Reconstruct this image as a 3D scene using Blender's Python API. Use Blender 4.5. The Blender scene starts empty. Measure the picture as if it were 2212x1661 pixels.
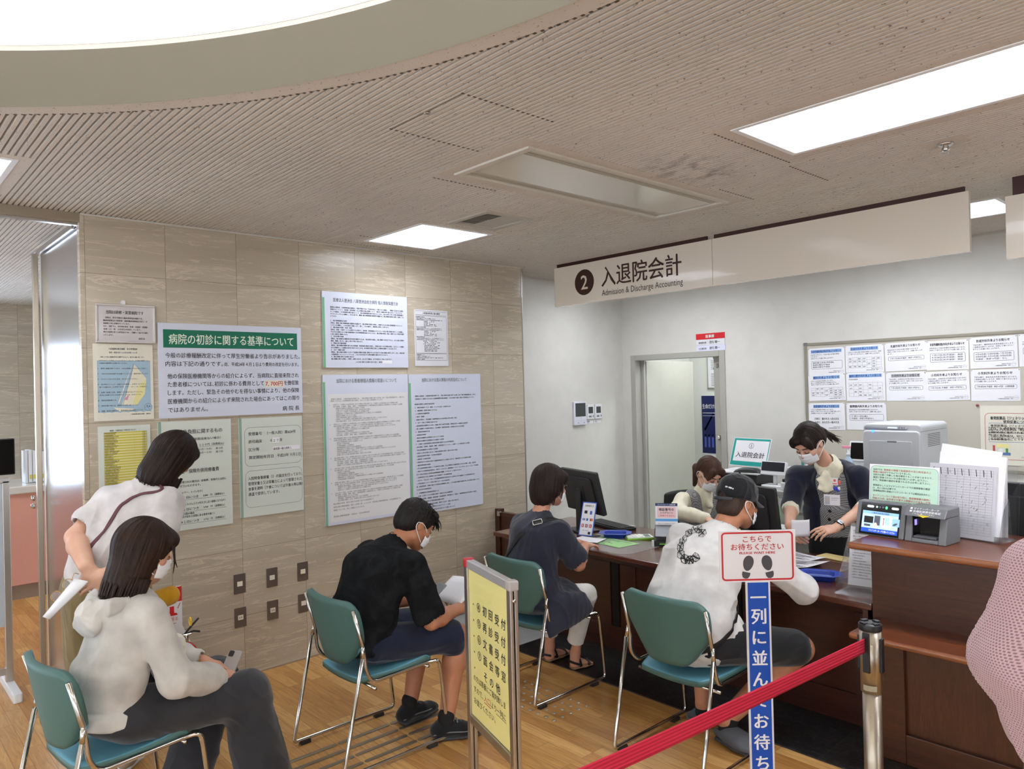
import bpy, bmesh, math, random
import numpy as np
from math import sin, cos, pi, radians, sqrt
from mathutils import Vector, Matrix
from mathutils.bvhtree import BVHTree

# ------------------------------------------------------------------ camera, world, exposure
SC = bpy.context.scene
COL = SC.collection
cam_d = bpy.data.cameras.new('camera')
cam_d.sensor_fit = 'HORIZONTAL'; cam_d.sensor_width = 36.0
cam_d.lens = 36.0 * 1610.77 / 2212.0
cam_d.clip_start = 0.05; cam_d.clip_end = 100
cam = bpy.data.objects.new('camera', cam_d); COL.objects.link(cam)
def cam_matrix(yaw, pitch, roll):
    f = Vector((cos(pitch)*cos(yaw), cos(pitch)*sin(yaw), sin(pitch)))
    r = Vector((sin(yaw), -cos(yaw), 0)); u = r.cross(f)
    r2 = r*cos(roll) + u*sin(roll); u2 = u*cos(roll) - r*sin(roll)
    m = Matrix((r2, u2, -f)).transposed().to_4x4()
    m.translation = (0, 0, 1.8)
    return m
cam.matrix_world = cam_matrix(radians(137.72867), radians(0.2618), radians(-1.40525))
SC.camera = cam
SC.view_settings.view_transform = 'Standard'
SC.view_settings.look = 'None'
SC.view_settings.exposure = 0.1
SC.view_settings.gamma = 1.0
SC.view_settings.use_curve_mapping = False
world = bpy.data.worlds.new('world'); SC.world = world; world.use_nodes = True
world.node_tree.nodes['Background'].inputs[0].default_value = (0.75, 0.85, 1.0, 1)
world.node_tree.nodes['Background'].inputs[1].default_value = 0.6
LAMP = 13.5          # radiance of the ceiling lamps
COVE = 15.0          # radiance of the cove light strip in the round ceiling recess
DAY = 7.0; HALL_FILL = 2.0           # radiance of the corridor window and of the added hall windows

# ------------------------------------------------------------------ helpers
XF = {}            # object name -> world matrix of the frame its mesh is written in
def s2l(c):
    return tuple((v/12.92 if v <= .04045 else ((v+.055)/1.055)**2.4) for v in [k/255 for k in c])
def tag(o, label=None, cat=None, group=None, kind=None):
    if label: o['label'] = label
    if cat: o['category'] = cat
    if group: o['group'] = group
    if kind: o['kind'] = kind
    return o
def thing(name, label, cat, loc=(0, 0, 0), rotz=0.0, group=None):
    o = bpy.data.objects.new(name, None); COL.objects.link(o)
    o.empty_display_size = .1
    o.location = loc; o.rotation_euler = (0, 0, rotz)
    XF[o.name] = Matrix.Translation(loc) @ Matrix.Rotation(rotz, 4, 'Z')
    return tag(o, label, cat, group)
def copy_tree(o, parent=None, loc=None, rotz=None):
    c = o.copy(); COL.objects.link(c); c.parent = parent
    if loc is not None: c.location = loc
    if rotz is not None: c.rotation_euler = (0, 0, rotz)
    for ch in list(o.children): copy_tree(ch, c)
    return c

_txt = {}
def glyphs(s, bold=0.0):
    """flat triangulated outline of a line of writing, one em high, baseline at 0"""
    k = (s, bold)
    if k not in _txt:
        c = bpy.data.curves.new('t', 'FONT'); c.body = s; c.resolution_u = 2; c.offset = bold
        o = bpy.data.objects.new('t', c); COL.objects.link(o)
        dg = bpy.context.evaluated_depsgraph_get(); e = o.evaluated_get(dg)
        me = bpy.data.meshes.new_from_object(e)
        n = len(me.vertices); co = np.zeros(n*3); me.vertices.foreach_get('co', co)
        fs = [tuple(p.vertices) for p in me.polygons]
        bpy.data.objects.remove(o); bpy.data.curves.remove(c); bpy.data.meshes.remove(me)
        _txt[k] = (co.reshape(-1, 3)[:, :2].copy(), fs)
    return _txt[k]

class MB:
    """collects shapes and links them as ONE mesh object"""
    def __init__(self, frame=None):
        self.v = []; self.f = []; self.m = []; self.s = []; self.F = frame
    def add(self, vs, fs, m=0, smooth=False):
        b = len(self.v)
        if self.F is not None: vs = [self.F @ Vector(v) for v in vs]
        self.v += [tuple(v) for v in vs]
        for f in fs:
            self.f.append(tuple(b+i for i in f)); self.m.append(m); self.s.append(smooth)
        return self
    def box(self, lo, hi, m=0, mat=None):
        x0, y0, z0 = lo; x1, y1, z1 = hi
        vs = [(x0,y0,z0),(x1,y0,z0),(x1,y1,z0),(x0,y1,z0),(x0,y0,z1),(x1,y0,z1),(x1,y1,z1),(x0,y1,z1)]
        if mat is not None: vs = [mat @ Vector(v) for v in vs]
        return self.add(vs, [(0,3,2,1),(4,5,6,7),(0,1,5,4),(1,2,6,5),(2,3,7,6),(3,0,4,7)], m)
    def rbox(self, lo, hi, r, m=0, n=4, axis=2, mat=None):
        """box whose four edges along axis are rounded"""
        a, b = [i for i in range(3) if i != axis]
        pts = rrect(lo[a], lo[b], hi[a], hi[b], r, n)
        vs = []
        for z in (lo[axis], hi[axis]):
            for p in pts:
                q = [0, 0, 0]; q[a] = p[0]; q[b] = p[1]; q[axis] = z; vs.append(q)
        if mat is not None: vs = [mat @ Vector(v) for v in vs]
        N = len(pts); fs = [tuple(range(N))[::-1], tuple(range(N, 2*N))] + [(i, (i+1) % N, N+(i+1) % N, N+i) for i in range(N)]
        if axis == 1: fs = [f[::-1] for f in fs]
        return self.add(vs, fs, m)
    def prism(self, pts, ext, m=0):
        """polygon (3D points) pushed along ext"""
        N = len(pts); e = Vector(ext); vs = [Vector(p) for p in pts] + [Vector(p)+e for p in pts]
        return self.add(vs, [tuple(range(N))[::-1], tuple(range(N, 2*N))] + [(i, (i+1) % N, N+(i+1) % N, N+i) for i in range(N)], m)
    def tube(self, path, r, n=10, m=0, cap=True, flat=None, smooth=True):
        P = [Vector(p) for p in path]; N = len(P)
        rs = r if hasattr(r, '__len__') else [r]*N
        up = None; rings = []
        for i in range(N):
            t = (P[min(i+1, N-1)]-P[max(i-1, 0)])
            if t.length < 1e-9: t = Vector((0, 0, 1))
            t.normalize()
            if up is None:
                up = Vector(flat) if flat is not None else (Vector((0, 0, 1)) if abs(t.z) < .9 else Vector((1, 0, 0)))
            up = (up - t*up.dot(t))
            if up.length < 1e-6: up = t.orthogonal()
            up.normalize(); sd = t.cross(up)
            ra, rb = rs[i] if hasattr(rs[i], '__len__') else (rs[i], rs[i])
            rings.append([P[i] + sd*(cos(2*pi*k/n)*ra) + up*(sin(2*pi*k/n)*rb) for k in range(n)])
        vs = [q for R in rings for q in R]; fs = []
        for i in range(N-1):
            for k in range(n):
                a = i*n+k; b = i*n+(k+1) % n
                fs.append((a, b, b+n, a+n))
        if cap: fs += [tuple(range(n))[::-1], tuple(range((N-1)*n, N*n))]
        return self.add(vs, fs, m, smooth)
    def lathe(self, prof, c, n=24, m=0, axis=(0, 0, 1), smooth=True):
        """prof: list of (radius, height)"""
        ax = Vector(axis).normalized(); a = ax.orthogonal().normalized(); b = ax.cross(a); c = Vector(c)
        vs = [c + ax*h + a*(r*cos(2*pi*k/n)) + b*(r*sin(2*pi*k/n)) for r, h in prof for k in range(n)]
        fs = []
        for i in range(len(prof)-1):
            for k in range(n):
                p = i*n+k; q = i*n+(k+1) % n
                fs.append((p, q, q+n, p+n))
        fs += [tuple(range(n))[::-1], tuple(range((len(prof)-1)*n, len(prof)*n))]
        return self.add(vs, fs, m, smooth)
    def grid(self, fn, nu, nv, m=0, smooth=True):
        vs = [fn(i/nu, j/nv) for i in range(nu+1) for j in range(nv+1)]
        fs = [(i*(nv+1)+j, (i+1)*(nv+1)+j, (i+1)*(nv+1)+j+1, i*(nv+1)+j+1) for i in range(nu) for j in range(nv)]
        return self.add(vs, fs, m, smooth)
    def ball(self, c, r, m=0, n=16, rot=None):
        r = r if hasattr(r, '__len__') else (r, r, r); c = Vector(c)
        R = rot if rot is not None else Matrix.Identity(3)
        def fn(u, v):
            a = 2*pi*u; b = pi*(v-.5)
            return c + R @ Vector((r[0]*cos(b)*cos(a), r[1]*cos(b)*sin(a), r[2]*sin(b)))
        return self.grid(fn, n, max(6, n//2), m)
    def build(self, name, mats, parent=None, bevel=0.0, solid=0.0, subsurf=0, kind=None, seg=2):
        me = bpy.data.meshes.new(name)
        vs = self.v
        if parent is not None:
            Mi = XF[parent.name].inverted(); vs = [tuple(Mi @ Vector(v)) for v in vs]
        me.from_pydata(vs, [], self.f)
        if not isinstance(mats, (list, tuple)): mats = [mats]
        for k in mats: me.materials.append(k)
        me.polygons.foreach_set('material_index', self.m)
        me.polygons.foreach_set('use_smooth', self.s)
        me.update()
        o = bpy.data.objects.new(name, me); COL.objects.link(o)
        if parent is not None: o.parent = parent; XF[o.name] = XF[parent.name]
        else: XF[o.name] = Matrix.Identity(4)
        if solid:
            q = o.modifiers.new('solid', 'SOLIDIFY'); q.thickness = solid; q.offset = 0
        if bevel:
            q = o.modifiers.new('bevel', 'BEVEL'); q.width = bevel; q.segments = seg; q.limit_method = 'ANGLE'; q.angle_limit = radians(40)
        if subsurf:
            q = o.modifiers.new('sub', 'SUBSURF'); q.levels = subsurf; q.render_levels = subsurf
        if kind: o['kind'] = kind
        return o

def rrect(x0, y0, x1, y1, r, n=5):
    out = []
    for cx, cy, a0 in ((x1-r, y0+r, -pi/2), (x1-r, y1-r, 0), (x0+r, y1-r, pi/2), (x0+r, y0+r, pi)):
        for i in range(n+1):
            a = a0 + pi/2*i/n; out.append((cx+r*cos(a), cy+r*sin(a)))
    return out
def bez(pts, n=8):
    """smooth (Catmull-Rom) path through points"""
    P = [Vector(p) for p in pts]; out = []
    for i in range(len(P)-1):
        p0 = P[max(i-1, 0)]; p1 = P[i]; p2 = P[i+1]; p3 = P[min(i+2, len(P)-1)]
        for k in range(n):
            t = k/n
            out.append(.5*((2*p1)+(p2-p0)*t+(2*p0-5*p1+4*p2-p3)*t*t+(3*p1-p0-3*p2+p3)*t**3))
    return out + [P[-1]]
def rounded(pts, r, n=6):
    """polyline with its corners rounded"""
    P = [Vector(p) for p in pts]; out = [P[0]]
    for i in range(1, len(P)-1):
        a = (P[i-1]-P[i]); b = (P[i+1]-P[i]); d = min(r, a.length*.49, b.length*.49)
        p = P[i]+a.normalized()*d; q = P[i]+b.normalized()*d
        for k in range(n+1):
            t = k/n; out.append(p*(1-t)**2 + P[i]*2*t*(1-t) + q*t*t)
    return out + [P[-1]]

def frame_of(o, right, up):
    r = Vector(right).normalized(); u = Vector(up); u = (u-r*u.dot(r)).normalized(); n = r.cross(u)
    m = Matrix((r, u, n)).transposed().to_4x4(); m.translation = Vector(o); return m
class Print(MB):
    """a sheet or board: local x to the right, y up, z out of its face"""
    def __init__(self, origin, right=(0, 1, 0), up=(0, 0, 1)):
        super().__init__(frame_of(origin, right, up)); self.z = 0.0
    def rect(self, x0, y0, x1, y1, m, lift=.0004, r=0):
        pts = rrect(x0, y0, x1, y1, r) if r else [(x0, y0), (x1, y0), (x1, y1), (x0, y1)]
        return self.add([(a, b, self.z+lift) for a, b in pts], [tuple(range(len(pts)))], m)
    def poly(self, pts, m, lift=.0006):
        return self.add([(a, b, self.z+lift) for a, b in pts], [tuple(range(len(pts)))], m)
    def disc(self, cx, cy, r, m, lift=.0006, ry=None, n=28, rot=0):
        ry = ry or r
        return self.poly([(cx+r*cos(2*pi*k/n)*cos(rot)-ry*sin(2*pi*k/n)*sin(rot), cy+r*cos(2*pi*k/n)*sin(rot)+ry*sin(2*pi*k/n)*cos(rot)) for k in range(n)], m, lift)
    def line(self, pts, w, m, lift=.0007, closed=False):
        P = [Vector((p[0], p[1])) for p in pts]; N = len(P); vs = []; 
        for i in range(N):
            a = P[(i-1) % N] if (closed or i) else P[i]; b = P[(i+1) % N] if (closed or i < N-1) else P[i]
            t = (b-a); t = t.normalized() if t.length else Vector((1, 0)); nn = Vector((-t.y, t.x))*w/2
            vs += [(P[i].x+nn.x, P[i].y+nn.y, self.z+lift), (P[i].x-nn.x, P[i].y-nn.y, self.z+lift)]
        fs = [(2*i+1, 2*i+3, 2*i+2, 2*i) for i in range(N-1)]
        if closed: fs.append((2*N-1, 1, 0, 2*N-2))
        return self.add(vs, fs, m)
    def border(self, x0, y0, x1, y1, r, w, m, lift=.0007):
        pts = rrect(x0, y0, x1, y1, r) if r else [(x0, y0), (x1, y0), (x1, y1), (x0, y1)]
        return self.line(pts, w, m, lift, True)
    def text(self, s, x, y, size, m, w=None, align='l', bold=0.0, lift=.001):
        """baseline y, left x (or centre / right); w squeezes or stretches the line to that width"""
        co, fs = glyphs(s)
        if not len(co): return self
        x0 = co[:, 0].min(); x1 = co[:, 0].max(); sx = size
        if w: sx = w/max(x1-x0, 1e-6)
        W = (x1-x0)*sx
        if not bold and size < .021: bold = .018
        ox = x if align == 'l' else (x-W/2 if align == 'c' else x-W)
        for k in ((0, 0),) if not bold else ((-.5, 0), (.5, 0), (0, .5)) if size > .02 else ((-.5, 0), (.5, 0)):
            self.add([(ox+(a-x0)*sx+k[0]*bold*1.6*size, y+(b+k[1]*bold*1.6)*size, self.z+lift+(k[0]+1.5*k[1])*.00025) for a, b in co], fs, m)
        return self
    def slab(self, x0, y0, x1, y1, t, m=0, r=0):
        pts = rrect(x0, y0, x1, y1, r) if r else [(x0, y0), (x1, y0), (x1, y1), (x0, y1)]
        self.prism([(a, b, self.z-t) for a, b in pts], (0, 0, t), m) if self.F is None else None
        if self.F is not None:
            N = len(pts); vs = [(a, b, self.z-t) for a, b in pts]+[(a, b, self.z) for a, b in pts]
            self.add(vs, [tuple(range(N))[::-1], tuple(range(N, 2*N))]+[(i, (i+1) % N, N+(i+1) % N, N+i) for i in range(N)], m)
        return self

# ---- solid modelling on a voxel grid, for bodies and cloth
def hash3(i, j, k, seed):
    h = (i*374761393 + j*668265263 + k*2147483647 + seed*974711) & 0xffffffff
    h = ((h ^ (h >> 13))*1274126177) & 0xffffffff
    return ((h ^ (h >> 16)) & 0xffff)/32767.5 - 1
def vnoise(p, seed=0):
    p = np.asarray(p); i = np.floor(p).astype(np.int64); f = p-i; f = f*f*(3-2*f); out = 0
    for a in (0, 1):
        for b in (0, 1):
            for c in (0, 1):
                w = (f[:, 0] if a else 1-f[:, 0])*(f[:, 1] if b else 1-f[:, 1])*(f[:, 2] if c else 1-f[:, 2])
                out = out + w*hash3(i[:, 0]+a, i[:, 1]+b, i[:, 2]+c, seed)
    return out
def A(v): return np.array(v, dtype=float)
def nrm(v): v = A(v); return v/max(np.linalg.norm(v), 1e-9)
class Solid:
    def __init__(self, h=.005): self.h = h; self.ops = []
    def ell(self, c, rad, R=None, k=.02, sub=False):
        """ellipsoid; R rows are its axes"""
        R = np.eye(3) if R is None else A(R); c = A(c); rad = A(rad); mn = rad.min(); mx = rad.max()
        def fn(P):
            q = (P-c) @ R.T; s = np.sqrt(((q/rad)**2).sum(-1)); g = np.sqrt(((q/rad**2)**2).sum(-1))+1e-9
            return s*(s-1)/g
        self.ops.append((fn, c-mx, c+mx, k, sub)); return self
    def cap(self, p0, p1, r0, r1=None, k=.02, ax=None, sub=False, end=1.0):
        """tapered limb; r may be (width, depth), width lying along ax"""
        p0 = A(p0); p1 = A(p1); r1 = r0 if r1 is None else r1
        a0, b0 = r0 if hasattr(r0, '__len__') else (r0, r0); a1, b1 = r1 if hasattr(r1, '__len__') else (r1, r1)
        d = p1-p0; L = np.linalg.norm(d)+1e-9; d = d/L
        w = nrm(np.cross([.3, .5, .8], d)) if ax is None else A(ax)
        w = nrm(w-d*(w@d)); e = np.cross(d, w)
        def fn(P):
            q = P-p0; t = q@d; tc = np.clip(t, 0, L); u = tc/L; a = a0+(a1-a0)*u; b = b0+(b1-b0)*u
            o = (t-tc)/(np.minimum(a, b)*end); x = (q@w)/a; y = (q@e)/b
            s = np.sqrt(x*x+y*y+o*o); g = np.sqrt((x/a)**2+(y/b)**2+(o/np.minimum(a, b))**2)+1e-9
            return s*(s-1)/g
        mx = max(a0, b0, a1, b1); self.ops.append((fn, np.minimum(p0, p1)-mx, np.maximum(p0, p1)+mx, k, sub)); return self
    def chain(self, pts, rs, k=.02, ax=None):
        for i in range(len(pts)-1): self.cap(pts[i], pts[i+1], rs[i], rs[i+1], k, ax)
        return self
    def mesh(self):
        h = self.h
        lo = np.min([o[1] for o in self.ops if not o[4]], 0)-3*h; hi = np.max([o[2] for o in self.ops if not o[4]], 0)+3*h
        n = np.ceil((hi-lo)/h).astype(int)+1; V = np.full(n, 1.0, np.float32)
        for fn, a, b, k, sub in self.ops:
            i0 = np.clip(np.floor((a-k-2*h-lo)/h).astype(int), 0, n-1); i1 = np.clip(np.ceil((b+k+2*h-lo)/h).astype(int)+1, 1, n)
            if np.any(i1 <= i0): continue
            gx = [lo[q]+h*np.arange(i0[q], i1[q]) for q in range(3)]
            P = np.stack(np.meshgrid(*gx, indexing='ij'), -1)
            D = fn(P).astype(np.float32); S = V[i0[0]:i1[0], i0[1]:i1[1], i0[2]:i1[2]]
            k = max(k, 1e-5)
            if sub:
                D = -D; hh = np.maximum(k-np.abs(S-D), 0)/k; S[...] = np.maximum(S, D)+hh*hh*k*.25
            else:
                hh = np.maximum(k-np.abs(S-D), 0)/k; S[...] = np.minimum(S, D)-hh*hh*k*.25
        return nets(V, lo, h)
def nets(V, lo, h):
    ins = V < 0; n = np.array(V.shape)-1
    cnt = np.zeros(n, np.int8); C8 = [(a, b, c) for a in (0, 1) for b in (0, 1) for c in (0, 1)]
    for a, b, c in C8: cnt += ins[a:a+n[0], b:b+n[1], c:c+n[2]]
    act = (cnt > 0) & (cnt < 8); I = np.argwhere(act)
    idx = np.full(n, -1, np.int32); idx[act] = np.arange(len(I))
    val = {q: V[I[:, 0]+q[0], I[:, 1]+q[1], I[:, 2]+q[2]] for q in C8}
    acc = np.zeros((len(I), 3)); w = np.zeros(len(I))
    for p in C8:
        for ax in range(3):
            if p[ax]: continue
            q = tuple(1 if t == ax else p[t] for t in range(3)); va = val[p]; vb = val[q]
            m = (va < 0) != (vb < 0); t = np.where(m, va/np.where(m, va-vb, 1), 0)
            pt = np.tile(A(p), (len(I), 1)); pt[:, ax] = t
            acc += pt*m[:, None]; w += m
    P = lo+h*(I+acc/w[:, None]); Q = []
    for ax in range(3):
        b, c = (ax+1) % 3, (ax+2) % 3
        sl = [slice(None)]*3; s2 = [slice(None)]*3; sl[ax] = slice(0, -1); s2[ax] = slice(1, None)
        ch = ins[tuple(sl)] != ins[tuple(s2)]; E = np.argwhere(ch)
        E = E[(E[:, b] > 0) & (E[:, c] > 0) & (E[:, b] < n[b]) & (E[:, c] < n[c])]
        f = ins[E[:, 0], E[:, 1], E[:, 2]]
        def cell(db, dc):
            e = E.copy(); e[:, b] -= db; e[:, c] -= dc; return idx[e[:, 0], e[:, 1], e[:, 2]]
        q = np.stack([cell(1, 1), cell(0, 1), cell(0, 0), cell(1, 0)], -1); q[~f] = q[~f][:, ::-1]; Q.append(q)
    return P, np.concatenate(Q)
def vnormals(P, Q):
    fn = np.cross(P[Q[:, 2]]-P[Q[:, 0]], P[Q[:, 3]]-P[Q[:, 1]]); N = np.zeros_like(P)
    for k in range(4):
        for a in range(3): N[:, a] += np.bincount(Q[:, k], fn[:, a], len(P))
    return N/np.maximum(np.linalg.norm(N, axis=1, keepdims=True), 1e-12)
def relax(P, Q, it=2, f=.5):
    E = np.concatenate([Q[:, [k, (k+1) % 4]] for k in range(4)]); E = np.concatenate([E, E[:, ::-1]])
    deg = np.bincount(E[:, 0], minlength=len(P))[:, None]
    for _ in range(it):
        S = np.stack([np.bincount(E[:, 0], P[E[:, 1], a], len(P)) for a in range(3)], -1)/np.maximum(deg, 1)
        P = P+(S-P)*f
    return P
def mesh_obj(name, P, Q, mats, parent=None, extra=None):
    """quads (and optionally an MB of extra pieces) as one smooth mesh object"""
    me = bpy.data.meshes.new(name); P = np.asarray(P, float); Q = np.asarray(Q)
    ex_v = np.zeros((0, 3)); ex_f = []; ex_m = []
    if extra is not None and extra.v: ex_v = A(extra.v); ex_f = extra.f; ex_m = extra.m
    allv = np.concatenate([P, ex_v])
    if parent is not None:
        Mi = np.array(XF[parent.name].inverted()); allv = allv @ Mi[:3, :3].T + Mi[:3, 3]
    lv = list(Q.ravel()); st = list(range(0, 4*len(Q), 4)); mi = [0]*len(Q)
    for f, k in zip(ex_f, ex_m):
        st.append(len(lv)); lv += [i+len(P) for i in f]; mi.append(k)
    me.vertices.add(len(allv)); me.vertices.foreach_set('co', allv.astype(np.float32).ravel())
    me.loops.add(len(lv)); me.loops.foreach_set('vertex_index', np.array(lv, np.int32))
    me.polygons.add(len(st)); me.polygons.foreach_set('loop_start', np.array(st, np.int32))
    me.polygons.foreach_set('material_index', np.array(mi, np.int32))
    me.polygons.foreach_set('use_smooth', np.ones(len(st), bool))
    me.update(calc_edges=True); me.validate()
    for k in (mats if isinstance(mats, (list, tuple)) else [mats]): me.materials.append(k)
    o = bpy.data.objects.new(name, me); COL.objects.link(o)
    if parent is not None: o.parent = parent; XF[o.name] = XF[parent.name]
    else: XF[o.name] = Matrix.Identity(4)
    return o
def folds(P, Q, amp=.004, freq=9, dirn=(0, 0, 1), stretch=.25, seed=1):
    """push cloth in and out in long soft folds that run along dirn"""
    d = nrm(dirn); a = nrm(np.cross(d, [.31, .77, .55])); b = np.cross(d, a)
    q = np.stack([P@a*freq, P@b*freq, P@d*freq*stretch], -1)
    warp = np.stack([vnoise(q*.6+7, seed+5), vnoise(q*.6+19, seed+6), vnoise(q*.6+31, seed+7)], -1)
    q = q+warp*.9
    n = (1-np.abs(vnoise(q, seed)))**3*1.8-.8; n2 = (1-np.abs(vnoise(q*1.9+3, seed+3)))**4-.4; n3 = vnoise(q*.5, seed+9)
    return P+vnormals(P, Q)*((n*.75+n2*.6+n3*.5)*amp)[:, None]

# ------------------------------------------------------------------ materials
_mats = {}
class N:
    """tiny node-tree helper"""
    def __init__(self, name):
        self.mat = bpy.data.materials.new(name); self.mat.use_nodes = True
        self.t = self.mat.node_tree; self.b = self.t.nodes['Principled BSDF']
    def n(self, typ, **kw):
        q = self.t.nodes.new(typ)
        for k, v in kw.items():
            if k.startswith('i_'):
                key = k[2:]; key = int(key) if key.isdigit() else key.replace('_', ' ')
                q.inputs[key].default_value = v
            else: setattr(q, k, v)
        return q
    def l(self, a, b): self.t.links.new(a, b)
    def co(self, scale=(1, 1, 1), loc=(0, 0, 0), rot=(0, 0, 0)):
        c = self.n('ShaderNodeTexCoord'); m = self.n('ShaderNodeMapping')
        m.inputs['Scale'].default_value = scale; m.inputs['Location'].default_value = loc; m.inputs['Rotation'].default_value = rot
        self.l(c.outputs['Object'], m.inputs['Vector']); return m.outputs['Vector']
    def noise(self, vec, scale=5, detail=4, rough=.5, dist=0.0):
        q = self.n('ShaderNodeTexNoise'); q.inputs['Scale'].default_value = scale; q.inputs['Detail'].default_value = detail
        q.inputs['Roughness'].default_value = rough; q.inputs['Distortion'].default_value = dist
        self.l(vec, q.inputs['Vector']); return q.outputs['Fac']
    def ramp(self, fac, stops):
        q = self.n('ShaderNodeValToRGB'); e = q.color_ramp.elements
        while len(e) < len(stops): e.new(.5)
        for el, (p, c) in zip(e, stops):
            el.position = p; el.color = (*s2l(c), 1) if not isinstance(c, (int, float)) else (c, c, c, 1)
        self.l(fac, q.inputs['Fac']); return q.outputs['Color']
    def mix(self, fac, a, b, mode='MIX'):
        q = self.n('ShaderNodeMix', data_type='RGBA', blend_type=mode)
        for s, v in ((0, fac), (6, a), (7, b)):
            if hasattr(v, 'is_output'): self.l(v, q.inputs[s])
            elif s == 0: q.inputs[0].default_value = v
            else: q.inputs[s].default_value = (*s2l(v), 1)
        return q.outputs[2]
    def bump(self, h, strength=.2, dist=.002):
        q = self.n('ShaderNodeBump'); q.inputs['Strength'].default_value = strength; q.inputs['Distance'].default_value = dist
        self.l(h, q.inputs['Height']); self.l(q.outputs['Normal'], self.b.inputs['Normal']); return q
    def set(self, **kw):
        for k, v in kw.items():
            k = k.replace('_', ' ')
            if hasattr(v, 'is_output'): self.l(v, self.b.inputs[k])
            elif k in ('Base Color', 'Emission Color') and len(v) == 3: self.b.inputs[k].default_value = (*s2l(v), 1)
            else: self.b.inputs[k].default_value = v
        return self
def M(name, col, rough=.5, metal=0.0, bump=None, coat=0.0, emit=0.0, alpha=1.0, trans=0.0, spec=.5, var=0.0, sheen=0.0):
    """plain procedural material; var = soft colour variation, bump = (noise scale, strength)"""
    if name in _mats: return _mats[name]
    k = N(name); k.set(Base_Color=col, Roughness=rough, Metallic=metal, Coat_Weight=coat, Specular_IOR_Level=spec)
    if var:
        f = k.noise(k.co(), 6, 3); lo = tuple(c*(1-var) for c in col); hi = tuple(min(255, c*(1+var)) for c in col)
        k.set(Base_Color=k.ramp(f, [(.3, lo), (.7, hi)]))
    if bump:
        k.bump(k.noise(k.co(), bump[0], 3), bump[1], bump[2] if len(bump) > 2 else .002)
    if emit: k.set(Emission_Color=col, Emission_Strength=emit)
    if trans: k.set(Transmission_Weight=trans, IOR=1.45)
    if alpha < 1: k.set(Alpha=alpha)
    if sheen: k.set(Sheen_Weight=sheen)
    _mats[name] = k.mat; return k.mat

def mat_marble():
    k = N('beige_marble')
    v = k.co()
    sp = k.n('ShaderNodeSeparateXYZ'); k.l(v, sp.inputs[0])
    cb = k.n('ShaderNodeCombineXYZ'); ad = k.n('ShaderNodeMath', operation='ADD', i_1=-1.056+.432*4); k.l(sp.outputs['Y'], ad.inputs[0])
    az = k.n('ShaderNodeMath', operation='ADD', i_1=.042+.425*2); k.l(sp.outputs['Z'], az.inputs[0])
    k.l(ad.outputs[0], cb.inputs[0]); k.l(az.outputs[0], cb.inputs[1])
    br = k.n('ShaderNodeTexBrick', offset=0.0, offset_frequency=1, squash=1.0)
    for q, w in (('Scale', 1.0), ('Mortar Size', .0011), ('Mortar Smooth', .1), ('Bias', 0.0), ('Brick Width', .432), ('Row Height', .425)): br.inputs[q].default_value = w
    br.inputs['Color1'].default_value = (0, 0, 0, 1); br.inputs['Color2'].default_value = (1, 1, 1, 1)
    k.l(cb.outputs[0], br.inputs['Vector'])
    # each slab has its own stretch of veining
    sh = k.n('ShaderNodeVectorMath', operation='SCALE'); sh.inputs['Scale'].default_value = 3.7; k.l(br.outputs['Color'], sh.inputs[0])
    vv = k.n('ShaderNodeVectorMath', operation='ADD'); k.l(v, vv.inputs[0]); k.l(sh.outputs[0], vv.inputs[1])
    mp = k.n('ShaderNodeMapping'); mp.inputs['Scale'].default_value = (1, .85, 9); mp.inputs['Rotation'].default_value = (radians(-4), 0, 0); k.l(vv.outputs[0], mp.inputs[0])
    n1 = k.noise(mp.outputs[0], 2.3, 8, .66, 1.9); n2 = k.noise(mp.outputs[0], .9, 4, .5, .5); n3 = k.noise(k.co((1, 3, 8)), 30, 2)
    base = k.ramp(n2, [(.25, (180, 168, 149)), (.75, (199, 188, 168))])
    vein = k.ramp(n1, [(.545, 0.0), (.585, .95), (.625, 0.0)]); fl = k.ramp(n3, [(.66, 0.0), (.74, .6)])
    c = k.mix(vein, base, (216, 204, 182)); c = k.mix(fl, c, (220, 208, 186))
    pv = k.ramp(br.outputs['Color'], [(0, (247, 245, 243)), (1, (255, 255, 255))]); c = k.mix(1.0, c, pv, 'MULTIPLY')
    c = k.mix(br.outputs['Fac'], c, (128, 110, 88))
    k.set(Base_Color=c, Roughness=.21, Specular_IOR_Level=.5)
    k.bump(n3, .05, .001); _mats['beige_marble'] = k.mat; return k.mat
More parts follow.
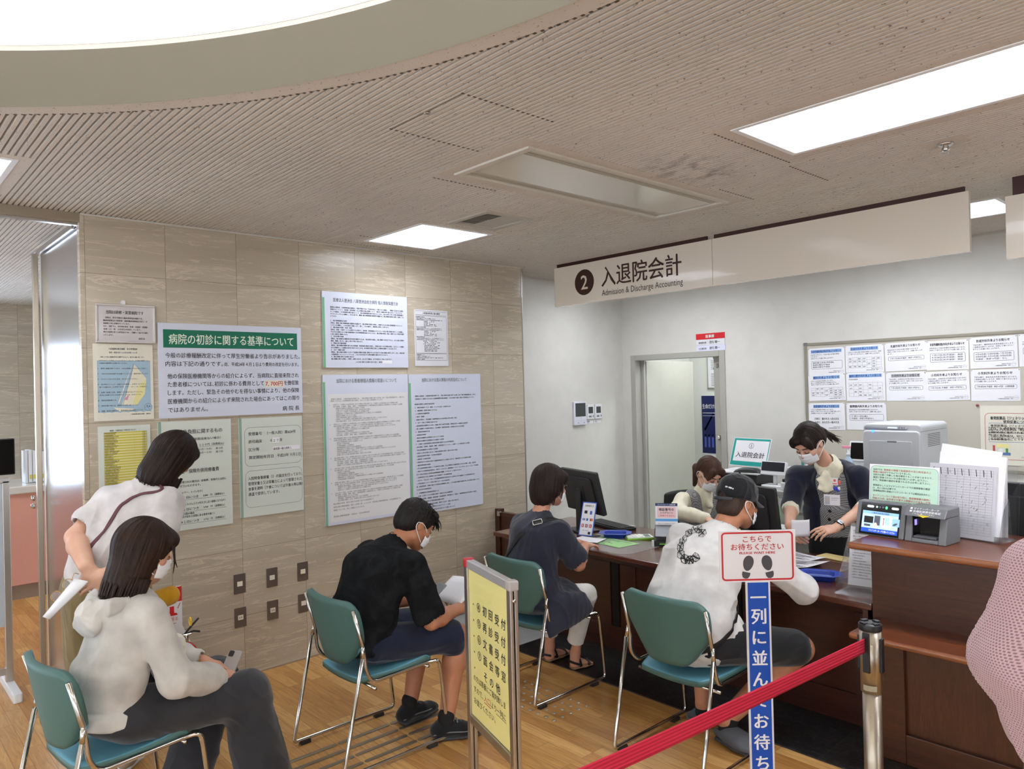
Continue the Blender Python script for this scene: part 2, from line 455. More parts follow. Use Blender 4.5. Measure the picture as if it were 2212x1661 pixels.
def mat_floor():
    k = N('oak_plank_floor'); v = k.co()
    br = k.n('ShaderNodeTexBrick', offset=.37, offset_frequency=3, squash=1.0)
    for q, w in (('Scale', 1.0), ('Mortar Size', .0009), ('Mortar Smooth', .2), ('Bias', 0.0), ('Brick Width', .62), ('Row Height', .078)): br.inputs[q].default_value = w
    br.inputs['Color1'].default_value = (0, 0, 0, 1); br.inputs['Color2'].default_value = (1, 1, 1, 1)
    k.l(v, br.inputs['Vector'])
    sh = k.n('ShaderNodeVectorMath', operation='SCALE'); sh.inputs['Scale'].default_value = 5; k.l(br.outputs['Color'], sh.inputs[0])
    vv = k.n('ShaderNodeVectorMath', operation='ADD'); k.l(v, vv.inputs[0]); k.l(sh.outputs[0], vv.inputs[1])
    mp = k.n('ShaderNodeMapping'); mp.inputs['Scale'].default_value = (1.4, 16, 1); k.l(vv.outputs[0], mp.inputs[0])
    g = k.noise(mp.outputs[0], 3.0, 6, .6, 1.2); big = k.noise(v, 1.3, 2)
    c = k.ramp(br.outputs['Color'], [(0, (184, 132, 70)), (.5, (204, 154, 88)), (1, (220, 174, 108))])
    gr = k.ramp(g, [(.3, (205, 190, 172)), (.62, (255, 255, 255))]); c = k.mix(.8, c, gr, 'MULTIPLY')
    c = k.mix(br.outputs['Fac'], c, (108, 70, 34))
    k.set(Base_Color=c, Roughness=k.ramp(big, [(.3, .30), (.7, .44)]), Coat_Weight=.15, Coat_Roughness=.25)
    k.bump(g, .06, .001); return k.mat
def mat_slate():
    k = N('dark_stone_floor'); v = k.co()
    br = k.n('ShaderNodeTexBrick', offset=0.0)
    for q, w in (('Scale', 1.0), ('Mortar Size', .002), ('Brick Width', .42), ('Row Height', .30)): br.inputs[q].default_value = w
    br.inputs['Color1'].default_value = (.010, .010, .012, 1); br.inputs['Color2'].default_value = (.018, .017, .018, 1); br.inputs['Mortar'].default_value = (.045, .042, .04, 1)
    mp = k.n('ShaderNodeMapping'); mp.inputs['Location'].default_value = (0, -3.44, 0); k.l(v, mp.inputs[0]); k.l(mp.outputs[0], br.inputs['Vector'])
    n1 = k.noise(k.co((3, 8, 1), rot=(0, 0, .5)), 2.5, 8, .6, 1.6); vein = k.ramp(n1, [(.488, 0.0), (.5, .4), (.512, 0.0)])
    c = k.mix(vein, br.outputs['Color'], (150, 146, 140)); k.set(Base_Color=c, Roughness=.32); return k.mat
def mat_ceiling(name='ceiling_board', lo=(210, 201, 190), hi=(219, 210, 199)):
    k = N(name); v = k.co(); n0 = k.noise(v, 1.2, 2)
    n1 = k.noise(k.co((1, 2.2, 1)), 62, 2, .6, .8); pits = k.ramp(n1, [(.30, 1.0), (.345, 0.0)])
    c = k.ramp(n0, [(.3, lo), (.7, hi)]); c = k.mix(pits, c, (140, 124, 110))
    # grime blown onto the boards beside the air conditioner
    ds = k.n('ShaderNodeVectorMath', operation='DISTANCE'); mp = k.n('ShaderNodeMapping'); mp.inputs['Scale'].default_value = (1.0, .55, 1); mp.inputs['Location'].default_value = (2.08, -.55*3.12, -2.84); k.l(v, mp.inputs[0]); k.l(mp.outputs[0], ds.inputs[0])
    st = k.ramp(ds.outputs['Value'], [(.02, 1.0), (.24, 0.0)]); gm = k.ramp(k.noise(k.co((1, 2, 1)), 9, 5, .65), [(.47, 0.0), (.66, .75)]); c = k.mix(k.mix(1.0, st, gm, 'MULTIPLY'), c, (74, 64, 55))
    k.set(Base_Color=c, Roughness=.95, Specular_IOR_Level=.1)
    k.bump(n1, .35, .002); return k.mat
def mat_wood(name, c0, c1, axis='x', rough=.33, coat=.35, scale=1.0):
    k = N(name); s = (1.0, 13, 13) if axis == 'x' else (13, 13, 1.0)
    g = k.noise(k.co(s), 2.4*scale, 6, .62, 1.3); fine = k.noise(k.co(tuple(q*3 for q in s)), 9, 3)
    c = k.ramp(g, [(.25, c0), (.75, c1)]); f = k.ramp(fine, [(.3, (200, 190, 185)), (.6, (255, 255, 255))]); c = k.mix(.7, c, f, 'MULTIPLY')
    k.set(Base_Color=c, Roughness=rough, Coat_Weight=coat, Coat_Roughness=.18); k.bump(fine, .05, .0006); return k.mat
def mat_steel(name, col=(200, 198, 194), rough=.25, axis=(1, 60, 1)):
    k = N(name); n = k.noise(k.co(axis), 30, 2)
    k.set(Base_Color=col, Metallic=1.0, Roughness=k.ramp(n, [(.2, rough*.7), (.8, rough*1.3)])); return k.mat
def mat_fabric(name, col, scale=420, strength=.25, rough=.9, var=.08, weave=None, sheen=.25):
    k = N(name); v = k.co(); n = k.noise(v, scale, 2); soft = k.noise(v, 9, 3)
    lo = tuple(q*(1-var) for q in col); hi = tuple(min(255, q*(1+var)) for q in col)
    k.set(Base_Color=k.ramp(soft, [(.3, lo), (.7, hi)]), Roughness=rough, Sheen_Weight=sheen, Specular_IOR_Level=.2)
    k.bump(n, strength, .0015); return k.mat
def mat_blotch(name, c0, c1, scale=18):
    k = N(name); v = k.co(); n = k.noise(v, scale, 5, .6, .8)
    k.set(Base_Color=k.ramp(n, [(.42, c0), (.6, c1)]), Roughness=.92, Specular_IOR_Level=.15); k.bump(k.noise(v, 300, 2), .2); return k.mat
def mat_hair(name, c0, c1):
    k = N(name); n = k.noise(k.co((1, 1, .12)), 150, 3, .6); n2 = k.noise(k.co(), 7, 2)
    c = k.mix(.5, k.ramp(n, [(.3, c0), (.75, c1)]), k.ramp(n2, [(.3, c0), (.7, c1)]))
    k.set(Base_Color=c, Roughness=.52, Specular_IOR_Level=.18); k.bump(n, .5, .002); return k.mat
def mat_skin(name, col=(214, 164, 134)):
    k = N(name); v = k.co(); n = k.noise(v, 14, 3); lo = (col[0]*.95, col[1]*.9, col[2]*.88)
    k.set(Base_Color=k.ramp(n, [(.3, lo), (.7, col)]), Roughness=.5, Subsurface_Weight=.12, Specular_IOR_Level=.35)
    k.b.inputs['Subsurface Radius'].default_value = (.02, .008, .004); k.b.inputs['Subsurface Scale'].default_value = .4
    k.bump(k.noise(v, 260, 2), .12, .001); return k.mat
def mat_tweed(name):
    k = N(name); v = k.co((1, 1, 1)); ch = k.n('ShaderNodeTexChecker', i_Scale=150.0); k.l(v, ch.inputs['Vector'])
    n = k.noise(v, 380, 2); ch.inputs['Color1'].default_value = (.045, .045, .047, 1); ch.inputs['Color2'].default_value = (.60, .60, .59, 1)
    c = k.mix(.35, ch.outputs['Color'], k.ramp(n, [(.3, (40, 40, 42)), (.7, (175, 175, 175))]))
    k.set(Base_Color=c, Roughness=.9, Specular_IOR_Level=.15); k.bump(n, .3); return k.mat
def mat_net(name):
    """open knit: round holes in staggered rows show what lies beneath"""
    k = N(name); v = k.co((1, 1, 1), rot=(0, 0, .75))
    sp = k.n('ShaderNodeSeparateXYZ'); k.l(v, sp.inputs[0]); cb = k.n('ShaderNodeCombineXYZ')
    k.l(sp.outputs['X'], cb.inputs[0]); k.l(sp.outputs['Z'], cb.inputs[1])
    br = k.n('ShaderNodeTexBrick', offset=.5, offset_frequency=2)
    for q, w in (('Scale', 1.0), ('Mortar Size', .0021), ('Mortar Smooth', .6), ('Brick Width', .0066), ('Row Height', .0062)): br.inputs[q].default_value = w
    k.l(cb.outputs[0], br.inputs['Vector'])
    c = k.mix(br.outputs['Fac'], (140, 112, 116), (200, 166, 170)); k.set(Base_Color=c, Roughness=.85, Sheen_Weight=.3)
    k.bump(br.outputs['Fac'], .5, .002); return k.mat
def mat_glow(name, col, strength):
    k = N(name); k.set(Base_Color=(255, 255, 255), Emission_Color=col, Emission_Strength=strength); return k.mat

MARBLE = mat_marble(); FLOOR = mat_floor(); SLATE = mat_slate(); CEIL = mat_ceiling()
WALLP = M('white_wallpaper', (214, 211, 203), .85, bump=(220, .25), spec=.2, var=.015)
CREAM = M('cream_paint', (196, 188, 172), .6, spec=.3, var=.02)
WHITEP = M('white_paint', (226, 224, 218), .55)
DOORP = M('grey_green_door', (196, 196, 184), .5, var=.01)
DOORF = M('door_frame_grey', (172, 170, 160), .45)
COUNTER = mat_wood('chestnut_counter', (98, 48, 25), (130, 68, 37)); DESKW = mat_wood('mahogany_desk', (54, 24, 15), (80, 38, 23), rough=.32, coat=.3)
PANELW = mat_wood('brown_panel', (64, 32, 16), (88, 46, 24), coat=.2); EDGEW = mat_wood('golden_edge', (128, 74, 38), (160, 98, 54))
PANELV = mat_wood('brown_panel_upright', (68, 34, 17), (92, 49, 26), axis='z', coat=.2)
DARKW = M('dark_brown_strip', (58, 26, 18), .45); SIGNP = M('cream_sign_panel', (226, 216, 200), .22, coat=.5)
CHROME = M('chrome', (205, 203, 198), .12, 1.0); ALU = M('brushed_aluminium', (190, 186, 180), .32, 1.0)
STEEL = mat_steel('brushed_steel', (178, 168, 152), .36); MIRROR = mat_steel('polished_steel_panel', (204, 204, 204), .20, (1, 1, 90))
BLACKP = M('black_plastic', (26, 26, 28), .4); RUBBER = M('dark_rubber', (38, 36, 34), .8); BLACKG = M('black_glass', (10, 11, 13), .08)
GREYP = M('grey_plastic', (120, 121, 124), .45); WPLAST = M('white_plastic', (226, 227, 228), .38); LGREY = M('light_grey_plastic', (206, 208, 210), .42, var=.01)
PAPER = M('white_paper', (236, 235, 238), .75, spec=.2); BOARDW = M('blue_white_board', (214, 219, 234), .45); BOARDG = M('green_white_board', (214, 220, 210), .45)
IVORY = M('ivory_paper', (232, 226, 208), .5); INK = M('black_ink', (34, 32, 40), .6); BLUEINK = M('blue_ink', (40, 70, 150), .6); GREYINK = M('grey_ink', (120, 120, 126), .6)
REDINK = M('red_ink', (196, 40, 44), .6); GREENB = M('deep_green', (0, 112, 84), .5); GREENE = M('soft_green_edge', (118, 184, 140), .5); GREENG = M('grey_green_edge', (140, 172, 156), .5)
REDP = M('red_print', (206, 24, 34), .5); BLUEP = M('royal_blue', (12, 74, 170), .4); YELP = M('pale_yellow_paper', (240, 230, 150), .4, coat=.6); YELT = M('table_yellow', (214, 200, 88), .6)
VINYL = M('teal_vinyl', (104, 166, 186), .45, bump=(500, .1), var=.03); VINYLB = M('teal_back_shell', (76, 112, 107), .5, bump=(700, .12))
CLEAR = M('clear_acrylic', (240, 244, 246), .03, trans=1.0, alpha=.35); FILM = M('clear_film', (235, 238, 240), .06, alpha=.05)
LAMPW = M('lamp_white', (240, 240, 240), .5); LOUV = M('louver_white', (244, 246, 250), .35)
TROF = mat_glow('troffer_glow', (244, 248, 255), LAMP); COVEM = mat_glow('cove_glow', (255, 252, 244), COVE)

# ------------------------------------------------------------------ the setting
CZ = 2.842; XM = -4.715; XW = -5.09; YB = 6.219; YM0 = 1.035; YM1 = 4.423
DX, DY, DR = -.945, -1.275, 2.80            # centre and radius of the round ceiling recess
def struct(o): o['kind'] = 'structure'; return o
# floor: oak planks, a dark stone strip before the desk, grey sheet behind it
b = MB(); b.box((-11, -.6, -.05), (-1, 3.44, 0)); b.box((-1, .6, -.05), (6, 3.44, 0)); b.box((-11, 3.44, -.05), (XM, 4.42, 0)); struct(b.build('floor', FLOOR))
b = MB(); b.box((-3.86, 3.44, -.05), (6, 4.6, 0)); b.box((-3.86, 3.425, -.05), (6, 3.44, .0015), 1); struct(b.build('floor_stone', [SLATE, ALU]))
b = MB(); b.box((XW-.1, 4.42, -.05), (-3.86, 9, 0)); b.box((-3.86, 4.6, -.05), (6, 9, 0)); b.box((XM, 3.44, -.05), (-3.86, 4.42, 0))
struct(b.build('floor_office', M('grey_floor_sheet', (168, 170, 168), .45, var=.04)))

b = MB(); b.box((-11, -7, -.05), (-1, -.6, 0)); b.box((-1, -7, -.05), (6, .6, 0)); struct(b.build('floor_hall_bounce', M('pale_bounce_floor', (206, 202, 194), .35, var=.03)))  # unseen floor made pale to bounce neutral light up to the ceiling
# ceiling: ribbed mineral boards, cut around the recess and every fixture
HOLES = [(-1.641, 2.765, .86, 3.275, .075), (-4.475, 2.735, -3.81, 3.30, .065), (-2.815, 2.25, -2.33, 3.812, .085), (-3.675, 2.85, -3.315, 3.21, .05),
         (-4.45, -.02, -3.825, .597, .065), (-1.22, 3.59, -1.055, 3.735, 0), (-2.6, 5.05, -1.3, 5.55, .05), (-4.6, 5.05, -3.5, 5.55, .05), (.2, 5.05, 1.3, 5.55, .05), (2.2, 2.765, 4.7, 3.275, .075), (2.6, -1.5, 5.1, -1.0, .06), (-3.2, -6.2, -.7, -5.7, .06), (.3, -6.2, 2.8, -5.7, .06), (-7.6, 1.4, -7.0, 2.6, .06), (-7.6, -2.2, -7.0, -1.0, .06)]
SEAMS = [(-2.5, 1.655, -2.04, 2.125)]
rib = MB(); PITCH = .0263; HW = .0078
def intervals(y, x0, x1, r=DR+.075):
    cut = []
    d = r*r-(y-DY)**2
    if d > 0: cut.append((DX-sqrt(d), DX+sqrt(d)))
    for a, c, e, g, m in HOLES:
        if c-m < y < g+m: cut.append((a-m, e+m))
    out = [(x0, x1)]
    for a, e in cut:
        nxt = []
        for p, q in out:
            if e <= p or a >= q: nxt.append((p, q)); continue
            if a > p: nxt.append((p, a))
            if e < q: nxt.append((e, q))
        out = nxt
    return out
def rib_strip(mb, x0, x1, y, z, hw=HW, dep=.017):
    vs = [(x, yy, zz) for x in (x0, x1) for yy, zz in ((y-hw-.003, z+dep), (y-hw, z), (y+hw, z), (y+hw+.003, z+dep))]
    mb.add(vs, [(0, 1, 5, 4), (1, 2, 6, 5), (2, 3, 7, 6), (0, 3, 2, 1), (4, 5, 6, 7)])
y = -7.0
while y < YB:
    lim = 6.0
    for p, q in intervals(y, -11, lim): rib_strip(rib, p, q, y, CZ)
    y += PITCH
# backing board behind the ribs (with a round opening) and flat margins round the fixtures
def ring(mb, cx, cy, r0, r1, z, n=160, m=0):
    vs = [(cx+r*cos(2*pi*i/n), cy+r*sin(2*pi*i/n), z) for i in range(n) for r in (r0, r1)]
    mb.add(vs, [(2*i, 2*i+1, (2*i+3) % (2*n), (2*i+2) % (2*n)) for i in range(n)], m)
back = MB()
xs = sorted(set([-11, 6]+[v for h in HOLES for v in (h[0], h[2])])); 
yy = -7.0; dy = PITCH
while yy < YB:
    for p, q in intervals(yy+dy/2, -11, 6, DR+.045): back.add([(p, yy, CZ+.0168), (q, yy, CZ+.0168), (q, yy+dy, CZ+.0168), (p, yy+dy, CZ+.0168)], [(0, 3, 2, 1)])
    yy += dy
for x0, y0, x1, y1, m in HOLES:
    if m:
        z = CZ-.0005
        for lo, hi in (((x0-m, y0-m), (x1+m, y0)), ((x0-m, y1), (x1+m, y1+m)), ((x0-m, y0), (x0, y1)), ((x1, y0), (x1+m, y1))):
            back.box((lo[0], lo[1], z), (hi[0], hi[1], z+.012))
back.box((-1.22, 3.59, CZ-.0005), (-1.055, 3.735, CZ+.012))
ring(back, DX, DY, DR, DR+.078, CZ-.0008)
# notched seams of the boards and the access panel
for x0, y0, x1, y1 in SEAMS: pass
rib.v and back.add(rib.v, rib.f)
struct(back.build('ceiling', CEIL))

# round recess: inner wall, lip, hidden light strip, high ribbed ceiling
b = MB(); n = 160; ZT = 3.058
def cyl(mb, r, z0, z1, m=0, inward=True):
    vs = [(DX+r*cos(2*pi*i/n), DY+r*sin(2*pi*i/n), z) for i in range(n) for z in (z0, z1)]
    fs = [(2*i, 2*i+1, (2*i+3) % (2*n), (2*i+2) % (2*n)) for i in range(n)]
    mb.add(vs, fs if inward else [f[::-1] for f in fs], m, True)
cyl(b, DR, CZ-.004, ZT-.02, 0); cyl(b, DR+.004, ZT-.02, ZT, 1); cyl(b, DR+.03, CZ, ZT, 0, False); ring(b, DX, DY, DR, DR+.05, ZT, m=1)
cyl(b, DR+.05, ZT-.1, ZT, 1, False); ring(b, DX, DY, DR+.05, DR+.5, ZT-.1, m=1); cyl(b, DR+.5, ZT-.1, 3.55, 1)
for i in range(260):
    yv = DY-3.3+i*.0263; d = (DR+.5)**2-(yv-DY)**2
    if d > 0: rib_strip(b, DX-sqrt(d), DX+sqrt(d), yv, 3.54); b.m[-5:] = [1]*5
vs = [(DX+(DR+.5)*cos(2*pi*i/n), DY+(DR+.5)*sin(2*pi*i/n), 3.551) for i in range(n)]
b.add(vs, [tuple(range(n))[::-1]], 1)
struct(b.build('ceiling_recess', [M('recess_paint', (128, 122, 110), .6, spec=.25), M('recess_white', (238, 236, 230), .7)]))
lamp = MB(); ring(lamp, DX, DY, DR+.16, DR+.34, ZT-.09); lamp.f = [f[::-1] for f in lamp.f]
tag(lamp.build('cove_light', COVEM), 'ring of hidden cove lighting inside the round ceiling recess', 'light')

# walls
b = MB(); b.box((XW, YM0+.012, 0), (XM, YM1, CZ)); struct(b.build('wall_left', MARBLE))
b = MB(); b.box((XW-.12, YM1, 0), (XW, YB, 2.86)); struct(b.build('wall_left_office', WALLP))
b = MB(); z1 = 2.86
b.box((XW-.12, YB, 0), (-4.967, YB+.14, z1)); b.box((-4.967, YB, 2.108), (-3.846, YB+.14, z1)); b.box((-3.846, YB, 0), (6, YB+.14, z1)); struct(b.build('wall_back', WALLP))
b = MB(); b.box((6, -7, 0), (6.1, YB, z1)); struct(b.build('wall_right', WALLP))
b = MB(); b.box((-11, -7.1, 0), (6, -7, 3.0)); struct(b.build('wall_rear', WALLP))
b = MB(); b.box((-9.72, -7, 0), (-9.62, YM1, z1)); struct(b.build('wall_corridor', MARBLE))
b = MB(); b.box((-9.62, YM1-.02, 0), (XW, YM1, z1)); struct(b.build('wall_corridor_end', WALLP))
# room beyond the office door
b = MB(); b.box((-5.4, 7.62, 0), (-2.2, 7.7, 2.7)); b.box((-5.4, YB+.14, 2.6), (-2.2, 7.62, 2.7)); b.box((-5.4, YB+.14, 0), (-5.2, 7.62, 2.7)); b.box((-2.3, YB+.14, 0), (-2.2, 7.62, 2.7))
struct(b.build('wall_back_room', M('back_room_white', (232, 233, 226), .8)))
b = MB(); b.box((-4.6, 6.75, 2.585), (-3.4, 7.05, 2.6)); tag(b.build('ceiling_lamp', mat_glow('back_room_glow', (246, 250, 255), 16)), 'flat white lamp on the ceiling of the room beyond the door', 'light')
# steel lining of the pocket for the sliding glass door, at the end of the marble wall
b = MB(); b.box((-5.80, YM0, 0), (XM-.055, YM0+.011, 2.80)); b.box((XM-.055, YM0-.004, 0), (XM-.002, YM0+.012, CZ), 1)
struct(b.build('trim_1', [MIRROR, MARBLE]))
b = MB(); b.box((XW, YM0, 2.80), (XM, YM0+.012, CZ)); b.box((-5.9, YM0+.012, 0), (XW, YM0+.4, CZ)); struct(b.build('wall_left_end', CREAM))
b = MB(); b.box((XM-.10, -7, 2.79), (XM, YM0, CZ), 0); b.box((XM-.07, -7, 2.778), (XM-.03, YM0, 2.79), 1); struct(b.build('trim_2', [M('beam_taupe', (150, 136, 116), .5), ALU]))
b = MB(); b.box((XM-.10, YM0-.004, 2.78), (-5.80, YM0-.02, 2.80)); struct(b.build('trim_3', ALU))
# sill strip along the foot of the marble wall, cornice angle along its top
b = MB(); b.box((XM, YM0+.02, 0), (XM+.006, YM1, .008)); struct(b.build('baseboard_left', ALU))
b = MB(); b.box((XM, YM0, CZ-.012), (XM+.012, YM1, CZ-.001)); b.box((XW, YM1, CZ-.014), (XW+.012, YB, CZ-.001)); b.box((XW, YB-.012, CZ-.014), (6, YB, CZ-.001))
struct(b.build('trim_4', M('cornice_angle', (206, 200, 188), .5)))
b = MB(); b.box((XM, YM1-.004, 0), (XM+.004, YM1+.006, CZ), 0); struct(b.build('trim_5', ALU))
# daylight: tall corridor window with mullions
b = MB(); b.box((-9.615, -5.2, .30), (-9.61, .88, 2.35)); struct(b.build('window_1', mat_glow('window_daylight', (205, 226, 255), DAY)))
b = MB()
for i in range(7): b.box((-9.61, -5.23+i*1.0, .25), (-9.55, -5.17+i*1.0, 2.4))
b.box((-9.61, -5.2, .24), (-9.54, .9, .30)); b.box((-9.61, -5.2, 1.86), (-9.55, .9, 1.92)); b.box((-9.61, -5.2, 2.35), (-9.54, .9, 2.42)); b.box((-9.61, .86, .25), (-9.54, .92, 2.4)); struct(b.build('window_frame', ALU))

# unseen windows added behind and right of the viewer to brighten the ceiling
b = MB(); b.box((-9.4, -6.995, .15), (5.6, -6.985, 2.65)); struct(b.build('added_window_2', mat_glow('hall_fill_glow', (236, 243, 255), HALL_FILL)))
b = MB()
for i in range(11): b.box((-9.43+i*1.5, -6.985, .1), (-9.37+i*1.5, -6.92, 2.7))
b.box((-9.4, -6.985, .08), (5.6, -6.9, .16)); b.box((-9.4, -6.985, 2.1), (5.6, -6.92, 2.16)); b.box((-9.4, -6.985, 2.64), (5.6, -6.9, 2.72)); struct(b.build('added_window_frame_2', ALU))
b = MB(); b.box((5.985, -6.4, .15), (5.995, 2.4, 2.65)); struct(b.build('added_window_3', mat_glow('hall_fill_glow_2', (236, 243, 255), HALL_FILL)))
b = MB()
for i in range(7): b.box((5.92, -6.43+i*1.466, .1), (5.985, -6.37+i*1.466, 2.7))
b.box((5.9, -6.4, .08), (5.985, 2.4, .16)); b.box((5.9, -6.4, 2.64), (5.985, 2.4, 2.72)); struct(b.build('added_window_frame_3', ALU))

# the office door: frame, wide leaf folded back, narrow leaf with knob and lever
d = thing('door_1', None, None); d['kind'] = 'structure'
b = MB(); x0, x1, zt = -4.967, -3.846, 2.108
b.box((x0, YB-.012, 0), (x0+.06, YB+.15, zt)); b.box((x1-.06, YB-.012, 0), (x1, YB+.15, zt)); b.box((x0+.06, YB-.012, zt-.055), (x1-.06, YB+.15, zt)); b.box((x0+.06, YB+.09, 0), (x0+.095, YB+.12, zt-.055)); 
b.build('door_frame', DOORF, d, bevel=.003)
b = MB(); b.box((x0+.062, YB+.13, .01), (x0+.10, YB+.98, zt-.06)); b.build('door_leaf', DOORP, d, bevel=.003)
b = MB(); xl = x1-.06; b.box((xl-.105, YB+.06, .01), (xl, YB+.10, zt-.06)); o = b.build('narrow_leaf', DOORF, d, bevel=.002)
b = MB(); b.lathe([(.026, 0), (.026, .006), (.012, .01), (.012, .03), (.024, .034), (.026, .05), (.018, .062), (.0, .063)], (xl-.04, YB+.06, 1.275), axis=(0, -1, 0)); b.build('door_knob', CHROME, o)
b = MB(); b.lathe([(.026, 0), (.026, .006), (.012, .01), (.012, .04)], (xl-.04, YB+.06, 1.02), axis=(0, -1, 0)); b.tube([(xl-.04, YB+.025, 1.02), (xl-.09, YB+.022, 1.015), (xl-.15, YB+.03, 1.0)], [.011, .010, .008]); b.build('lever_handle', CHROME, o)
b = Print((xl-.095, YB+.0595, 1.945), (1, 0, 0)); b.text('医事', .02, .0, .05, 0); b.build('door_lettering', INK, o)

# ------------------------------------------------------------------ ceiling fixtures
def troffer(label, x0, y0, x1, y1, nx, ny, group='recessed ceiling lamps', dep=.11):
    t = thing('ceiling_light', label, 'ceiling light', ((x0+x1)/2, (y0+y1)/2, CZ), 0, group)
    b = MB(); z = CZ-.004; w = .014
    for lo, hi in (((x0-.012, y0-.012), (x1+.012, y0+w)), ((x0-.012, y1-w), (x1+.012, y1+.012)), ((x0-.012, y0+w), (x0+w, y1-w)), ((x1-w, y0+w), (x1+.012, y1-w))):
        b.box((lo[0], lo[1], z), (hi[0], hi[1], CZ+.004))
    b.build('frame', LAMPW, t, bevel=.002)
    b = MB(); zt = CZ+dep
    b.box((x0, y0, CZ+.004), (x0+.004, y1, zt)); b.box((x1-.004, y0, CZ+.004), (x1, y1, zt)); b.box((x0, y0, CZ+.004), (x1, y0+.004, zt)); b.box((x0, y1-.004, CZ+.004), (x1, y1, zt)); b.box((x0, y0, zt), (x1, y1, zt+.004)); b.build('housing', LOUV, t)
    b = MB(); b.add([(x0+.01, y0+.01, zt-.012), (x1-.01, y0+.01, zt-.012), (x1-.01, y1-.01, zt-.012), (x0+.01, y1-.01, zt-.012)], [(0, 3, 2, 1)]); b.build('diffuser', TROF, t)
    b = MB()
    for i in range(1, nx): x = x0+(x1-x0)*i/nx; b.box((x-.001, y0+.006, CZ+.006), (x+.001, y1-.006, CZ+.05))
    for j in range(1, ny): q = y0+(y1-y0)*j/ny; b.box((x0+.006, q-.001, CZ+.005), (x1-.006, q+.001, CZ+.05))
    b.build('louver', LOUV, t)
    return t
troffer('long recessed ceiling light with white louvers at the upper right, parallel to the hanging sign', -1.641, 2.765, .86, 3.275, 16, 4)
troffer('square recessed ceiling light next to the marble wall and the air vent', -4.475, 2.735, -3.81, 3.30, 6, 4)
troffer('recessed ceiling light cut off by the left edge of the photo, near the corridor opening', -4.45, -.02, -3.825, .597, 5, 4)
for x0, x1 in ((-2.6, -1.3), (-4.6, -3.5), (.2, 1.3)):
    troffer('recessed ceiling light over the office behind the hanging sign', x0, 5.05, x1, 5.55, 8, 3, 'office ceiling lamps behind the sign')
for x0, y0, x1, y1, w in ((2.2, 2.765, 4.7, 3.275, 'right of the counter'), (2.6, -1.5, 5.1, -1.0, 'right of the round recess'), (-3.2, -6.2, -.7, -5.7, 'at the rear of the hall'), (.3, -6.2, 2.8, -5.7, 'at the right rear of the hall'), (-7.6, 1.4, -7.0, 2.6, 'of the corridor, far end'), (-7.6, -2.2, -7.0, -1.0, 'of the corridor, near end')):
    troffer('added unseen light in the ceiling '+w, x0, y0, x1, y1, 10, 3)  # lamps out of view, added to brighten floor and walls
# air conditioner cassette
x0, y0, x1, y1 = -2.815, 2.25, -2.33, 3.812
t = thing('air_conditioner', 'long pale air conditioner panel set flush in the ribbed ceiling', 'air conditioner', ((x0+x1)/2, (y0+y1)/2, CZ))
b = MB(); z = CZ-.010; w = .03
for lo, hi in (((x0-.02, y0-.02), (x1+.02, y0+.02)), ((x0-.02, y1-.02), (x1+.02, y1+.02)), ((x0-.02, y0+.02), (x0+.012, y1-.02)), ((x1-.012, y0+.02), (x1+.02, y1-.02))): b.box((lo[0], lo[1], z), (hi[0], hi[1], CZ+.006))
b.build('frame', M('ac_frame', (206, 200, 186), .45), t, bevel=.004)
b = MB(); b.rbox((x0+.075, y0+.03, CZ-.002), (x1-.075, y1-.03, CZ+.012), .004); b.build('intake_panel', M('ac_panel', (204, 199, 184), .16, coat=.4), t, bevel=.003)
for xa, xb, nm in ((x0+.012, x0+.03, 'vane'), (x0+.035, x0+.07, 'vane'), (x1-.05, x1-.03, 'vane'), (x1-.072, x1-.055, 'vane')):
    b = MB(); b.box((xa, y0+.02, CZ+.002), (xb, y1-.02, CZ+.010)); b.build(nm, M('ac_vane', (186, 180, 164), .45), t, bevel=.002)
b = MB(); b.box((x1-.029, y0+.03, CZ-.001), (x1-.014, y1-.03, CZ+.013)); b.build('slot_shade', M('slot_black', (22, 20, 18), .8), t)  # solid black bar paints the darkness of the open slot
b = MB(); b.box((x0, y0, CZ+.014), (x1, y1, CZ+.06)); b.build('plenum', M('slot_black', (22, 20, 18), .8), t)
# square exhaust vent, half blanked off
x0, y0, x1, y1 = -3.675, 2.85, -3.315, 3.21
t = thing('air_vent', 'square grey ceiling vent with dark slats beside the square light', 'vent', ((x0+x1)/2, (y0+y1)/2, CZ))
b = MB(); z = CZ-.008; w = .03
for lo, hi in (((x0-.01, y0-.01), (x1+.01, y0+w)), ((x0-.01, y1-w), (x1+.01, y1+.01)), ((x0-.01, y0+w), (x0+w, y1-w)), ((x1-w, y0+w), (x1+.01, y1-w))): b.box((lo[0], lo[1], z), (hi[0], hi[1], CZ+.006))
b.build('frame', M('vent_grey', (186, 180, 168), .45), t, bevel=.003)
b = MB(); b.box((x0, y0, CZ+.02), (x1, y1, CZ+.08)); b.build('duct', M('slot_black', (22, 20, 18), .8), t)
b = MB(); b.box((x0+.03, y0+.17, CZ-.002), (x1-.03, y1-.03, CZ+.004)); b.build('blanking_plate', M('vent_grey', (186, 180, 168), .45), t)
for i in range(11):
    b = MB(); q = x0+.04+i*.028; b.box((-.010, y0+.03, -.001), (.010, y1-.03, .001), mat=Matrix.Translation((q, 0, CZ+.006)) @ Matrix.Rotation(radians(38), 4, 'Y')); b.build('slat', M('vent_grey', (186, 180, 168), .45), t)
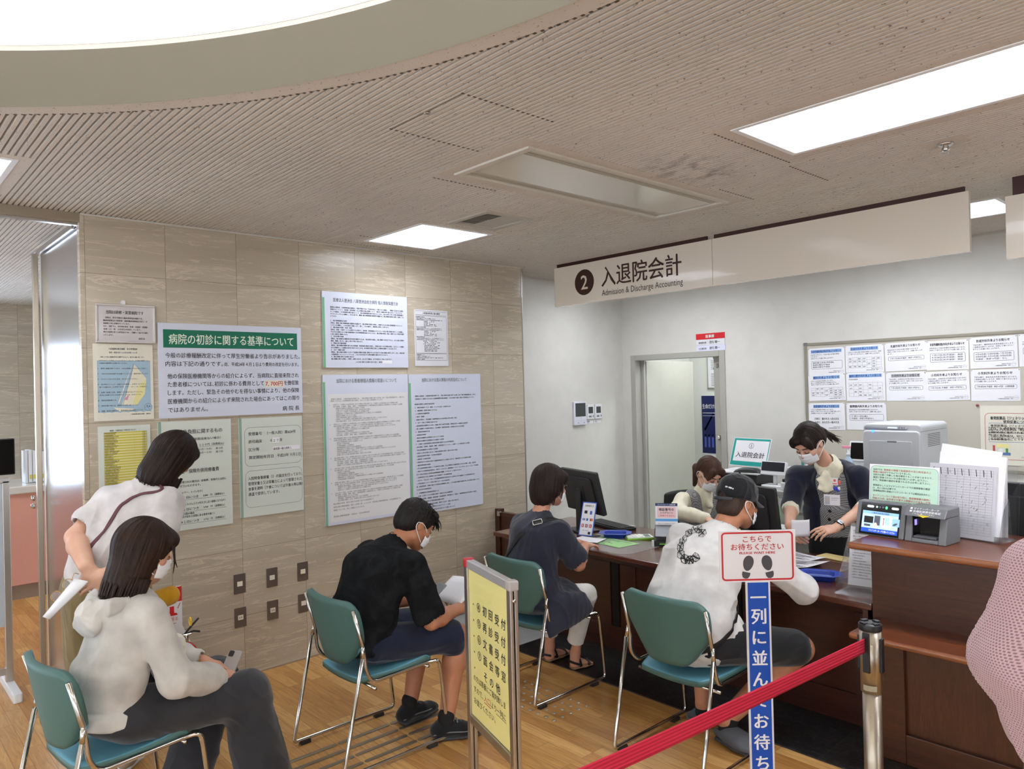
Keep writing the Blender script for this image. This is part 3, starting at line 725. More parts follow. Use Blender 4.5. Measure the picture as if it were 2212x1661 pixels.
# access hatch in the ceiling: notched seams, hinge line and a small latch
x0, y0, x1, y1 = -2.5, 1.655, -2.04, 2.125
t = thing('ceiling_hatch', 'square access hatch in the ribbed ceiling with notched dark seams', 'hatch', ((x0+x1)/2, (y0+y1)/2, CZ))
b = MB()
yy = y0
while yy < y1:
    for x in (x0, x1): b.box((x-.004, yy-.006, CZ-.001), (x+.004, yy+.006, CZ+.002))
    yy += PITCH
b.box((x0, y0-.0015, CZ-.001), (x1, y0+.0015, CZ+.002)); b.build('seam', M('seam_brown', (92, 78, 62), .9), t)
b = MB(); b.lathe([(.012, 0), (.012, -.004), (.006, -.006)], (-2.27, y0+.01, CZ), n=12); b.build('latch', ALU, t)
# dark notches where boards have been cut: beside the cassette, lights and recess
b = MB(); DK = M('seam_brown', (92, 78, 62), .9)
def notch_row(x, ya, yb):
    q = ya
    while q < yb: b.box((x-.0035, q-.006, CZ-.0012), (x+.0035, q+.006, CZ+.001)); q += PITCH
notch_row(-2.95, 2.2, 2.62); notch_row(-2.2, 3.55, 3.9); notch_row(-1.72, 2.75, 3.4); notch_row(-1.75, 3.45, 3.86); notch_row(-4.35, 2.62, 2.9); notch_row(-4.62, 2.6, 3.3)
i = 0
while i < 330:
    a = radians(i*.55); rr = DR+.082; x = DX+rr*cos(a); yq = DY+rr*sin(a); b.box((x-.006, yq-.005, CZ-.001), (x+.006, yq+.005, CZ+.001)); i += 1
struct(b.build('trim_6', DK))
# grime stains blown onto the ribs next to the cassette
# sprinkler
t = thing('sprinkler_head', 'small metal sprinkler head on a flat square of ceiling below the long light', 'sprinkler', (-1.14, 3.685, CZ))
b = MB(); b.lathe([(.034, 0), (.034, -.006), (.02, -.012)], (-1.14, 3.685, CZ-.0005), n=20); b.build('rosette', CHROME, t)
b = MB(); b.lathe([(.012, -.01), (.010, -.03), (.006, -.034)], (-1.14, 3.685, CZ), n=12)
for s in (-1, 1): b.tube([(-1.14+s*.010, 3.685, CZ-.012), (-1.14+s*.016, 3.685, CZ-.028), (-1.14, 3.685, CZ-.042)], .002, 6)
b.lathe([(.018, -.042), (.018, -.044)], (-1.14, 3.685, CZ), n=16); b.build('deflector', CHROME, t)

# ------------------------------------------------------------------ hanging signs
YS = 4.587
t = thing('hanging_sign', 'cream hanging sign with a dark round numeral two and the admission and discharge wording', 'sign', (-3.70, YS, CZ))
b = Print((-4.473, YS, 2.483), (1, 0, 0)); W = 1.552; H = .33
b.slab(0, 0, W, H, .03, 0)
b.disc(.343, .173, .106, 1); b.text('2', .343, .115, .165, 2, align='c', bold=.012, lift=.0012)
b.text('入退院会計', .53, .125, .175, 1, w=.765, bold=.018); b.text('Admission & Discharge Accounting', .53, .040, .068, 3, w=.775)
b.build('sign_panel', [SIGNP, DARKW, M('sign_cream_letter', (226, 216, 200), .4), INK], t)
b = MB(); b.box((-4.445, YS+.006, 2.81), (-2.965, YS+.024, CZ)); b.build('mount_strip', DARKW, t)
t = thing('blank_sign', 'long blank cream hanging panel to the right of the admission sign', 'sign', (-2.1, YS, CZ))
b = Print((-2.918, YS, 2.483), (1, 0, 0)); b.slab(0, 0, 1.605, .33, .03, 0); b.build('sign_panel', SIGNP, t)
b = MB(); b.box((-2.905, YS+.006, 2.81), (-1.335, YS+.024, CZ)); b.build('mount_strip', DARKW, t)
t = thing('blank_sign', 'blank cream hanging panel cut off by the right edge of the photo', 'sign', (-.4, YS, CZ))
b = Print((-1.143, YS, 2.415), (1, 0, 0)); b.slab(0, 0, 1.605, .33, .03, 0); b.build('sign_panel', SIGNP, t)
b = MB(); b.box((-1.11, YS+.006, 2.74), (.45, YS+.024, CZ)); b.build('mount_strip', DARKW, t)

# ------------------------------------------------------------------ boards and notices on the marble wall
def wall_print(y0, z0, t=.008): return Print((XM+t+.0008, y0, z0), (0, 1, 0))
def paras(b, lines, x, top, lead, size, m, bold=0.0):
    """lines of body copy; each is (text, indent, width)"""
    for i, L in enumerate(lines):
        if L and L[0]: b.text(L[0], x+L[1], top-i*lead, size, m, w=L[2] if len(L) > 2 else None, bold=bold)
# framed notice under a hook
t = thing('framed_notice', 'silver-framed notice hanging from a small white hook, topmost at the left of the marble wall', 'notice', (XM, 1.26, 2.226), 0)
b = wall_print(1.10, 2.115, .012); W, H = .318, .223
b.slab(.008, .008, W-.008, H-.008, .008, 0)
b.text('当院は研修・実習病院です', .055, .168, .022, 1, w=.20, bold=.02)
paras(b, [('当院は、厚生労働省の臨床研修指定病院です。', .01, .20), ('臨床研修医及び研修医（歯科臨床研修医を含む）が', .0, .235), ('指導医と共に診療を行っています。', 0, .14), ('また、当院では、各医療従事者（医師・看護師・薬剤師・', 0, .24), ('技師（士）等）の実習生が実習しています。', 0, .20), ('明日の医療を担う人材育成のため、ご理解とご協力をお願い', 0, .24), ('いたします。', 0, .05)], .04, .140, .0165, .0115, 1)
b.text('病院長', .225, .022, .012, 1); b.build('notice_sheet', [M('silver_grey_sheet', (206, 200, 200), .3, coat=.3), INK], t)
b = MB()
for lo, hi in (((0, 0), (W, .011)), ((0, H-.011), (W, H)), ((0, .011), (.011, H-.011)), ((W-.011, .011), (W, H-.011))): b.box((XM+.001, 1.10+lo[0], 2.115+lo[1]), (XM+.018, 1.10+hi[0], 2.115+hi[1]))
b.build('frame', M('silver_frame', (214, 208, 204), .3, .6), t, bevel=.002)
b = MB(); b.rbox((XM+.001, 1.236, 2.335), (XM+.014, 1.258, 2.362), .005, axis=0); b.build('hook', WPLAST, t)
b = MB(); b.grid(lambda u, v: (XM+.0165+.0012*sin(u*9), 1.116+u*.286, 2.128+v*.195), 10, 6); b.build('film_cover', FILM, t)
# laminated poster with a sailing boat
t = thing('sailboat_poster', 'laminated cream poster with a pale sailing boat on blue under ten lines of advice', 'poster', (XM, 1.24, 1.88))
b = wall_print(1.085, 1.668, .004); W, H = .318, .441
b.slab(0, 0, W, H, .003, 0); b.rect(.02, .035, W-.015, .345, 2)
b.poly([(.215, .325), (.28, .24), (.265, .15), (.22, .085), (.145, .09), (.17, .16), (.195, .24)], 3); b.poly([(.28, .24), (.27, .15), (.225, .085), (.205, .10), (.235, .2)], 4, .0008)
b.poly([(.205, .325), (.16, .2), (.125, .10), (.13, .10), (.165, .2)], 0, .0008); b.poly([(.155, .12), (.185, .15), (.175, .115)], 5, .0009); b.line([(.213, .327), (.15, .085)], .002, 6)
b.poly([(.10, .075), (.21, .065), (.20, .055), (.13, .052)], 3, .0008)
for i in range(7): b.disc(.03+i*.042, .040, .024, 0, .0007, ry=.008)
b.poly([(.02, .036), (.02, .044), (.30, .044), (.30, .036)], 7, .0006)
b.text('八尾徳洲会総合病院　安全管理指針', .08, .408, .013, 1, w=.155, bold=.02); b.text('患者・家族の皆さんの安全対策１０ヶ条', .083, .388, .011, 1, w=.15)
b.text('入院により良い医療が安全に提供できるよう、協力をお願い致します。', .035, .362, .010, 1, w=.235)
adv = ['わからないことがあったらそのままにしないで、その場で確認下さい。', '入院前の薬剤等もお知らせください。', '', '１　薬剤と病棟が似ています、大切な荷物はできるだけご自宅へ。', '', '２　ご自分の氏名は何度でも名乗ってください、確認作業を行います。', '', '３　モモバンドはつけたまま、外さないでください。', '', '４　歩行時のスリッパ・点滴などの転倒に、お気をつけ下さい。', '　　廊下は濡れることがあります、クツ・スニーカーの使用を。', '', '５　転倒・転落に注意、無理に手を伸ばさないでください。', '　　足元にお困りのときは必ずナースコールをどうぞ。', '', '６　院内全面禁煙です。', '', '７　具合の悪い時には、遠慮なくお申し出て下さい。', '', '８　喫煙・飲酒は厳禁です、携帯電話は指定場所でどうぞ。']
for i, s in enumerate(adv):
    if s: b.text(s, .022 if s[0] in '１２３４５６７８' else .03, .342-i*.0152, .0088, 1, w=min(.27, .0088*len(s)))
b.disc(.287, .072, .022, 8, .0012); b.disc(.287, .072, .020, 2, .0014); b.line([(.27, .07), (.303, .075)], .0015, 8, .0016); b.line([(.28, .088), (.294, .056)], .0015, 8, .0016); b.disc(.281, .078, .004, 8, .0016); b.disc(.294, .077, .004, 8, .0016)
b.text('八尾徳洲会総合病院　病院長', .19, .030, .009, 1, w=.11)
b.build('poster_sheet', [IVORY, INK, M('sea_blue', (160, 190, 208), .5), M('sail_cream', (233, 226, 198), .5), M('sail_yellow', (236, 226, 150), .5), M('sail_pink', (220, 150, 190), .5), M('mast_grey', (120, 130, 140), .5), M('wave_blue', (108, 158, 196), .5), M('seal_blue', (84, 122, 150), .5)], t)
b = MB(); b.box((XM+.0062, 1.081, 1.664), (XM+.0068, 1.407, 2.113)); b.build('laminate', FILM, t)
# yellow table of charges
t = thing('price_table_poster', 'white poster with a yellow table of charges, half hidden by the bending woman', 'poster', (XM, 1.245, 1.43))
b = wall_print(1.102, 1.222, .004); W, H = .278, .415
b.slab(0, 0, W, H, .003, 0); b.rect(.03, .03, W-.02, H-.035, 2); b.text('保険外　文書料金表（令和元年十月より）', .06, H-.03, .010, 1, w=.14)
random.seed(3)
rows = 46; h = (H-.065)/rows
for i in range(rows):
    y = .03+i*h
    b.rect(.031, y+.0004, W-.021, y+h-.0012, 2 if i % 2 else 3, .0008)
    s = ''.join(random.choice('診断書証明明細入院通院治療費保険手術届') for _ in range(random.randint(6, 13))); b.text(s, .034, y+.0015, .0062, 1, bold=.01)
    b.text('%d,%d00円' % (random.randint(1, 9), random.randint(0, 9)), W-.026, y+.0015, .0062, 1, align='r', bold=.01)
for x in (.03, .19, .225, W-.02): b.line([(x, .03), (x, H-.035)], .001, 1)
b.build('poster_sheet', [BOARDG, INK, YELT, M('table_cream', (232, 226, 170), .6)], t)
# large board on first-visit charges
t = thing('first_visit_board', 'large bluish white board with a green title bar and a red price sticker', 'board', (XM, 1.89, 1.95))
b = wall_print(1.432, 1.668, .010); W, H = .919, .574
b.slab(0, 0, W, H, .009, 0); b.rect(.03, .425, W-.03, .535, 2); b.text('病院の初診に関する基準について', .062, .452, .068, 3, w=.80, bold=.012)
L = [('今般の診療報酬改定に伴って厚生労働省より告示がありました。', .04, .366, .865), ('内容は下記の通りです。', .04, .315, .345), ('尚、平成24年４月１日より費用の改定を行います。', .395, .315, .50), ('他の保険医療機関等からの紹介によらず、当病院に直接来院され', .05, .240, .845), ('た患者様については､初診に係わる費用として', .05, .190, .60), ('を徴収致', .79, .190, .103), ('します。ただし、緊急その他やむを得ない事情により、他の保険', .05, .140, .845), ('医療機関からの紹介によらず来院された場合にあってはこの限り', .05, .088, .845), ('ではありません。', .05, .036, .235), ('病 院 長', .775, .020, .12)]
for s, x, y, w in L: b.text(s, x, y, .034 if w != .50 else .028, 1, w=w, bold=.008)
b.build('board_panel', [BOARDW, INK, GREENB, M('title_cream', (236, 244, 226), .5)], t)
b = Print((XM+.0125, 1.432+.654, 1.668+.176), (0, 1, 0)); b.slab(0, 0, .132, .045, .0012, 0); b.text('7, 700円', .006, .010, .036, 1, w=.118, bold=.01); b.build('price_sticker', [IVORY, REDINK], t)
def edged(name, label, cat, y0, z0, y1, z1, board, edge, etop=None):
    t = thing(name, label, cat, (XM, (y0+y1)/2, (z0+z1)/2)); b = wall_print(y0, z0, .010); W, H = y1-y0, z1-z0
    b.slab(0, 0, W, H, .009, 0); b.rect(0, 0, .017, etop or H, 2, .0006); return t, b, W, H
t, b, W, H = edged('charges_board', 'pale board with grey-green edge on charges outside insurance, behind the bending woman', 'board', 1.422, .985, 1.858, 1.648, BOARDG, GREENG)
b.text('保険外負担に関するもの', .09, .585, .030, 1, w=.29, bold=.012); b.text('（洗濯代などご用意出来ない場合）', .08, .543, .017, 1, w=.29)
b.text('＊１日につき　１１０円（消費税込）', .12, .505, .017, 1, w=.27); b.line([(.12, .499), (.39, .499)], .0012, 1); b.text('夏期（６月～９月）　週３回', .19, .478, .014, 1, w=.19); b.text('冬期（10月～５月）　週２回', .19, .457, .014, 1, w=.19)
b.text('選定療養・保険外併用療養費', .055, .345, .028, 1, w=.30, bold=.012)
b.text('特別室を希望された場合は、診療費、食事代とは別に', .06, .285, .016, 1, w=.34); b.text('ご負担させていただきます。', .06, .262, .016, 1, w=.18)
for y, s, p in ((.222, '個室Ａ（シャワー、トイレ付き）', '8,800'), (.150, '個室Ｂ（シャワー.トイレ,ソファ付き,少し広い部屋になります）', '9,900')):
    b.text(s, .06, y, .016, 1, w=.33 if len(s) > 20 else .19); b.text('※１日につき', .12, y-.032, .019, 1, w=.105); b.text(p+'　円 （消費税込）', .255, y-.030, .015, 1, w=.13); b.line([(.12, y-.040), (.395, y-.040)], .0012, 1)
b.text('１８０日超入院の場合', .07, .075+.018, .016, 1, w=.13); b.text('（厚生労働大臣が定める状態にある患者を除く）', .06, .075, .016, 1, w=.26); b.text('※１日につき', .12, .043, .019, 1, w=.105); b.text('2,722　円 （消費税込）', .255, .045, .015, 1, w=.13); b.line([(.12, .036), (.395, .036)], .0012, 1)
b.build('board_panel', [BOARDG, INK, GREENG], t)
t, b, W, H = edged('approval_board', 'pale board with grey-green edge and two rounded boxes, beside the charges board', 'board', 1.910, 1.010, 2.344, 1.646, BOARDG, GREENG)
b.border(.035, .325, W-.01, .575, .035, .0014, 1); b.border(.035, .06, W-.01, .295, .035, .0014, 1)
for s, x, y, w in (('受理番号', .06, .525, .09), ('（一般入院）第654号', .185, .525, .20), ('許可病床', .06, .475, .09), ('４', .205, .475, .012), ('床', .272, .475, .018), ('区分等', .06, .423, .07), ('算定開始年月日', .06, .372, .165), ('平成23年 ９月１日', .252, .372, .165)): b.text(s, x, y, .024, 1, w=w, bold=.008)
for i, (s, w) in enumerate((('入院時食事療養（Ⅰ）の届出を行っており、', .375), ('管理栄養士又は栄養士によって管理された', .37), ('食事を適時（夕食については午後６時以降）', .375), ('適温で提供しています。', .21))): b.text(s, .052, .238-i*.034, .024, 1, w=w, bold=.008)
b.build('board_panel', [BOARDG, INK, GREENG], t)
b = Print((XM+.0125, 1.910+.222, 1.010+.466), (0, 1, 0)); b.slab(0, 0, .046, .036, .001, 0); b.text('２７', .004, .008, .022, 1, w=.036); b.slab(.0, -.052, .19, -.024, .001, 0); b.text('急性期一般入院料１', .004, -.046, .018, 1, w=.125, bold=.01); b.build('sticker', [PAPER, INK], t)
# privacy boards with soft green edges
t, b, W, H = edged('privacy_policy_board', 'white privacy policy board with soft green left edge, upper one of the right-hand group', 'board', 2.515, 1.973, 3.220, 2.507, BOARDW, GREENE, .49)
b.text('医療法人徳洲会 八尾徳洲会総合病院 個人情報保護方針', .085, .465, .030, 1, w=.54)
pol = [('　医療法人徳洲会　八尾徳洲会総合病院は、当院の理念である「生命を安心して預けられる病院」、「健康と生活を守る病院」', .61), ('実現のひとつとして、患者様・利用者様、および職員の個人情報について、適切かつ厳重な取り扱いを行ってまいります。', .60), ('　そこで当院は、その具体的な取り組みとして、個人情報保護方針を定めるとともに、JISQ15001に準じた個人情報保護マ', .61), ('ネジメントシステムを構築し、それに基づき、職員に個人情報保護の重要性を認識させ、個人情報を適切に利用、管理してま', .61), ('いります。', .05), ('', 0), ('１　個人情報保護法の遵守', .13), ('　当院は、職員に個人情報保護の重要性を認識させ、個人情報を適切に利用し、保護するための個人情報保護マネジメント', .60), ('システムを構築し、これを着実に実施します。更に、これを維持し、継続的に改善して参ります。', .48), ('２　個人情報の収集・利用・提供', .17), ('　当院は、医療・介護サービスを提供する立場から、患者様・利用者様のプライバシーの深い個人情報を扱うことを認識し、', .61), ('それぞれの業務に応じた個人情報保護のための管理体制を確立するとともに、個人情報の収集、利用、提供において所定の規則', .61), ('に従い適切に取扱います。', .135), ('３　安全対策の実施', .10), ('　当院は、個人情報の正確性及び安全性を確保するため、安全対策を実施し、個人情報への不正アクセス、または個人情報の', .61), ('紛失、破壊、改ざん、漏えい等の予防に努めます。', .255), ('４　情報主体の権利尊重', .12), ('　当院は、個人情報の情報主体である患者様・利用者様の権利を尊重し、情報主体から自己情報の開示、訂正もしくは削除、', .61), ('または利用もしくは提供の拒否を求められたときは、社会通念や慣行に照らし合理的な範囲でこれに応じます。', .545), ('５　法令・規範の遵守', .11), ('　当院は、個人情報の取扱いにおいて当該個人情報の保護に適用される法令及びその他の規範を遵守します。また、当院が個', .61), ('人情報保護マネジメントシステムを、これらの法令及びその他の規範に適合させていきます。', .465), ('６　個人情報に関するお問い合わせ', .18), ('　個人情報に関する苦情、ご要望、お問い合わせ、およびご相談は、以下の窓口にて承っております。', .50)]
paras(b, [(s, 0, w) for s, w in pol], .06, .420, .0158, .0125, 1)
b.text('この方針に関するお問い合わせ窓口　総務課', .25, .035, .013, 1, w=.23); b.rect(.475, .028, .56, .052, 3, .0012); b.build('board_panel', [BOARDW, INK, GREENE, PAPER], t)
t = thing('notice_sheet', 'narrow white notice sheet with fine print to the right of the privacy policy board', 'notice', (XM, 3.447, 2.2))
b = wall_print(3.287, 1.985, .004); W, H = .32, .436; b.slab(0, 0, W, H, .002, 0); b.border(.012, .395, W-.012, .425, 0, .0015, 1); b.text('入院基本料等に係る掲示', .08, .403, .017, 1, w=.165); b.border(.012, .10, W-.012, .388, .006, .0015, 1); b.border(.012, .045, W-.012, .095, .003, .0015, 1)
random.seed(5)
for i, (s, x, w) in enumerate([('■看護職員の配置状況', .02, .08), ('当院の各病棟では、次のとおり勤務しています。', .02, .18), ('夜間帯の看護要員１人当たりの受持患者数は次の通りです。', .02, .25), ('受理番号　（一般入院）', .09, .10), ('許可病床　床', .09, .06), ('区分等　急性期一般', .09, .11), ('算定開始年月日　平成', .09, .12), ('■１日に１０人以上の看護職員', .02, .09), ('時間帯毎の配置は次のとおり、１人あたり受け持ち数です。', .02, .24), ('夜間帯の看護要員１人当たりの受持患者数は次の通りです。', .02, .24), ('受理番号　（一般入院）', .09, .11), ('許可病床　床', .09, .07), ('区分等　急性期一般', .09, .12), ('算定開始年月日　平成', .09, .12), ('●看護補助者・・・・・・・・・・・・・', .02, .24), ('入院時食事療養の届出を行っており管理栄養士によって', .02, .26), ('適時適温で食事を提供しています。', .02, .26), ('朝食　午前８時', .08, .13), ('昼食　午前１２時', .09, .15), ('夕食　午後６時以降', .08, .12), ('受理番号　食', .09, .15), ('区分等', .09, .13), ('許可病床', .09, .15), ('算定開始年月日', .09, .12), ('届出事項', .09, .12)]): b.text(s, x, .375-i*.0109, .0085, 1, w=w)
for i, (s, w) in enumerate((('■施設基準について', .07), ('入院料金等、一部ご負担をお願いしています', .12), ('詳細は受付窓口または病棟の詰所にてお尋ね下さい、個別にご案内を致します', .25), ('担当者　総務課', .07))): b.text(s, .02, .084-i*.0115, .0085, 1, w=w)
b.build('notice_panel', [M('notice_white', (222, 222, 226), .45), INK], t)
t, b, W, H = edged('patient_privacy_board', 'tall white board of dense print with soft green edge, behind the man in black', 'board', 2.505, .872, 3.212, 1.923, BOARDW, GREENE, 1.0)
b.text('当院における患者様個人情報の取扱いについて', .105, .995, .032, 1, w=.50)
b.rect(.035, .02, W-.01, .915, 3, .001)
frag = ['患者様の個人情報は、原則として、以下に掲げる利用目的の範囲内で利用させていただきます', '医療サービスの提供に必要な範囲を超えて個人情報を取り扱うことはありません', '当院が患者様等に提供する医療サービス', '診療にあたり外部の医師等の意見・助言を求める場合', '審査支払機関へのレセプト提出', '審査支払機関又は保険者からの照会への回答', '他の病院、診療所、薬局、施設、介護事業者等との連携', '検体検査業務の委託その他の業務委託', '家族等への病状説明', '事業者等からの委託を受けて健康診断等を行った場合における結果通知', '外部監査機関への情報提供', '上記以外に利用する場合は書面にて患者様の同意をいただくこととします', '個人情報の開示、訂正、利用停止等のお申し出は窓口で承ります', '特定健診・保健指導に関するデータの外部保管', '当院グループ病院との共同利用における情報の共有', '法令に基づく場合、人の生命、身体又は財産の保護のために必要がある場合']
random.seed(11); y = .875; b.text('医療法人徳洲会　八尾徳洲会総合病院では、「個人情報の保護に関する法律」及び「個人情報保護方針」に基づき、', .06, y, .0125, 1, w=.61); y -= .0135; b.text('ご提供いただきました診療情報等の個人情報を、次のように適正に管理運用いたします。', .05, y, .0125, 1, w=.43); y -= .026
for sec in range(1, 8):
    b.text('%d．' % sec, .045, y, .012, 1)
    for q in range(2): b.text(random.choice(frag)+random.choice(frag), .075, y, .012, 1, w=random.uniform(.48, .6)); y -= .0135
    for q in range(random.choice((3, 5, 6, 8)) if sec < 7 else 3):
        s = random.choice(frag); b.text('・'+s, .09, y, .0118, 1, w=min(.56, .0118*len(s))); y -= .0128
    y -= .008
    if y < .16: break
for s in ('個人情報の利用、開示に関するお問い合わせは総務課まで', '当院は個人情報保護法（第５１条第１項）による次の「認定個人情報保護団体」の対象事業者です。', '苦情については、次にご相談いただけます。', '', '認定個人情報保護団体　社団法人　全日本病院協会'):
    if s: b.text(s, .06, y, .0125, 1, w=.0125*len(s))
    y -= .022
b.build('board_panel', [BOARDW, INK, GREENE, M('overlay_white', (228, 228, 228), .45)], t)
t, b, W, H = edged('purpose_of_use_board', 'tall bluish white board on uses of personal data, right of the other tall board', 'board', 3.220, .855, 3.925, 1.922, BOARDW, GREENE, 1.0)
b.text('当院における個人情報の利用目的について', .12, 1.01, .032, 1, w=.44)
y = .895; b.text('医療法人徳洲会　八尾徳洲会総合病院では、「個人情報の保護に関する法律」及び「個人情報保護方針」に則り、', .055, y, .0125, 1, w=.60); y -= .022; b.text('患者様からご提供いただきました診療情報等の個人情報を、下記の目的で利用し適正に管理運用いたします。', .055, y, .0125, 1, w=.58); y -= .04
plan = ['【医療の提供に必要な利用目的】', '１　適切な医療サービス（健診・ドックを含む）の提供のため', '２　病院業務・管理を適切に行うため', '　―入退院等の病棟管理', '　―会計・経理', '　―医療の質向上・安全確保・医療事故あるいは未然防止等の分析・報告', '３　法令・行政上の業務の対応のため', '　―医師賠償責任保険などに係る、医療に関する専門の団体、保険会社等への相談又は届出等', '　―第三者機関への医療の質向上・安全確保・医療事故対応・未然防止等のための報告', '４　保険請求業務のため', '　―保険請求事務', '　―審査支払機関又は保険者へのレセプトの提出', '　―審査支払機関又は保険者からの照会への回答', '５　ご家族への病状説明等の適切な医療を提供するための情報提供', '　―他の病院、診療所、助産所、薬局、訪問看護ステーション、介護サービス事業者等との連携', '　―他の医療機関からの照会への回答', '　―患者さん等の診療に当たり、外部の医師等の意見・助言を求める場合', '　―検体検査業務の委託・その他の業務委託', '　―家族等への病状説明', '　―事業者等からの委託を受けて健康診断等を行った場合における、事業者等へのその結果の通知', '　―健康保険業務の提供', '　―がん診療連携拠点病院としての院内がん登録、および地域がん登録事業にかかわる登録、届出、提出等', '　―患者さんの医療情報登録等を、研究データなどが、医療情報データベースシステム（ネットＩＤ）で共通運', '　　用する独立行政法人医薬品医療機器総合機構（ＰＭＤＡ）に提供されます。', '　―災害時等のために遠隔地における医療データの保管管理。', '　―当グループ法人が、グループ共同倫理委員会で許可を行った研究における臨床データの研究員を含む', '　―予防接種オンライン予約に関するデータの外部保管。', '　尚、検査業務等、外部に委託する場合は内部規定に従い、十分な個人情報の保護水準にある業者を選定します。', '【上記以外の利用目的】', '１　医療機関等の管理運営業務のうち', '　―医療・介護サービスや業務の維持・改善のための基礎資料', '　―医師・看護師・薬剤師・検査技師・放射線技師・理学療法士・栄養士・医療事務員の学生実習への協力', '　―臨床研究、治験及び市販後臨床試験の教育', '　―研究、治験及び市販後臨床試験、関係する法令、指針に従い進める。', '　―患者満足度調査や医療機関等のためのアンケート調査', '　―個人情報に関する苦情ご要望は担当窓口までお願い致します。']
for s in plan:
    b.text(s, .05, y, .0122, 1, w=min(.63, .0122*len(s))); y -= .0232 if s[0] != '【' else .026
b.build('board_panel', [BOARDW, INK, GREENE], t)
# six metal wall plates
PL = M('plate_metal', (126, 118, 112), .38, .7)
def plate(y, z, kind, label):
    t = thing('wall_plate', label, 'outlet', (XM, y, z), 0, 'metal wall plates low on the marble wall')
    b = MB(); b.rbox((XM+.0005, y-.038, z-.062), (XM+.006, y+.038, z+.062), .004, axis=0)
    for s in (-1, 1): b.lathe([(.0035, 0), (.0025, .001)], (XM+.006, y, z+s*.049), n=10, axis=(1, 0, 0))
    b.build('cover_plate', PL, t, bevel=.001)
    p = Print((XM+.0075, y, z), (0, 1, 0)); p.slab(-.017, -.015, .017, .015, .002, 0)
    if kind == 2:
        for s in (-1, 1): p.rect(s*.006-.0018, -.007, s*.006+.0018, .006, 1)
    p.build('socket_insert', [IVORY, BLACKP], t)
for i, (y, nm) in enumerate(((1.895, 'first column from the left'), (2.110, 'middle column'), (2.328, 'column nearest the man in black'))):
    plate(y, .594, 1, 'metal wall plate with a blank ivory insert, upper row, '+nm); plate(y, .380, 2 if i < 2 else 1, ('metal power outlet with two slots, lower row, ' if i < 2 else 'metal wall plate with a blank insert, lower row, ')+nm)

# ------------------------------------------------------------------ stacking chairs
def shell(mb, fn, nu, nv, off, m0, m1, both=True):
    """a curved panel with thickness: fn(u,v) on the mid surface, off = half-thickness vector"""
    o = Vector(off); n0 = len(mb.v)
    F = [Vector(fn(i/nu, j/nv))+o for i in range(nu+1) for j in range(nv+1)]; B = [Vector(fn(i/nu, j/nv))-o for i in range(nu+1) for j in range(nv+1)]
    q = lambda i, j: i*(nv+1)+j; K = (nu+1)*(nv+1)
    mb.add(F+B, [(q(i, j), q(i+1, j), q(i+1, j+1), q(i, j+1)) for i in range(nu) for j in range(nv)], m0, True)
    b0 = n0; mb.f += [tuple(b0+K+k for k in (q(i, j), q(i, j+1), q(i+1, j+1), q(i+1, j))) for i in range(nu) for j in range(nv)]
    rim = [q(i, 0) for i in range(nu)]+[q(nu, j) for j in range(nv)]+[q(i, nv) for i in range(nu, 0, -1)]+[q(0, j) for j in range(nv, 0, -1)]
    mb.f += [tuple(b0+k for k in (rim[k+1-len(rim)], rim[k], rim[k]+K, rim[k+1-len(rim)]+K)) for k in range(len(rim))]
    c = len(mb.f)-len(mb.m); mb.m += [m1]*c; mb.s += [True]*c
def make_chair(label):
    t = thing('stacking_chair', label, 'chair', (0, 0, 0), 0, 'teal stacking chairs with chrome frames')
    b = MB()
    def back(u, v):
        x = 2*u-1; w = .238*(1-.30*(1-v)**3.2); e = abs(x)
        z = .486+v*(.805-.486)
        z -= .045*max(0, (e-.72)/.28)**2.2*v**4; z += .075*max(0, (e-.55)/.45)**2*(1-v)**2
        return (x*w, .088+.045*(1-x*x*.0)-.055*(1-x*x)-.10*(v-.3)*.55, z)
    shell(b, back, 22, 14, (0, .013, .002), 0, 1); b.build('backrest', [VINYL, VINYLB], t, bevel=0)
    b = MB()
    def seat(u, v):
        x = 2*u-1; w = .232*(1-.28*(1-v)**3); y = .125+v*.43; e = abs(x)
        if e > .7 : y -= .05*((e-.7)/.3)**2*(v**5); 
        z = .392+.012*x*x+.018*(v-.5)**2*2-(.026*((v-.85)/.15)**2 if v > .85 else 0)+(.045*v)
        return (x*w, y, z)
    shell(b, seat, 18, 20, (0, 0, .013), 0, 1); b.build('seat', [VINYL, VINYLB], t)
    for s in (-1, 1):
        x = s*.25
        pth = [(x-.012*s, .075, .775), (x-.012*s, .125, .585), (x-.006*s, .135, .47), (x-.016*s, .175, .414), (x-.016*s, .50, .424), (x, .552, .425), (x, .562, .38), (x, .60, .045), (x, .59, .0235), (x, .55, .0235), (x, .04, .0235), (x, .0, .0235), (x, .004, .05), (x, .112, .545)]
        b = MB(); b.tube(rounded(pth, .035, 5), .0095, 10); b.tube([pth[-1], (x-.008*s, .121, .60)], .0095, 10); b.build('side_frame', CHROME, t)
        for y in (.06, .50):
            b = MB(); b.box((x-.014, y-.028, .0), (x+.014, y+.028, .018)); b.build('foot_glide', RUBBER, t, bevel=.003)
    for y, z in ((.19, .377), (.50, .402)): b = MB(); b.tube([(-.234, y, z), (.234, y, z)], .008, 8); b.build('cross_bar', CHROME, t)
    return t
chairs = [((-3.34, 1.705), 0, 'teal chrome-framed chair under the seated man in black beside the marble wall'),
          ((-3.27, 2.855), 0, 'teal chrome-framed chair at the desk under the woman in the navy dress'),
          ((-2.15, 2.80), 0, 'teal chrome-framed chair at the desk under the man in the black cap'),
          ((-3.315, .505), radians(7), 'teal chrome-framed chair under the woman in the pale hoodie, at the lower left')]
ch0 = make_chair(chairs[0][2])
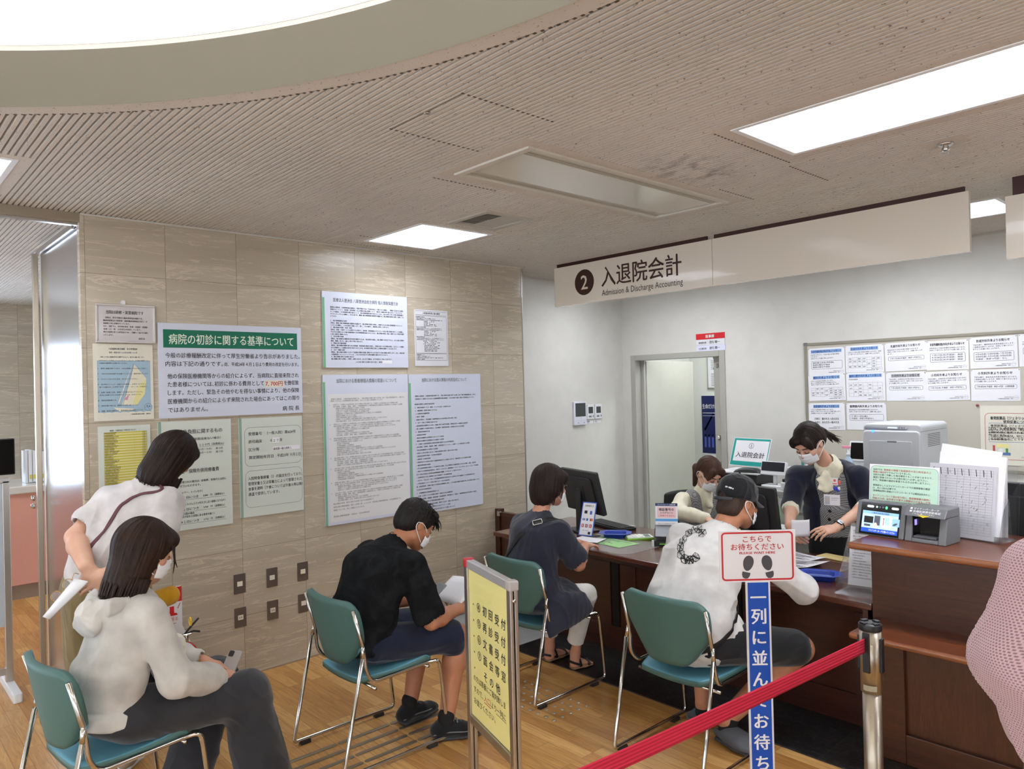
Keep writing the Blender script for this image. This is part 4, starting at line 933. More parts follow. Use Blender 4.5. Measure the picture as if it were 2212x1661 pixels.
for i, ((x, y), rz, lab) in enumerate(chairs):
    if i == 0: ch0.location = (x, y, 0); ch0.rotation_euler = (0, 0, rz)
    else:
        c = copy_tree(ch0, None, (x, y, 0), rz); c['label'] = lab

# ------------------------------------------------------------------ desk and high counter
t = thing('reception_desk', 'long dark mahogany reception desk with panelled front, below the admission sign', 'desk', (-2.9, 4.1, 0))
b = MB(); b.box((-4.28, 3.66, .688), (-1.508, 4.52, .72)); b.build('desktop', mat_wood('mahogany_top', (84, 42, 30), (106, 56, 40), rough=.22, coat=.6), t, bevel=.008, seg=3)
b = MB(); Y = 3.90
b.box((-4.20, Y, .10), (-1.54, Y+.03, .688)); b.box((-4.20, Y-.012, .60), (-1.54, Y, .688)); b.box((-4.20, Y-.012, .08), (-1.54, Y, .17))
for x in (-4.20, -3.47, -3.24, -2.55, -2.32, -1.69): b.box((x, Y-.013, .17), (x+.14 if x not in (-3.24, -2.32) else x+.12, Y, .60))
b.build('front_panel', DESKW, t, bevel=.003)
for xg in (-3.325, -2.405): b = MB(); b.box((xg, Y-.008, .16), (xg+.063, Y-.004, .61)); b.build('gap_shade', M('gap_shade_black', (20, 14, 12), .7), t)  # black strips paint the shade inside the gaps of the front
b = MB(); b.box((-4.18, Y+.02, 0), (-1.53, Y+.05, .10)); b.build('plinth', DESKW, t)
b = MB(); b.box((-4.235, 3.76, 0), (-4.20, 4.5, .688)); b.box((-4.245, 3.75, .0), (-4.19, 3.80, .688)); b.build('side_panel', DESKW, t, bevel=.003)
b = MB(); b.box((-1.565, 3.70, 0), (-1.54, 4.5, .688)); b.build('side_panel', DESKW, t)
# low swing gate at the wall end of the desk
t = thing('swing_gate', 'low wooden swing gate between the desk and the marble wall', 'gate', (-4.5, 4.3, 0))
b = MB(); b.box((-4.712, 4.055, 0), (-4.66, 4.115, .80)); b.build('gate_post', DESKW, t, bevel=.003)
b = MB(); b.box((-4.652, 4.07, .12), (-4.29, 4.10, .745)); b.box((-4.652, 4.062, .745), (-4.29, 4.108, .775)); b.build('gate_leaf', DESKW, t, bevel=.003)
b = MB(); b.box((-4.67, 4.04, .745), (-4.635, 4.06, .785)); b.lathe([(.008, 0), (.008, .03)], (-4.652, 4.05, .75), n=10); b.build('latch', CHROME, t, bevel=.002)
# high counter
t = thing('high_counter', 'high chestnut counter with a ledge and panelled front at the right', 'counter', (0, 3.85, 0))
b = MB(); b.box((-1.525, 3.455, 1.018), (2.6, 4.10, 1.05)); b.m[2] = b.m[5] = 1; b.build('countertop', [COUNTER, EDGEW], t, bevel=.013, seg=4)
b = MB(); b.box((-1.505, 3.667, .66), (2.5, 3.70, 1.018)); b.box((-1.505, 3.701, 0), (-1.475, 4.04, 1.018)); b.box((-1.505, 3.668, 0), (-1.475, 3.70, .659)); b.build('upper_panel', PANELW, t, bevel=.002)
b = MB(); b.box((-1.495, 3.37, .632), (2.55, 3.69, .662)); b.m[2] = b.m[5] = 1; b.build('ledge', [COUNTER, EDGEW], t, bevel=.013, seg=4)
b = MB(); b.box((-1.505, 3.692, .0), (2.5, 3.72, .632)); b.build('recessed_panel', PANELV, t)
b = MB()
xs = [-1.5045, -.62, .27, 1.16, 2.05]
for x in xs: b.box((x, 3.667, .0), (x+.135, 3.694, .632))
b.box((-1.37, 3.667, .545), (2.5, 3.6935, .632)); b.box((-1.37, 3.667, 0), (2.5, 3.6935, .14)); b.build('panel_frame', PANELW, t, bevel=.004)
b = MB(); b.box((-1.47, 3.95, .0), (2.5, 3.98, 1.018)); b.build('back_panel', PANELW, t)
# back shelf behind the staff
t = thing('back_cabinet', 'low white cabinet along the back office wall below the notice board', 'cabinet', (-1.6, 5.6, 0))
b = MB(); b.box((-3.0, 5.18, .955), (.4, 6.12, .985)); b.build('cabinet_top', M('cabinet_grey_top', (178, 178, 174), .45), t, bevel=.004)
b = MB(); b.box((-2.98, 5.23, .06), (.38, 6.11, .955)); b.build('body', WPLAST, t)
for i in range(5):
    b = MB(); x = -2.96+i*.67; b.box((x, 5.212, .10), (x+.655, 5.23, .93)); o = b.build('door', M('cabinet_door', (214, 214, 208), .45), t, bevel=.004)
    b = MB(); b.box((x+.30, 5.20, .82), (x+.38, 5.212, .84)); b.build('handle', ALU, o)
# wooden stand with the admission card sign
t = thing('side_table', 'plain dark side table behind the seated clerk', 'table', (-3.1, 5.45, 0))
b = MB(); b.box((-3.40, 5.22, .93), (-3.02, 5.68, .955)); b.build('tabletop', BLACKP, t)
for x in (-3.38, -3.06):
    for y in (5.24, 5.64): b = MB(); b.box((x, y, 0), (x+.025, y+.025, .93)); b.build('leg', BLACKP, t)

# ------------------------------------------------------------------ queue barrier
t = thing('queue_barrier', 'steel belt barrier post holding the red belt before the high counter', 'barrier post', (-1.13, 2.73, 0))
def post(t, x, y):
    b = MB(); b.lathe([(.16, 0), (.16, .012), (.15, .02), (.05, .035), (.032, .04)], (x, y, 0), 36); b.build('base', STEEL, t)
    b = MB(); b.lathe([(.0315, .03), (.0315, .70)], (x, y, 0), 32); b.build('pole', STEEL, t)
    b = MB(); b.lathe([(.0365, .685), (.0365, .912)], (x, y, 0), 32); b.build('belt_housing', STEEL, t)
    b = MB(); b.lathe([(.039, .905), (.040, .912), (.039, .926), (.030, .932), (.030, .929), (.0, .929)], (x, y, 0), 32)
    for k in range(4):
        a = radians(45+90*k+20); b.box((-.012, .020, .92), (.012, .036, .934), mat=Matrix.Translation((x, y, 0)) @ Matrix.Rotation(a, 4, 'Z'))
    b.build('cap', BLACKP, t, bevel=.001)
    for k in range(4):
        b = MB(); b.box((-.012, .034, .76), (.012, .043, .90) if k == 2 else (.012, .043, .88), mat=Matrix.Translation((x, y, 0)) @ Matrix.Rotation(radians(90*k), 4, 'Z')); b.build('belt_slot', BLACKP, t, bevel=.002)
    p = MB(); p.grid(lambda u, v: (x+.0369*cos(-2.0+1.3*u), y+.0369*sin(-2.0+1.3*u), .695+.02*v), 8, 1); p.build('maker_label', M('maker_label_buff', (170, 160, 136), .6), t)
post(t, -1.13, 2.73)
t2 = thing('queue_barrier', 'steel belt barrier post at the near end of the red belt', 'barrier post', (-1.325, .45, 0)); post(t2, -1.325, .45)
b = MB()
def belt(u, v):
    y = 2.69-(2.69-.49)*u; return (-1.133-.19*u, y, .832+.05*v-.012*sin(pi*u))
shell(b, belt, 30, 6, (.0012, 0, 0), 0, 0); RB = M('red_belt', (200, 22, 58), .75, sheen=.3)
k = N('red_belt_weave'); w = k.n('ShaderNodeTexWave', wave_type='BANDS', bands_direction='Z', i_Scale=32.0); k.l(k.co(), w.inputs['Vector']); k.set(Base_Color=k.ramp(w.outputs['Fac'], [(.2, (176, 16, 48)), (.7, (206, 26, 62))]), Roughness=.75); k.bump(w.outputs['Fac'], .5, .002)
tag(b.build('barrier_belt', k.mat), 'red woven barrier belt stretched to the steel post', 'barrier belt')

# please-wait sign on its blue strip
R = Vector((.672, .74, 0)).normalized(); Nn = Vector((.74, -.672, 0)).normalized()
base = Vector((-1.467, 2.556, 0))
t = thing('waiting_sign', 'white and red wait-here sign with two footprints above a tall blue strip', 'sign', base)
o0 = base-R*.1425+Vector((0, 0, 1.05))
b = Print(o0, R); W, H = .288, .192
b.slab(0, 0, W, H, .004, 0); b.border(.012, .008, W-.012, H-.008, .012, .0065, 1)
b.text('こちらで', W/2, .150, .027, 1, w=.107, align='c', bold=.012); b.text('お待ちください', W/2, .121, .027, 1, w=.198, align='c', bold=.012); b.text('PLEASE WAIT HERE', W/2, .104, .0128, 1, w=.135, align='c', bold=.03)
for s in (-1, 1):
    cx = W/2+s*.038; a = s*.22
    def P2(x, y): return (cx+(x*cos(a)+y*sin(a)*-1)*1.0, .058+x*sin(a)+y*cos(a))
    b.poly([P2(s*.0*0+.0195*cos(q)*(1+.12*sin(q)), .012+.029*sin(q)) for q in [2*pi*i/26 for i in range(26)]], 2)
    b.poly([P2(*p) for p in ((-.0155, -.022), (.0155, -.022), (.0150, -.034), (.010, -.044), (0, -.047), (-.010, -.044), (-.0150, -.034))], 2)
b.build('sign_card', [M('sign_white', (226, 222, 222), .35), REDINK, M('footprint_grey', (72, 70, 74), .5)], t)
b = Print(base-R*.046+Vector((0, 0, .02))+Nn*.001, R); W, H = .092, 1.03
b.slab(0, 0, W, H, .006, 0); b.rect(.007, .01, W-.007, H-.003, 1)
for i, c in enumerate('一列に並んでお待ち下さい'):
    b.text(c, W/2, H-.075-i*.0785 if c != '一' else H-.083, .062, 2, align='c', bold=.03)
b.build('blue_strip', [M('strip_white', (214, 212, 214), .4), BLUEP, M('letter_white', (232, 230, 230), .4)], t)
b = MB(); p = base-Nn*.02; b.lathe([(.012, .02), (.012, 1.1)], p, 14); b.build('pole', STEEL, t)
b = MB(); b.lathe([(.14, 0), (.14, .012), (.03, .024), (.012, .03)], p, 32); b.build('base', STEEL, t)

# aluminium A-frame notice stand
rz = radians(-16.9)
t = thing('notice_stand', 'aluminium notice stand with a yellow sheet listing reception windows four to six', 'notice stand', (-2.275, 1.915, 0), rz)
G = XF[t.name]; hw = .197
def gbox(b, lo, hi, m=0): b.box(lo, hi, m, mat=G)
for s in (-1, 1):
    b = MB()
    x = s*(hw+.017); gbox(b, (x-.017, -.014, .0), (x+.017, .0, 1.075)); gbox(b, (x-.017, .004, .0), (x+.017, .020, 1.075)); b.build('upright', ALU, t, bevel=.003)
    b = MB(); gbox(b, (x-.019, -.018, 1.045), (x+.019, .024, 1.085)); b.build('corner_cap', M('corner_plastic', (176, 168, 164), .35) if s > 0 else M('corner_red', (190, 40, 50), .4), t, bevel=.008, seg=3)
    b = MB(); gbox(b, (x-.02, -.22, .0), (x+.02, .22, .025)); b.build('foot', ALU, t, bevel=.004)
    for z in (1.01, .38):
        b = MB(); b.lathe([(.007, 0), (.007, .002), (.004, .003)], G @ Vector((x+s*.017, .003, z)), 12, axis=G.to_3x3() @ Vector((s, 0, 0))); b.build('screw', CHROME, t)
b = MB(); gbox(b, (-hw, -.014, 1.046), (hw, .020, 1.080)); b.build('top_rail', M('rail_clear_grey', (196, 196, 200), .25, .5), t, bevel=.003)
b = MB(); gbox(b, (-hw, -.014, .395), (hw, .020, .43)); b.build('bottom_rail', ALU, t, bevel=.003)
b = MB(); gbox(b, (-hw, .002, .43), (hw, .008, 1.046)); b.build('back_board', WPLAST, t)
rr = G.to_3x3() @ Vector((1, 0, 0))
class Bowed(Print):
    def add(self, vs, fs, m=0, smooth=False):
        return super().add([(x, y, z+.010*sin(pi*min(max(y/.6, 0), 1))*(x/.4)) for x, y, z in vs], fs, m, smooth)
b = Bowed(G @ Vector((-hw, -.004, .432)), rr); W, H = .394, .612
nx = 12
for j in range(12): b.rect(0.0, H*j/12, W, H*(j+1)/12, 0, 0)
rows = [('④', '初', '回', '受', '付'), ('⑤', '再', '診', '受', '付'), ('⑥', '文', '書', '受', '付'), ('⑦', '面', '会', '等', '窓'), ('', 'そ', 'の', '他', '')]
for i, rw in enumerate(rows):
    yy = H-.155-i*.066; b.disc(.045, yy+.016, .004, 1)
    for j, c in enumerate(rw):
        if c: b.text(c, .085+j*.062, yy, .044, 1, bold=.015)
b.text('の方は順番にご案内致しま', .03, .155, .03, 1, w=.33); b.text('すので、', .03, .108, .03, 1, w=.10); b.text('入口', .14, .108, .03, 2, w=.065); b.line([(.14, .1), (.21, .1)], .003, 2); b.text('より一列に', .215, .108, .03, 1, w=.14); b.line([(.26, .1), (.355, .1)], .002, 1); b.text('お並びください。', .03, .06, .03, 1, w=.22)
b.build('yellow_sheet', [YELP, INK, REDINK], t)

# ------------------------------------------------------------------ floor markings
t = None
k = 0; DOT = M('floor_stud', (190, 182, 168), .3, .8)
P0 = Vector((-3.17, 2.62, 0))
b = MB(); b.lathe([(.0115, 0), (.0105, .003), (.006, .005), (0, .0055)], (0, 0, 0), 14)
stud0 = None
for i in range(10):
    for j in range(5):
        x = -3.425+i*.0627; y = 2.847+j*.065
        if stud0 is None:
            stud0 = tag(b.build('floor_stud', DOT), 'small round metal stud in the oak floor near the navy-dressed woman\'s chair', 'floor stud', 'metal studs in the floor near the desk'); stud0.location = (x, y, 0)
        else:
            c = stud0.copy(); COL.objects.link(c); c.location = (x, y, 0)
bar0 = None
for i in range(4):
    for j in range(6):
        if bar0 is None:
            q = MB(); q.rbox((-.012, -.152, 0), (.012, .152, .005), .011, n=4); bar0 = tag(q.build('floor_bar', M('floor_bar_metal', (150, 140, 124), .35, .8), bevel=.0015), 'flat metal guide bar in the oak floor beneath the chair of the man in black', 'floor bar', 'metal guide bars in the floor'); o = bar0
        else: o = bar0.copy(); COL.objects.link(o)
        o.location = (-3.457+i*.0865, 2.347-j*.314, 0)

# ------------------------------------------------------------------ things on the desk
DZ = .7205
def tilt_frame(o, right, back, ang):
    """sheet standing at o, running along right, leaning backwards by ang"""
    r = Vector(right).normalized(); bk = Vector(back); bk = (bk-r*bk.dot(r)).normalized()
    return r, Vector((0, 0, 1))*cos(ang)+bk*sin(ang)
def monitor(label, c, right, w, h, zb, lean, logo=False, stand=True, back=None):
    """flat screen whose back we see; right runs along it as seen from behind"""
    r = Vector(right).normalized(); bk = Vector((r.y, -r.x, 0))     # towards us
    t = thing('computer_monitor', label, 'monitor', (c[0], c[1], c[2]))
    up = Vector((0, 0, 1))*cos(lean)+bk*sin(lean); o = Vector(c)+Vector((0, 0, zb))-r*w/2
    F = frame_of(o, r, up); MT = M('monitor_black', (40, 41, 42), .42, bump=(900, .08)); 
    b = MB(F); b.rbox((0, 0, -.028), (w, h, 0), .012); b.rbox((w*.14, h*.10, 0), (w*.86, h*.86, .016), .03); b.build('screen_housing', MT, t, bevel=.004)
    b = MB(F); b.box((.010, .012, -.0292), (w-.010, h-.010, -.0282)); b.build('screen', BLACKG, t)
    b = MB(F); b.box((w*.12, h*.915, .0002), (w*.72, h*.935, .0012)); b.build('vent_slot', BLACKP, t)
    b = MB(F); b.rbox((w*.36, h*.22, .016), (w*.64, h*.66, .019), .008); b.build('stand_mount', M('monitor_mount', (32, 33, 34), .4), t)
    if logo:
        p = Print(F @ Vector((w*.5, h*.52, .0195)), r, up); p.border(-.022, -.022, .022, .022, .0219, .0022, 0); p.text('DELL', 0, -.006, .017, 0, w=.028, align='c', bold=.02); p.build('emblem', M('emblem_grey', (150, 150, 150), .4), t)
    if stand:
        b = MB(); q = Vector(c)+bk*.055; b.prism([q-r*.032+bk*.012, q+r*.032+bk*.012, q+r*.032-bk*.014, q-r*.032-bk*.014], (-bk.x*.0, 0, zb+h*.5)); b.build('neck', M('monitor_mount', (32, 33, 34), .4), t, bevel=.004)
        b = MB(F.__class__.Translation(Vector(c)) @ Matrix((r, bk, Vector((0, 0, 1)))).transposed().to_4x4()); b.rbox((-.11, -.06, 0), (.11, .12, .012), .02); b.build('foot', M('monitor_mount', (32, 33, 34), .4), t, bevel=.003)
    return t
monitor('black computer monitor with a round emblem on its back, left end of the desk', (-3.79, 4.16, DZ), (.965, -.26, 0), .50, .325, .135, radians(13), True)
monitor('black computer monitor standing right behind the man in the black cap', (-2.52, 4.33, DZ), (.98, -.2, 0), .44, .30, .125, radians(8))
# card brand stand
t = thing('payment_card_stand', 'upright blue-edged card with rows of payment card marks beside the black monitor', 'sign', (-3.61, 3.985, DZ))
r, u = tilt_frame(0, (.86, .20, 0), (0.1, 1, 0), radians(20))
b = Print(Vector((-3.69, 3.965, DZ+.004)), r, u); W, H = .115, .245
b.slab(0, 0, W, H, .004, 1); b.rect(.007, .006, W-.007, H-.008, 0, .0006); b.text('ご利用可能カード', W/2, H-.032, .012, 2, w=.07, align='c'); b.rect(.02, H-.038, W-.02, H-.018, 6, .0008); b.text('ご利用可能カード', W/2, H-.032, .012, 2, w=.07, align='c', lift=.0014)
for x, y, w, h, m in ((.025, .160, .024, .022, 2), (.070, .155, .018, .026, 1), (.015, .110, .024, .014, 1), (.048, .108, .014, .018, 3), (.077, .108, .024, .018, 4), (.015, .060, .020, .024, 4), (.046, .060, .020, .024, 5), (.077, .060, .022, .024, 4)): b.rect(x, y, x+w, y+h, m, .0009)
b.text('VISA', .016, .113, .010, 6, w=.021, bold=.03, lift=.0016); b.disc(.085, .117, .006, 5, .0014); b.disc(.0925, .117, .006, 7, .0016)
for x, y in ((.019, .064), (.05, .064), (.081, .064)): b.line([(x, y), (x+.012, y+.016)], .003, 6, .0014); b.line([(x+.012, y), (x, y+.016)], .003, 6, .0014)
b.text('分割・リボ払い可', .03, .035, .008, 2, w=.05); b.rect(.075, .012, .095, .03, 2, .0009)
b.build('card_face', [PAPER, M('frame_blue', (66, 104, 196), .4), INK, M('mark_blue', (40, 90, 150), .5), M('mark_red', (206, 70, 60), .5), M('mark_dark_red', (150, 50, 50), .5), M('mark_pale', (220, 216, 214), .5), M('mark_orange', (226, 150, 60), .5)], t)
b = MB(); b.box((-3.69, 3.955, DZ), (-3.56, 4.06, DZ+.004)); b.build('foot', BLACKP, t)
# keyboard
t = thing('keyboard', 'black keyboard lying flat on the desk beneath the round-emblem monitor', 'keyboard', (-3.74, 4.40, DZ))
K = Matrix.Translation((-3.735, 4.375, DZ)) @ Matrix.Rotation(radians(-14), 4, 'Z')
b = MB(); b.prism([K @ Vector(p) for p in ((-.225, -.075, .0), (.225, -.075, .0), (.225, .075, .0), (-.225, .075, .0))], (0, 0, .02)); b.build('base', BLACKP, t, bevel=.004)
b = MB()
for i in range(15):
    for j in range(5): b.box((-.212+i*.0286, -.062+j*.026, .02), (-.212+i*.0286+.024, -.062+j*.026+.021, .027), mat=K)
b.build('keys', M('key_black', (40, 40, 42), .5), t)
def paper(name, label, pts, z, mats=PAPER, lines=0, curl=.0, seed=0, extra=None):
    """a loose sheet from four corners (near-left, near-right, far-right, far-left)"""
    a, b_, c, d = [Vector((p[0], p[1], z)) for p in pts]
    def S(u, v): return a*(1-u)*(1-v)+b_*u*(1-v)+c*u*v+d*(1-u)*v+Vector((0, 0, curl*(2*u-1)**2+curl*.6*v*v))
    m = MB(); m.grid(S, 10, 8, 0); random.seed(seed)
    for i in range(lines):
        v = .1+.8*i/max(lines, 1); u1 = random.uniform(.4, .92); e = Vector((0, 0, .0006))
        m.add([S(.08, v)+e, S(u1*.5, v)+e, S(u1, v)+e, S(u1, v+.35/lines*.9)+e, S(u1*.5, v+.35/lines*.9)+e, S(.08, v+.35/lines*.9)+e], [(0, 1, 4, 5), (1, 2, 3, 4)], 1)
    return tag(m.build(name, [mats, GREYINK], solid=.0004), label, 'paper')
paper('paper_sheet', 'loose printed white sheet on the desk behind the keyboard', [(-3.68, 4.40), (-3.60, 4.52), (-3.83, 4.50), (-3.90, 4.38)], DZ+.0008, lines=9, seed=1)
paper('paper_sheet', 'white sheet under the hand of the woman in the navy dress', [(-3.60, 3.80), (-3.39, 3.83), (-3.43, 3.97), (-3.62, 3.93)], DZ+.0065, curl=.004, seed=2)
# clear desk mat with a green leaflet under it
b = MB(); pts = [(x, y, DZ) for x, y in rrect(-3.62, 3.69, -3.03, 4.12, .10, 8)]; b.prism(pts, (0, 0, .002)); tag(b.build('desk_mat', M('mat_film', (200, 196, 192), .12, alpha=.28)), 'clear plastic desk mat with a rounded corner in front of the navy-dressed woman', 'desk mat')
paper('leaflet', 'green and white leaflet lying on the clear desk mat beside the calculator', [(-3.53, 3.86), (-3.20, 3.83), (-3.18, 4.03), (-3.52, 4.05)], DZ+.0028, mats=M('leaflet_green', (156, 204, 132), .5), lines=7, seed=4)
def tray(label, x, y, rz):
    t = thing('coin_tray', label, 'tray', (x, y, DZ), rz, 'blue plastic coin trays on the desk'); G = XF[t.name]
    TB = M('tray_blue', (32, 66, 168), .35); b = MB()
    def rg(hx, hy, ch, z): return [G @ Vector(p) for p in ((-hx+ch, -hy, z), (hx-ch, -hy, z), (hx, -hy+ch, z), (hx, hy-ch, z), (hx-ch, hy, z), (-hx+ch, hy, z), (-hx, hy-ch, z), (-hx, -hy+ch, z))]
    R = [rg(.075, .055, .02, 0), rg(.082, .062, .022, .026), rg(.115, .085, .045, .030), rg(.115, .085, .045, .033), rg(.078, .058, .021, .031), rg(.070, .050, .019, .010)]
    vs = [q for r_ in R for q in r_]; fs = [(i*8+k, i*8+(k+1) % 8, (i+1)*8+(k+1) % 8, (i+1)*8+k) for i in range(5) for k in range(8)]+[tuple(range(8))[::-1], tuple(range(40, 48))]
    b.add(vs, fs); b.build('tray_body', TB, t, bevel=.002)
    b = MB(); b.prism([p+Vector((0, 0, .0006)) for p in rg(.066, .046, .018, .0102)], (0, 0, .0015)); b.build('rubber_pad', M('pad_blue', (104, 122, 176), .7, bump=(500, .4)), t)
    return t
tray('blue coin tray with a pale ribbed pad, left of the green calculator', -3.46, 4.105, radians(35))
tray('blue coin tray on the desk beside the clear leaflet holder', -1.90, 3.955, radians(25))
# calculator
t = thing('calculator', 'lime green and white calculator between the blue tray and the card terminal', 'calculator', (-3.295, 4.165, DZ)); K = Matrix.Translation((-3.295, 4.165, DZ)) @ Matrix.Rotation(radians(52), 4, 'Z')
b = MB(); b.rbox((-.095, -.062, 0), (.095, .062, .014), .012, mat=K); b.build('body', M('lime_green', (138, 200, 60), .4), t, bevel=.003)
b = MB(); b.rbox((-.090, -.057, .014), (.090, .057, .020), .010, mat=K); b.build('top_face', M('calc_white', (232, 238, 226), .35), t, bevel=.002)
b = MB(); b.box((.035, -.045, .0202), (.075, .045, .0208), mat=K); b.build('display', M('lcd_grey', (128, 140, 130), .2), t)
b = MB()
for i in range(4):
    for j in range(5): b.rbox((-.082+i*.027, -.05+j*.0205, .020), (-.082+i*.027+.020, -.05+j*.0205+.015, .0235), .003, mat=K)
b.build('keys', M('key_pale', (246, 248, 240), .4), t)
# card terminal with its PIN notice
t = thing('card_terminal', 'black payment card terminal with a small printed PIN notice standing on it', 'card terminal', (-3.06, 4.17, DZ)); K = Matrix.Translation((-3.06, 4.17, DZ)) @ Matrix.Rotation(radians(36), 4, 'Z')
b = MB(); b.add([K @ Vector(p) for p in ((-.085, -.11, 0), (.085, -.11, 0), (.085, .11, 0), (-.085, .11, 0), (-.085, -.11, .035), (.085, -.11, .035), (.085, .11, .085), (-.085, .11, .085))], [(0, 3, 2, 1), (4, 5, 6, 7), (0, 1, 5, 4), (1, 2, 6, 5), (2, 3, 7, 6), (3, 0, 4, 7)]); b.build('body', BLACKP, t, bevel=.008, seg=3)
b = MB(); b.add([K @ Vector(p) for p in ((-.078, -.125, .062), (.078, -.125, .062), (.078, .02, .115), (-.078, .02, .115), (-.078, -.125, .068), (.078, -.125, .068), (.078, .02, .121), (-.078, .02, .121))], [(0, 3, 2, 1), (4, 5, 6, 7), (0, 1, 5, 4), (1, 2, 6, 5), (2, 3, 7, 6), (3, 0, 4, 7)]); b.build('key_shield', M('shield_black', (30, 31, 34), .35), t, bevel=.004)
b = MB(); b.box((-.05, -.114, .012), (.05, -.108, .020), mat=K); b.build('card_slot', M('slot_green', (120, 200, 70), .4), t)
b = MB(); b.rbox((-.10, -.125, 0), (-.085, -.10, .04), .004, mat=K); b.build('pen_clip', WPLAST, t)
r, u = tilt_frame(0, K.to_3x3() @ Vector((1, 0, 0)), K.to_3x3() @ Vector((0, 1, 0)), radians(24)); p = Print(K @ Vector((-.075, .03, .095)), r, u); W, H = .15, .175
p.slab(0, 0, W, H, .003, 0); p.rect(0, H-.02, W, H, 1, .0006); p.text('クレジットカード ご利用の際', W/2, H-.015, .011, 0, w=.12, align='c', bold=.02, lift=.0012); p.rect(.012, .072, W-.012, H-.026, 3, .0006, r=.006)
p.text('暗証番号の', W/2, .122, .022, 2, w=.10, align='c', bold=.04); p.text('入力がないと', W/2, .102, .015, 2, w=.09, align='c', bold=.03); p.text('ご利用できません', W/2, .082, .014, 4, w=.11, align='c', bold=.02); p.rect(0, .048, W, .066, 5, .0006); p.text('スタッフまでお声かけください', W/2, .028, .009, 2, w=.12, align='c'); p.rect(.01, .006, .07, .02, 6, .0006); p.rect(.10, .006, .12, .018, 1, .0006)
p.build('pin_notice', [PAPER, M('notice_navy', (30, 48, 96), .5), INK, M('notice_pink', (240, 204, 204), .5), REDINK, M('notice_blue', (90, 160, 220), .5), M('notice_rose', (240, 150, 150), .5)], t)
# papers, envelope and tray side of the desk
paper('paper_sheet', 'printed white form lying on the desk behind the wait-here sign, farther one', [(-2.34, 4.22), (-2.13, 4.20), (-2.07, 4.40), (-2.36, 4.47)], DZ+.001, lines=10, curl=.008, seed=5)
paper('paper_sheet', 'printed white form with a lifted corner in front of the yellow envelope', [(-2.22, 4.03), (-2.02, 4.06), (-1.98, 4.26), (-2.24, 4.21)], DZ+.012, lines=10, curl=.012, seed=6)
paper('paper_sheet', 'open white booklet sheet under the arm of the man in the black cap', [(-2.36, 3.82), (-2.12, 3.80), (-2.05, 4.02), (-2.33, 4.02)], DZ+.001, lines=12, curl=.006, seed=7)
b = MB(); K = Matrix.Translation((-2.03, 4.47, DZ+.0005)) @ Matrix.Rotation(radians(-8), 4, 'Z'); b.rbox((-.115, -.055, 0), (.115, .055, .007), .008, mat=K); b.add([K @ Vector(p) for p in ((-.115, .055, .0072), (.115, .055, .0072), (.0, .012, .0078))], [(0, 2, 1)]); tag(b.build('envelope', M('manila_yellow', (226, 202, 138), .65), bevel=.002), 'yellow manila envelope on the desk below the standing clerk', 'envelope')
# clear leaflet holder at the end of the desk, with papers inside
t = thing('leaflet_holder', 'clear acrylic leaflet holder at the right end of the desk against the high counter', 'leaflet holder', (-1.63, 3.95, DZ))
b = MB(); b.box((-1.722, 3.74, DZ), (-1.509, 3.98, DZ+.004)); o = b.build('base', CLEAR, t)
r, u = tilt_frame(0, (.95, .12, 0), (0.1, 1, 0), radians(14)); F = frame_of(Vector((-1.722, 3.90, DZ+.004)), r, u)
b = MB(F); b.box((0, 0, 0), (.215, .33, .003)); b.build('back_plate', CLEAR, t)
b = MB(F); b.box((0, .01, .035), (.215, .17, .038)); b.box((0, 0, .003), (.215, .004, .038)); b.build('pocket', CLEAR, t)
b = MB(); b.prism([Vector((-1.722, 3.75, DZ+.004)), Vector((-1.722, 3.90, DZ+.004)), F @ Vector((0, .33, 0))], (.003, 0, 0)); b.build('side_plate', CLEAR, t); b = MB(); b.prism([Vector((-1.51, 3.78, DZ+.004)), Vector((-1.51, 3.93, DZ+.004)), F @ Vector((.213, .33, 0))], (.003, 0, 0)); b.build('side_plate', CLEAR, t)
p = Print(F @ Vector((.003, .008, .012)), r, u); p.slab(0, 0, .208, .30, .008, 0)
random.seed(8)
for i in range(18): p.text('入院のご案内お会計窓口お支払方法'[random.randint(0, 4):random.randint(8, 16)], .015, .275-i*.014, .009, 1)
tag(p.build('leaflet', [PAPER, GREYINK]), 'printed leaflet standing inside the clear holder at the end of the desk', 'paper')

# ------------------------------------------------------------------ on the high counter
CT = 1.0505
t = thing('card_reader', 'grey face-recognition card reader with a lit blue screen on the high counter', 'card reader', (-1.38, 3.72, CT)); K = Matrix.Translation((-1.375, 3.70, CT)) @ Matrix.Rotation(radians(-6), 4, 'Z')
RG = M('reader_grey', (112, 113, 116), .42, bump=(900, .06))
def wedge(b, x0, x1, y0, y1, z0, z1, back, m=0):
    """block whose front face leans back by 'back'"""
    vs = [K @ Vector(q) for q in ((x0, y0, z0), (x1, y0, z0), (x1, y1, z0), (x0, y1, z0), (x0, y0+back, z1), (x1, y0+back, z1), (x1, y1, z1), (x0, y1, z1))]
    b.add(vs, [(0, 3, 2, 1), (4, 5, 6, 7), (0, 1, 5, 4), (1, 2, 6, 5), (2, 3, 7, 6), (3, 0, 4, 7)], m)
b = MB(); wedge(b, -.205, .03, -.05, .05, .0, .158, .045); b.build('screen_case', RG, t, bevel=.006)
kr = K.to_3x3() @ Vector((1, 0, 0)); ku = (K.to_3x3() @ Vector((0, .045, .158))).normalized(); p = Print(K @ Vector((-.205, -.05, .0)), kr, ku); p.z = .0012; H = .164; W = .235
p.rect(.022, .006, W-.022, H-.006, 0); p.rect(.032, .016, W-.030, .036, 2, .0008); p.rect(.032, .036, W-.030, .118, 1, .0008); p.rect(.032, .104, W-.030, .118, 3, .0010)
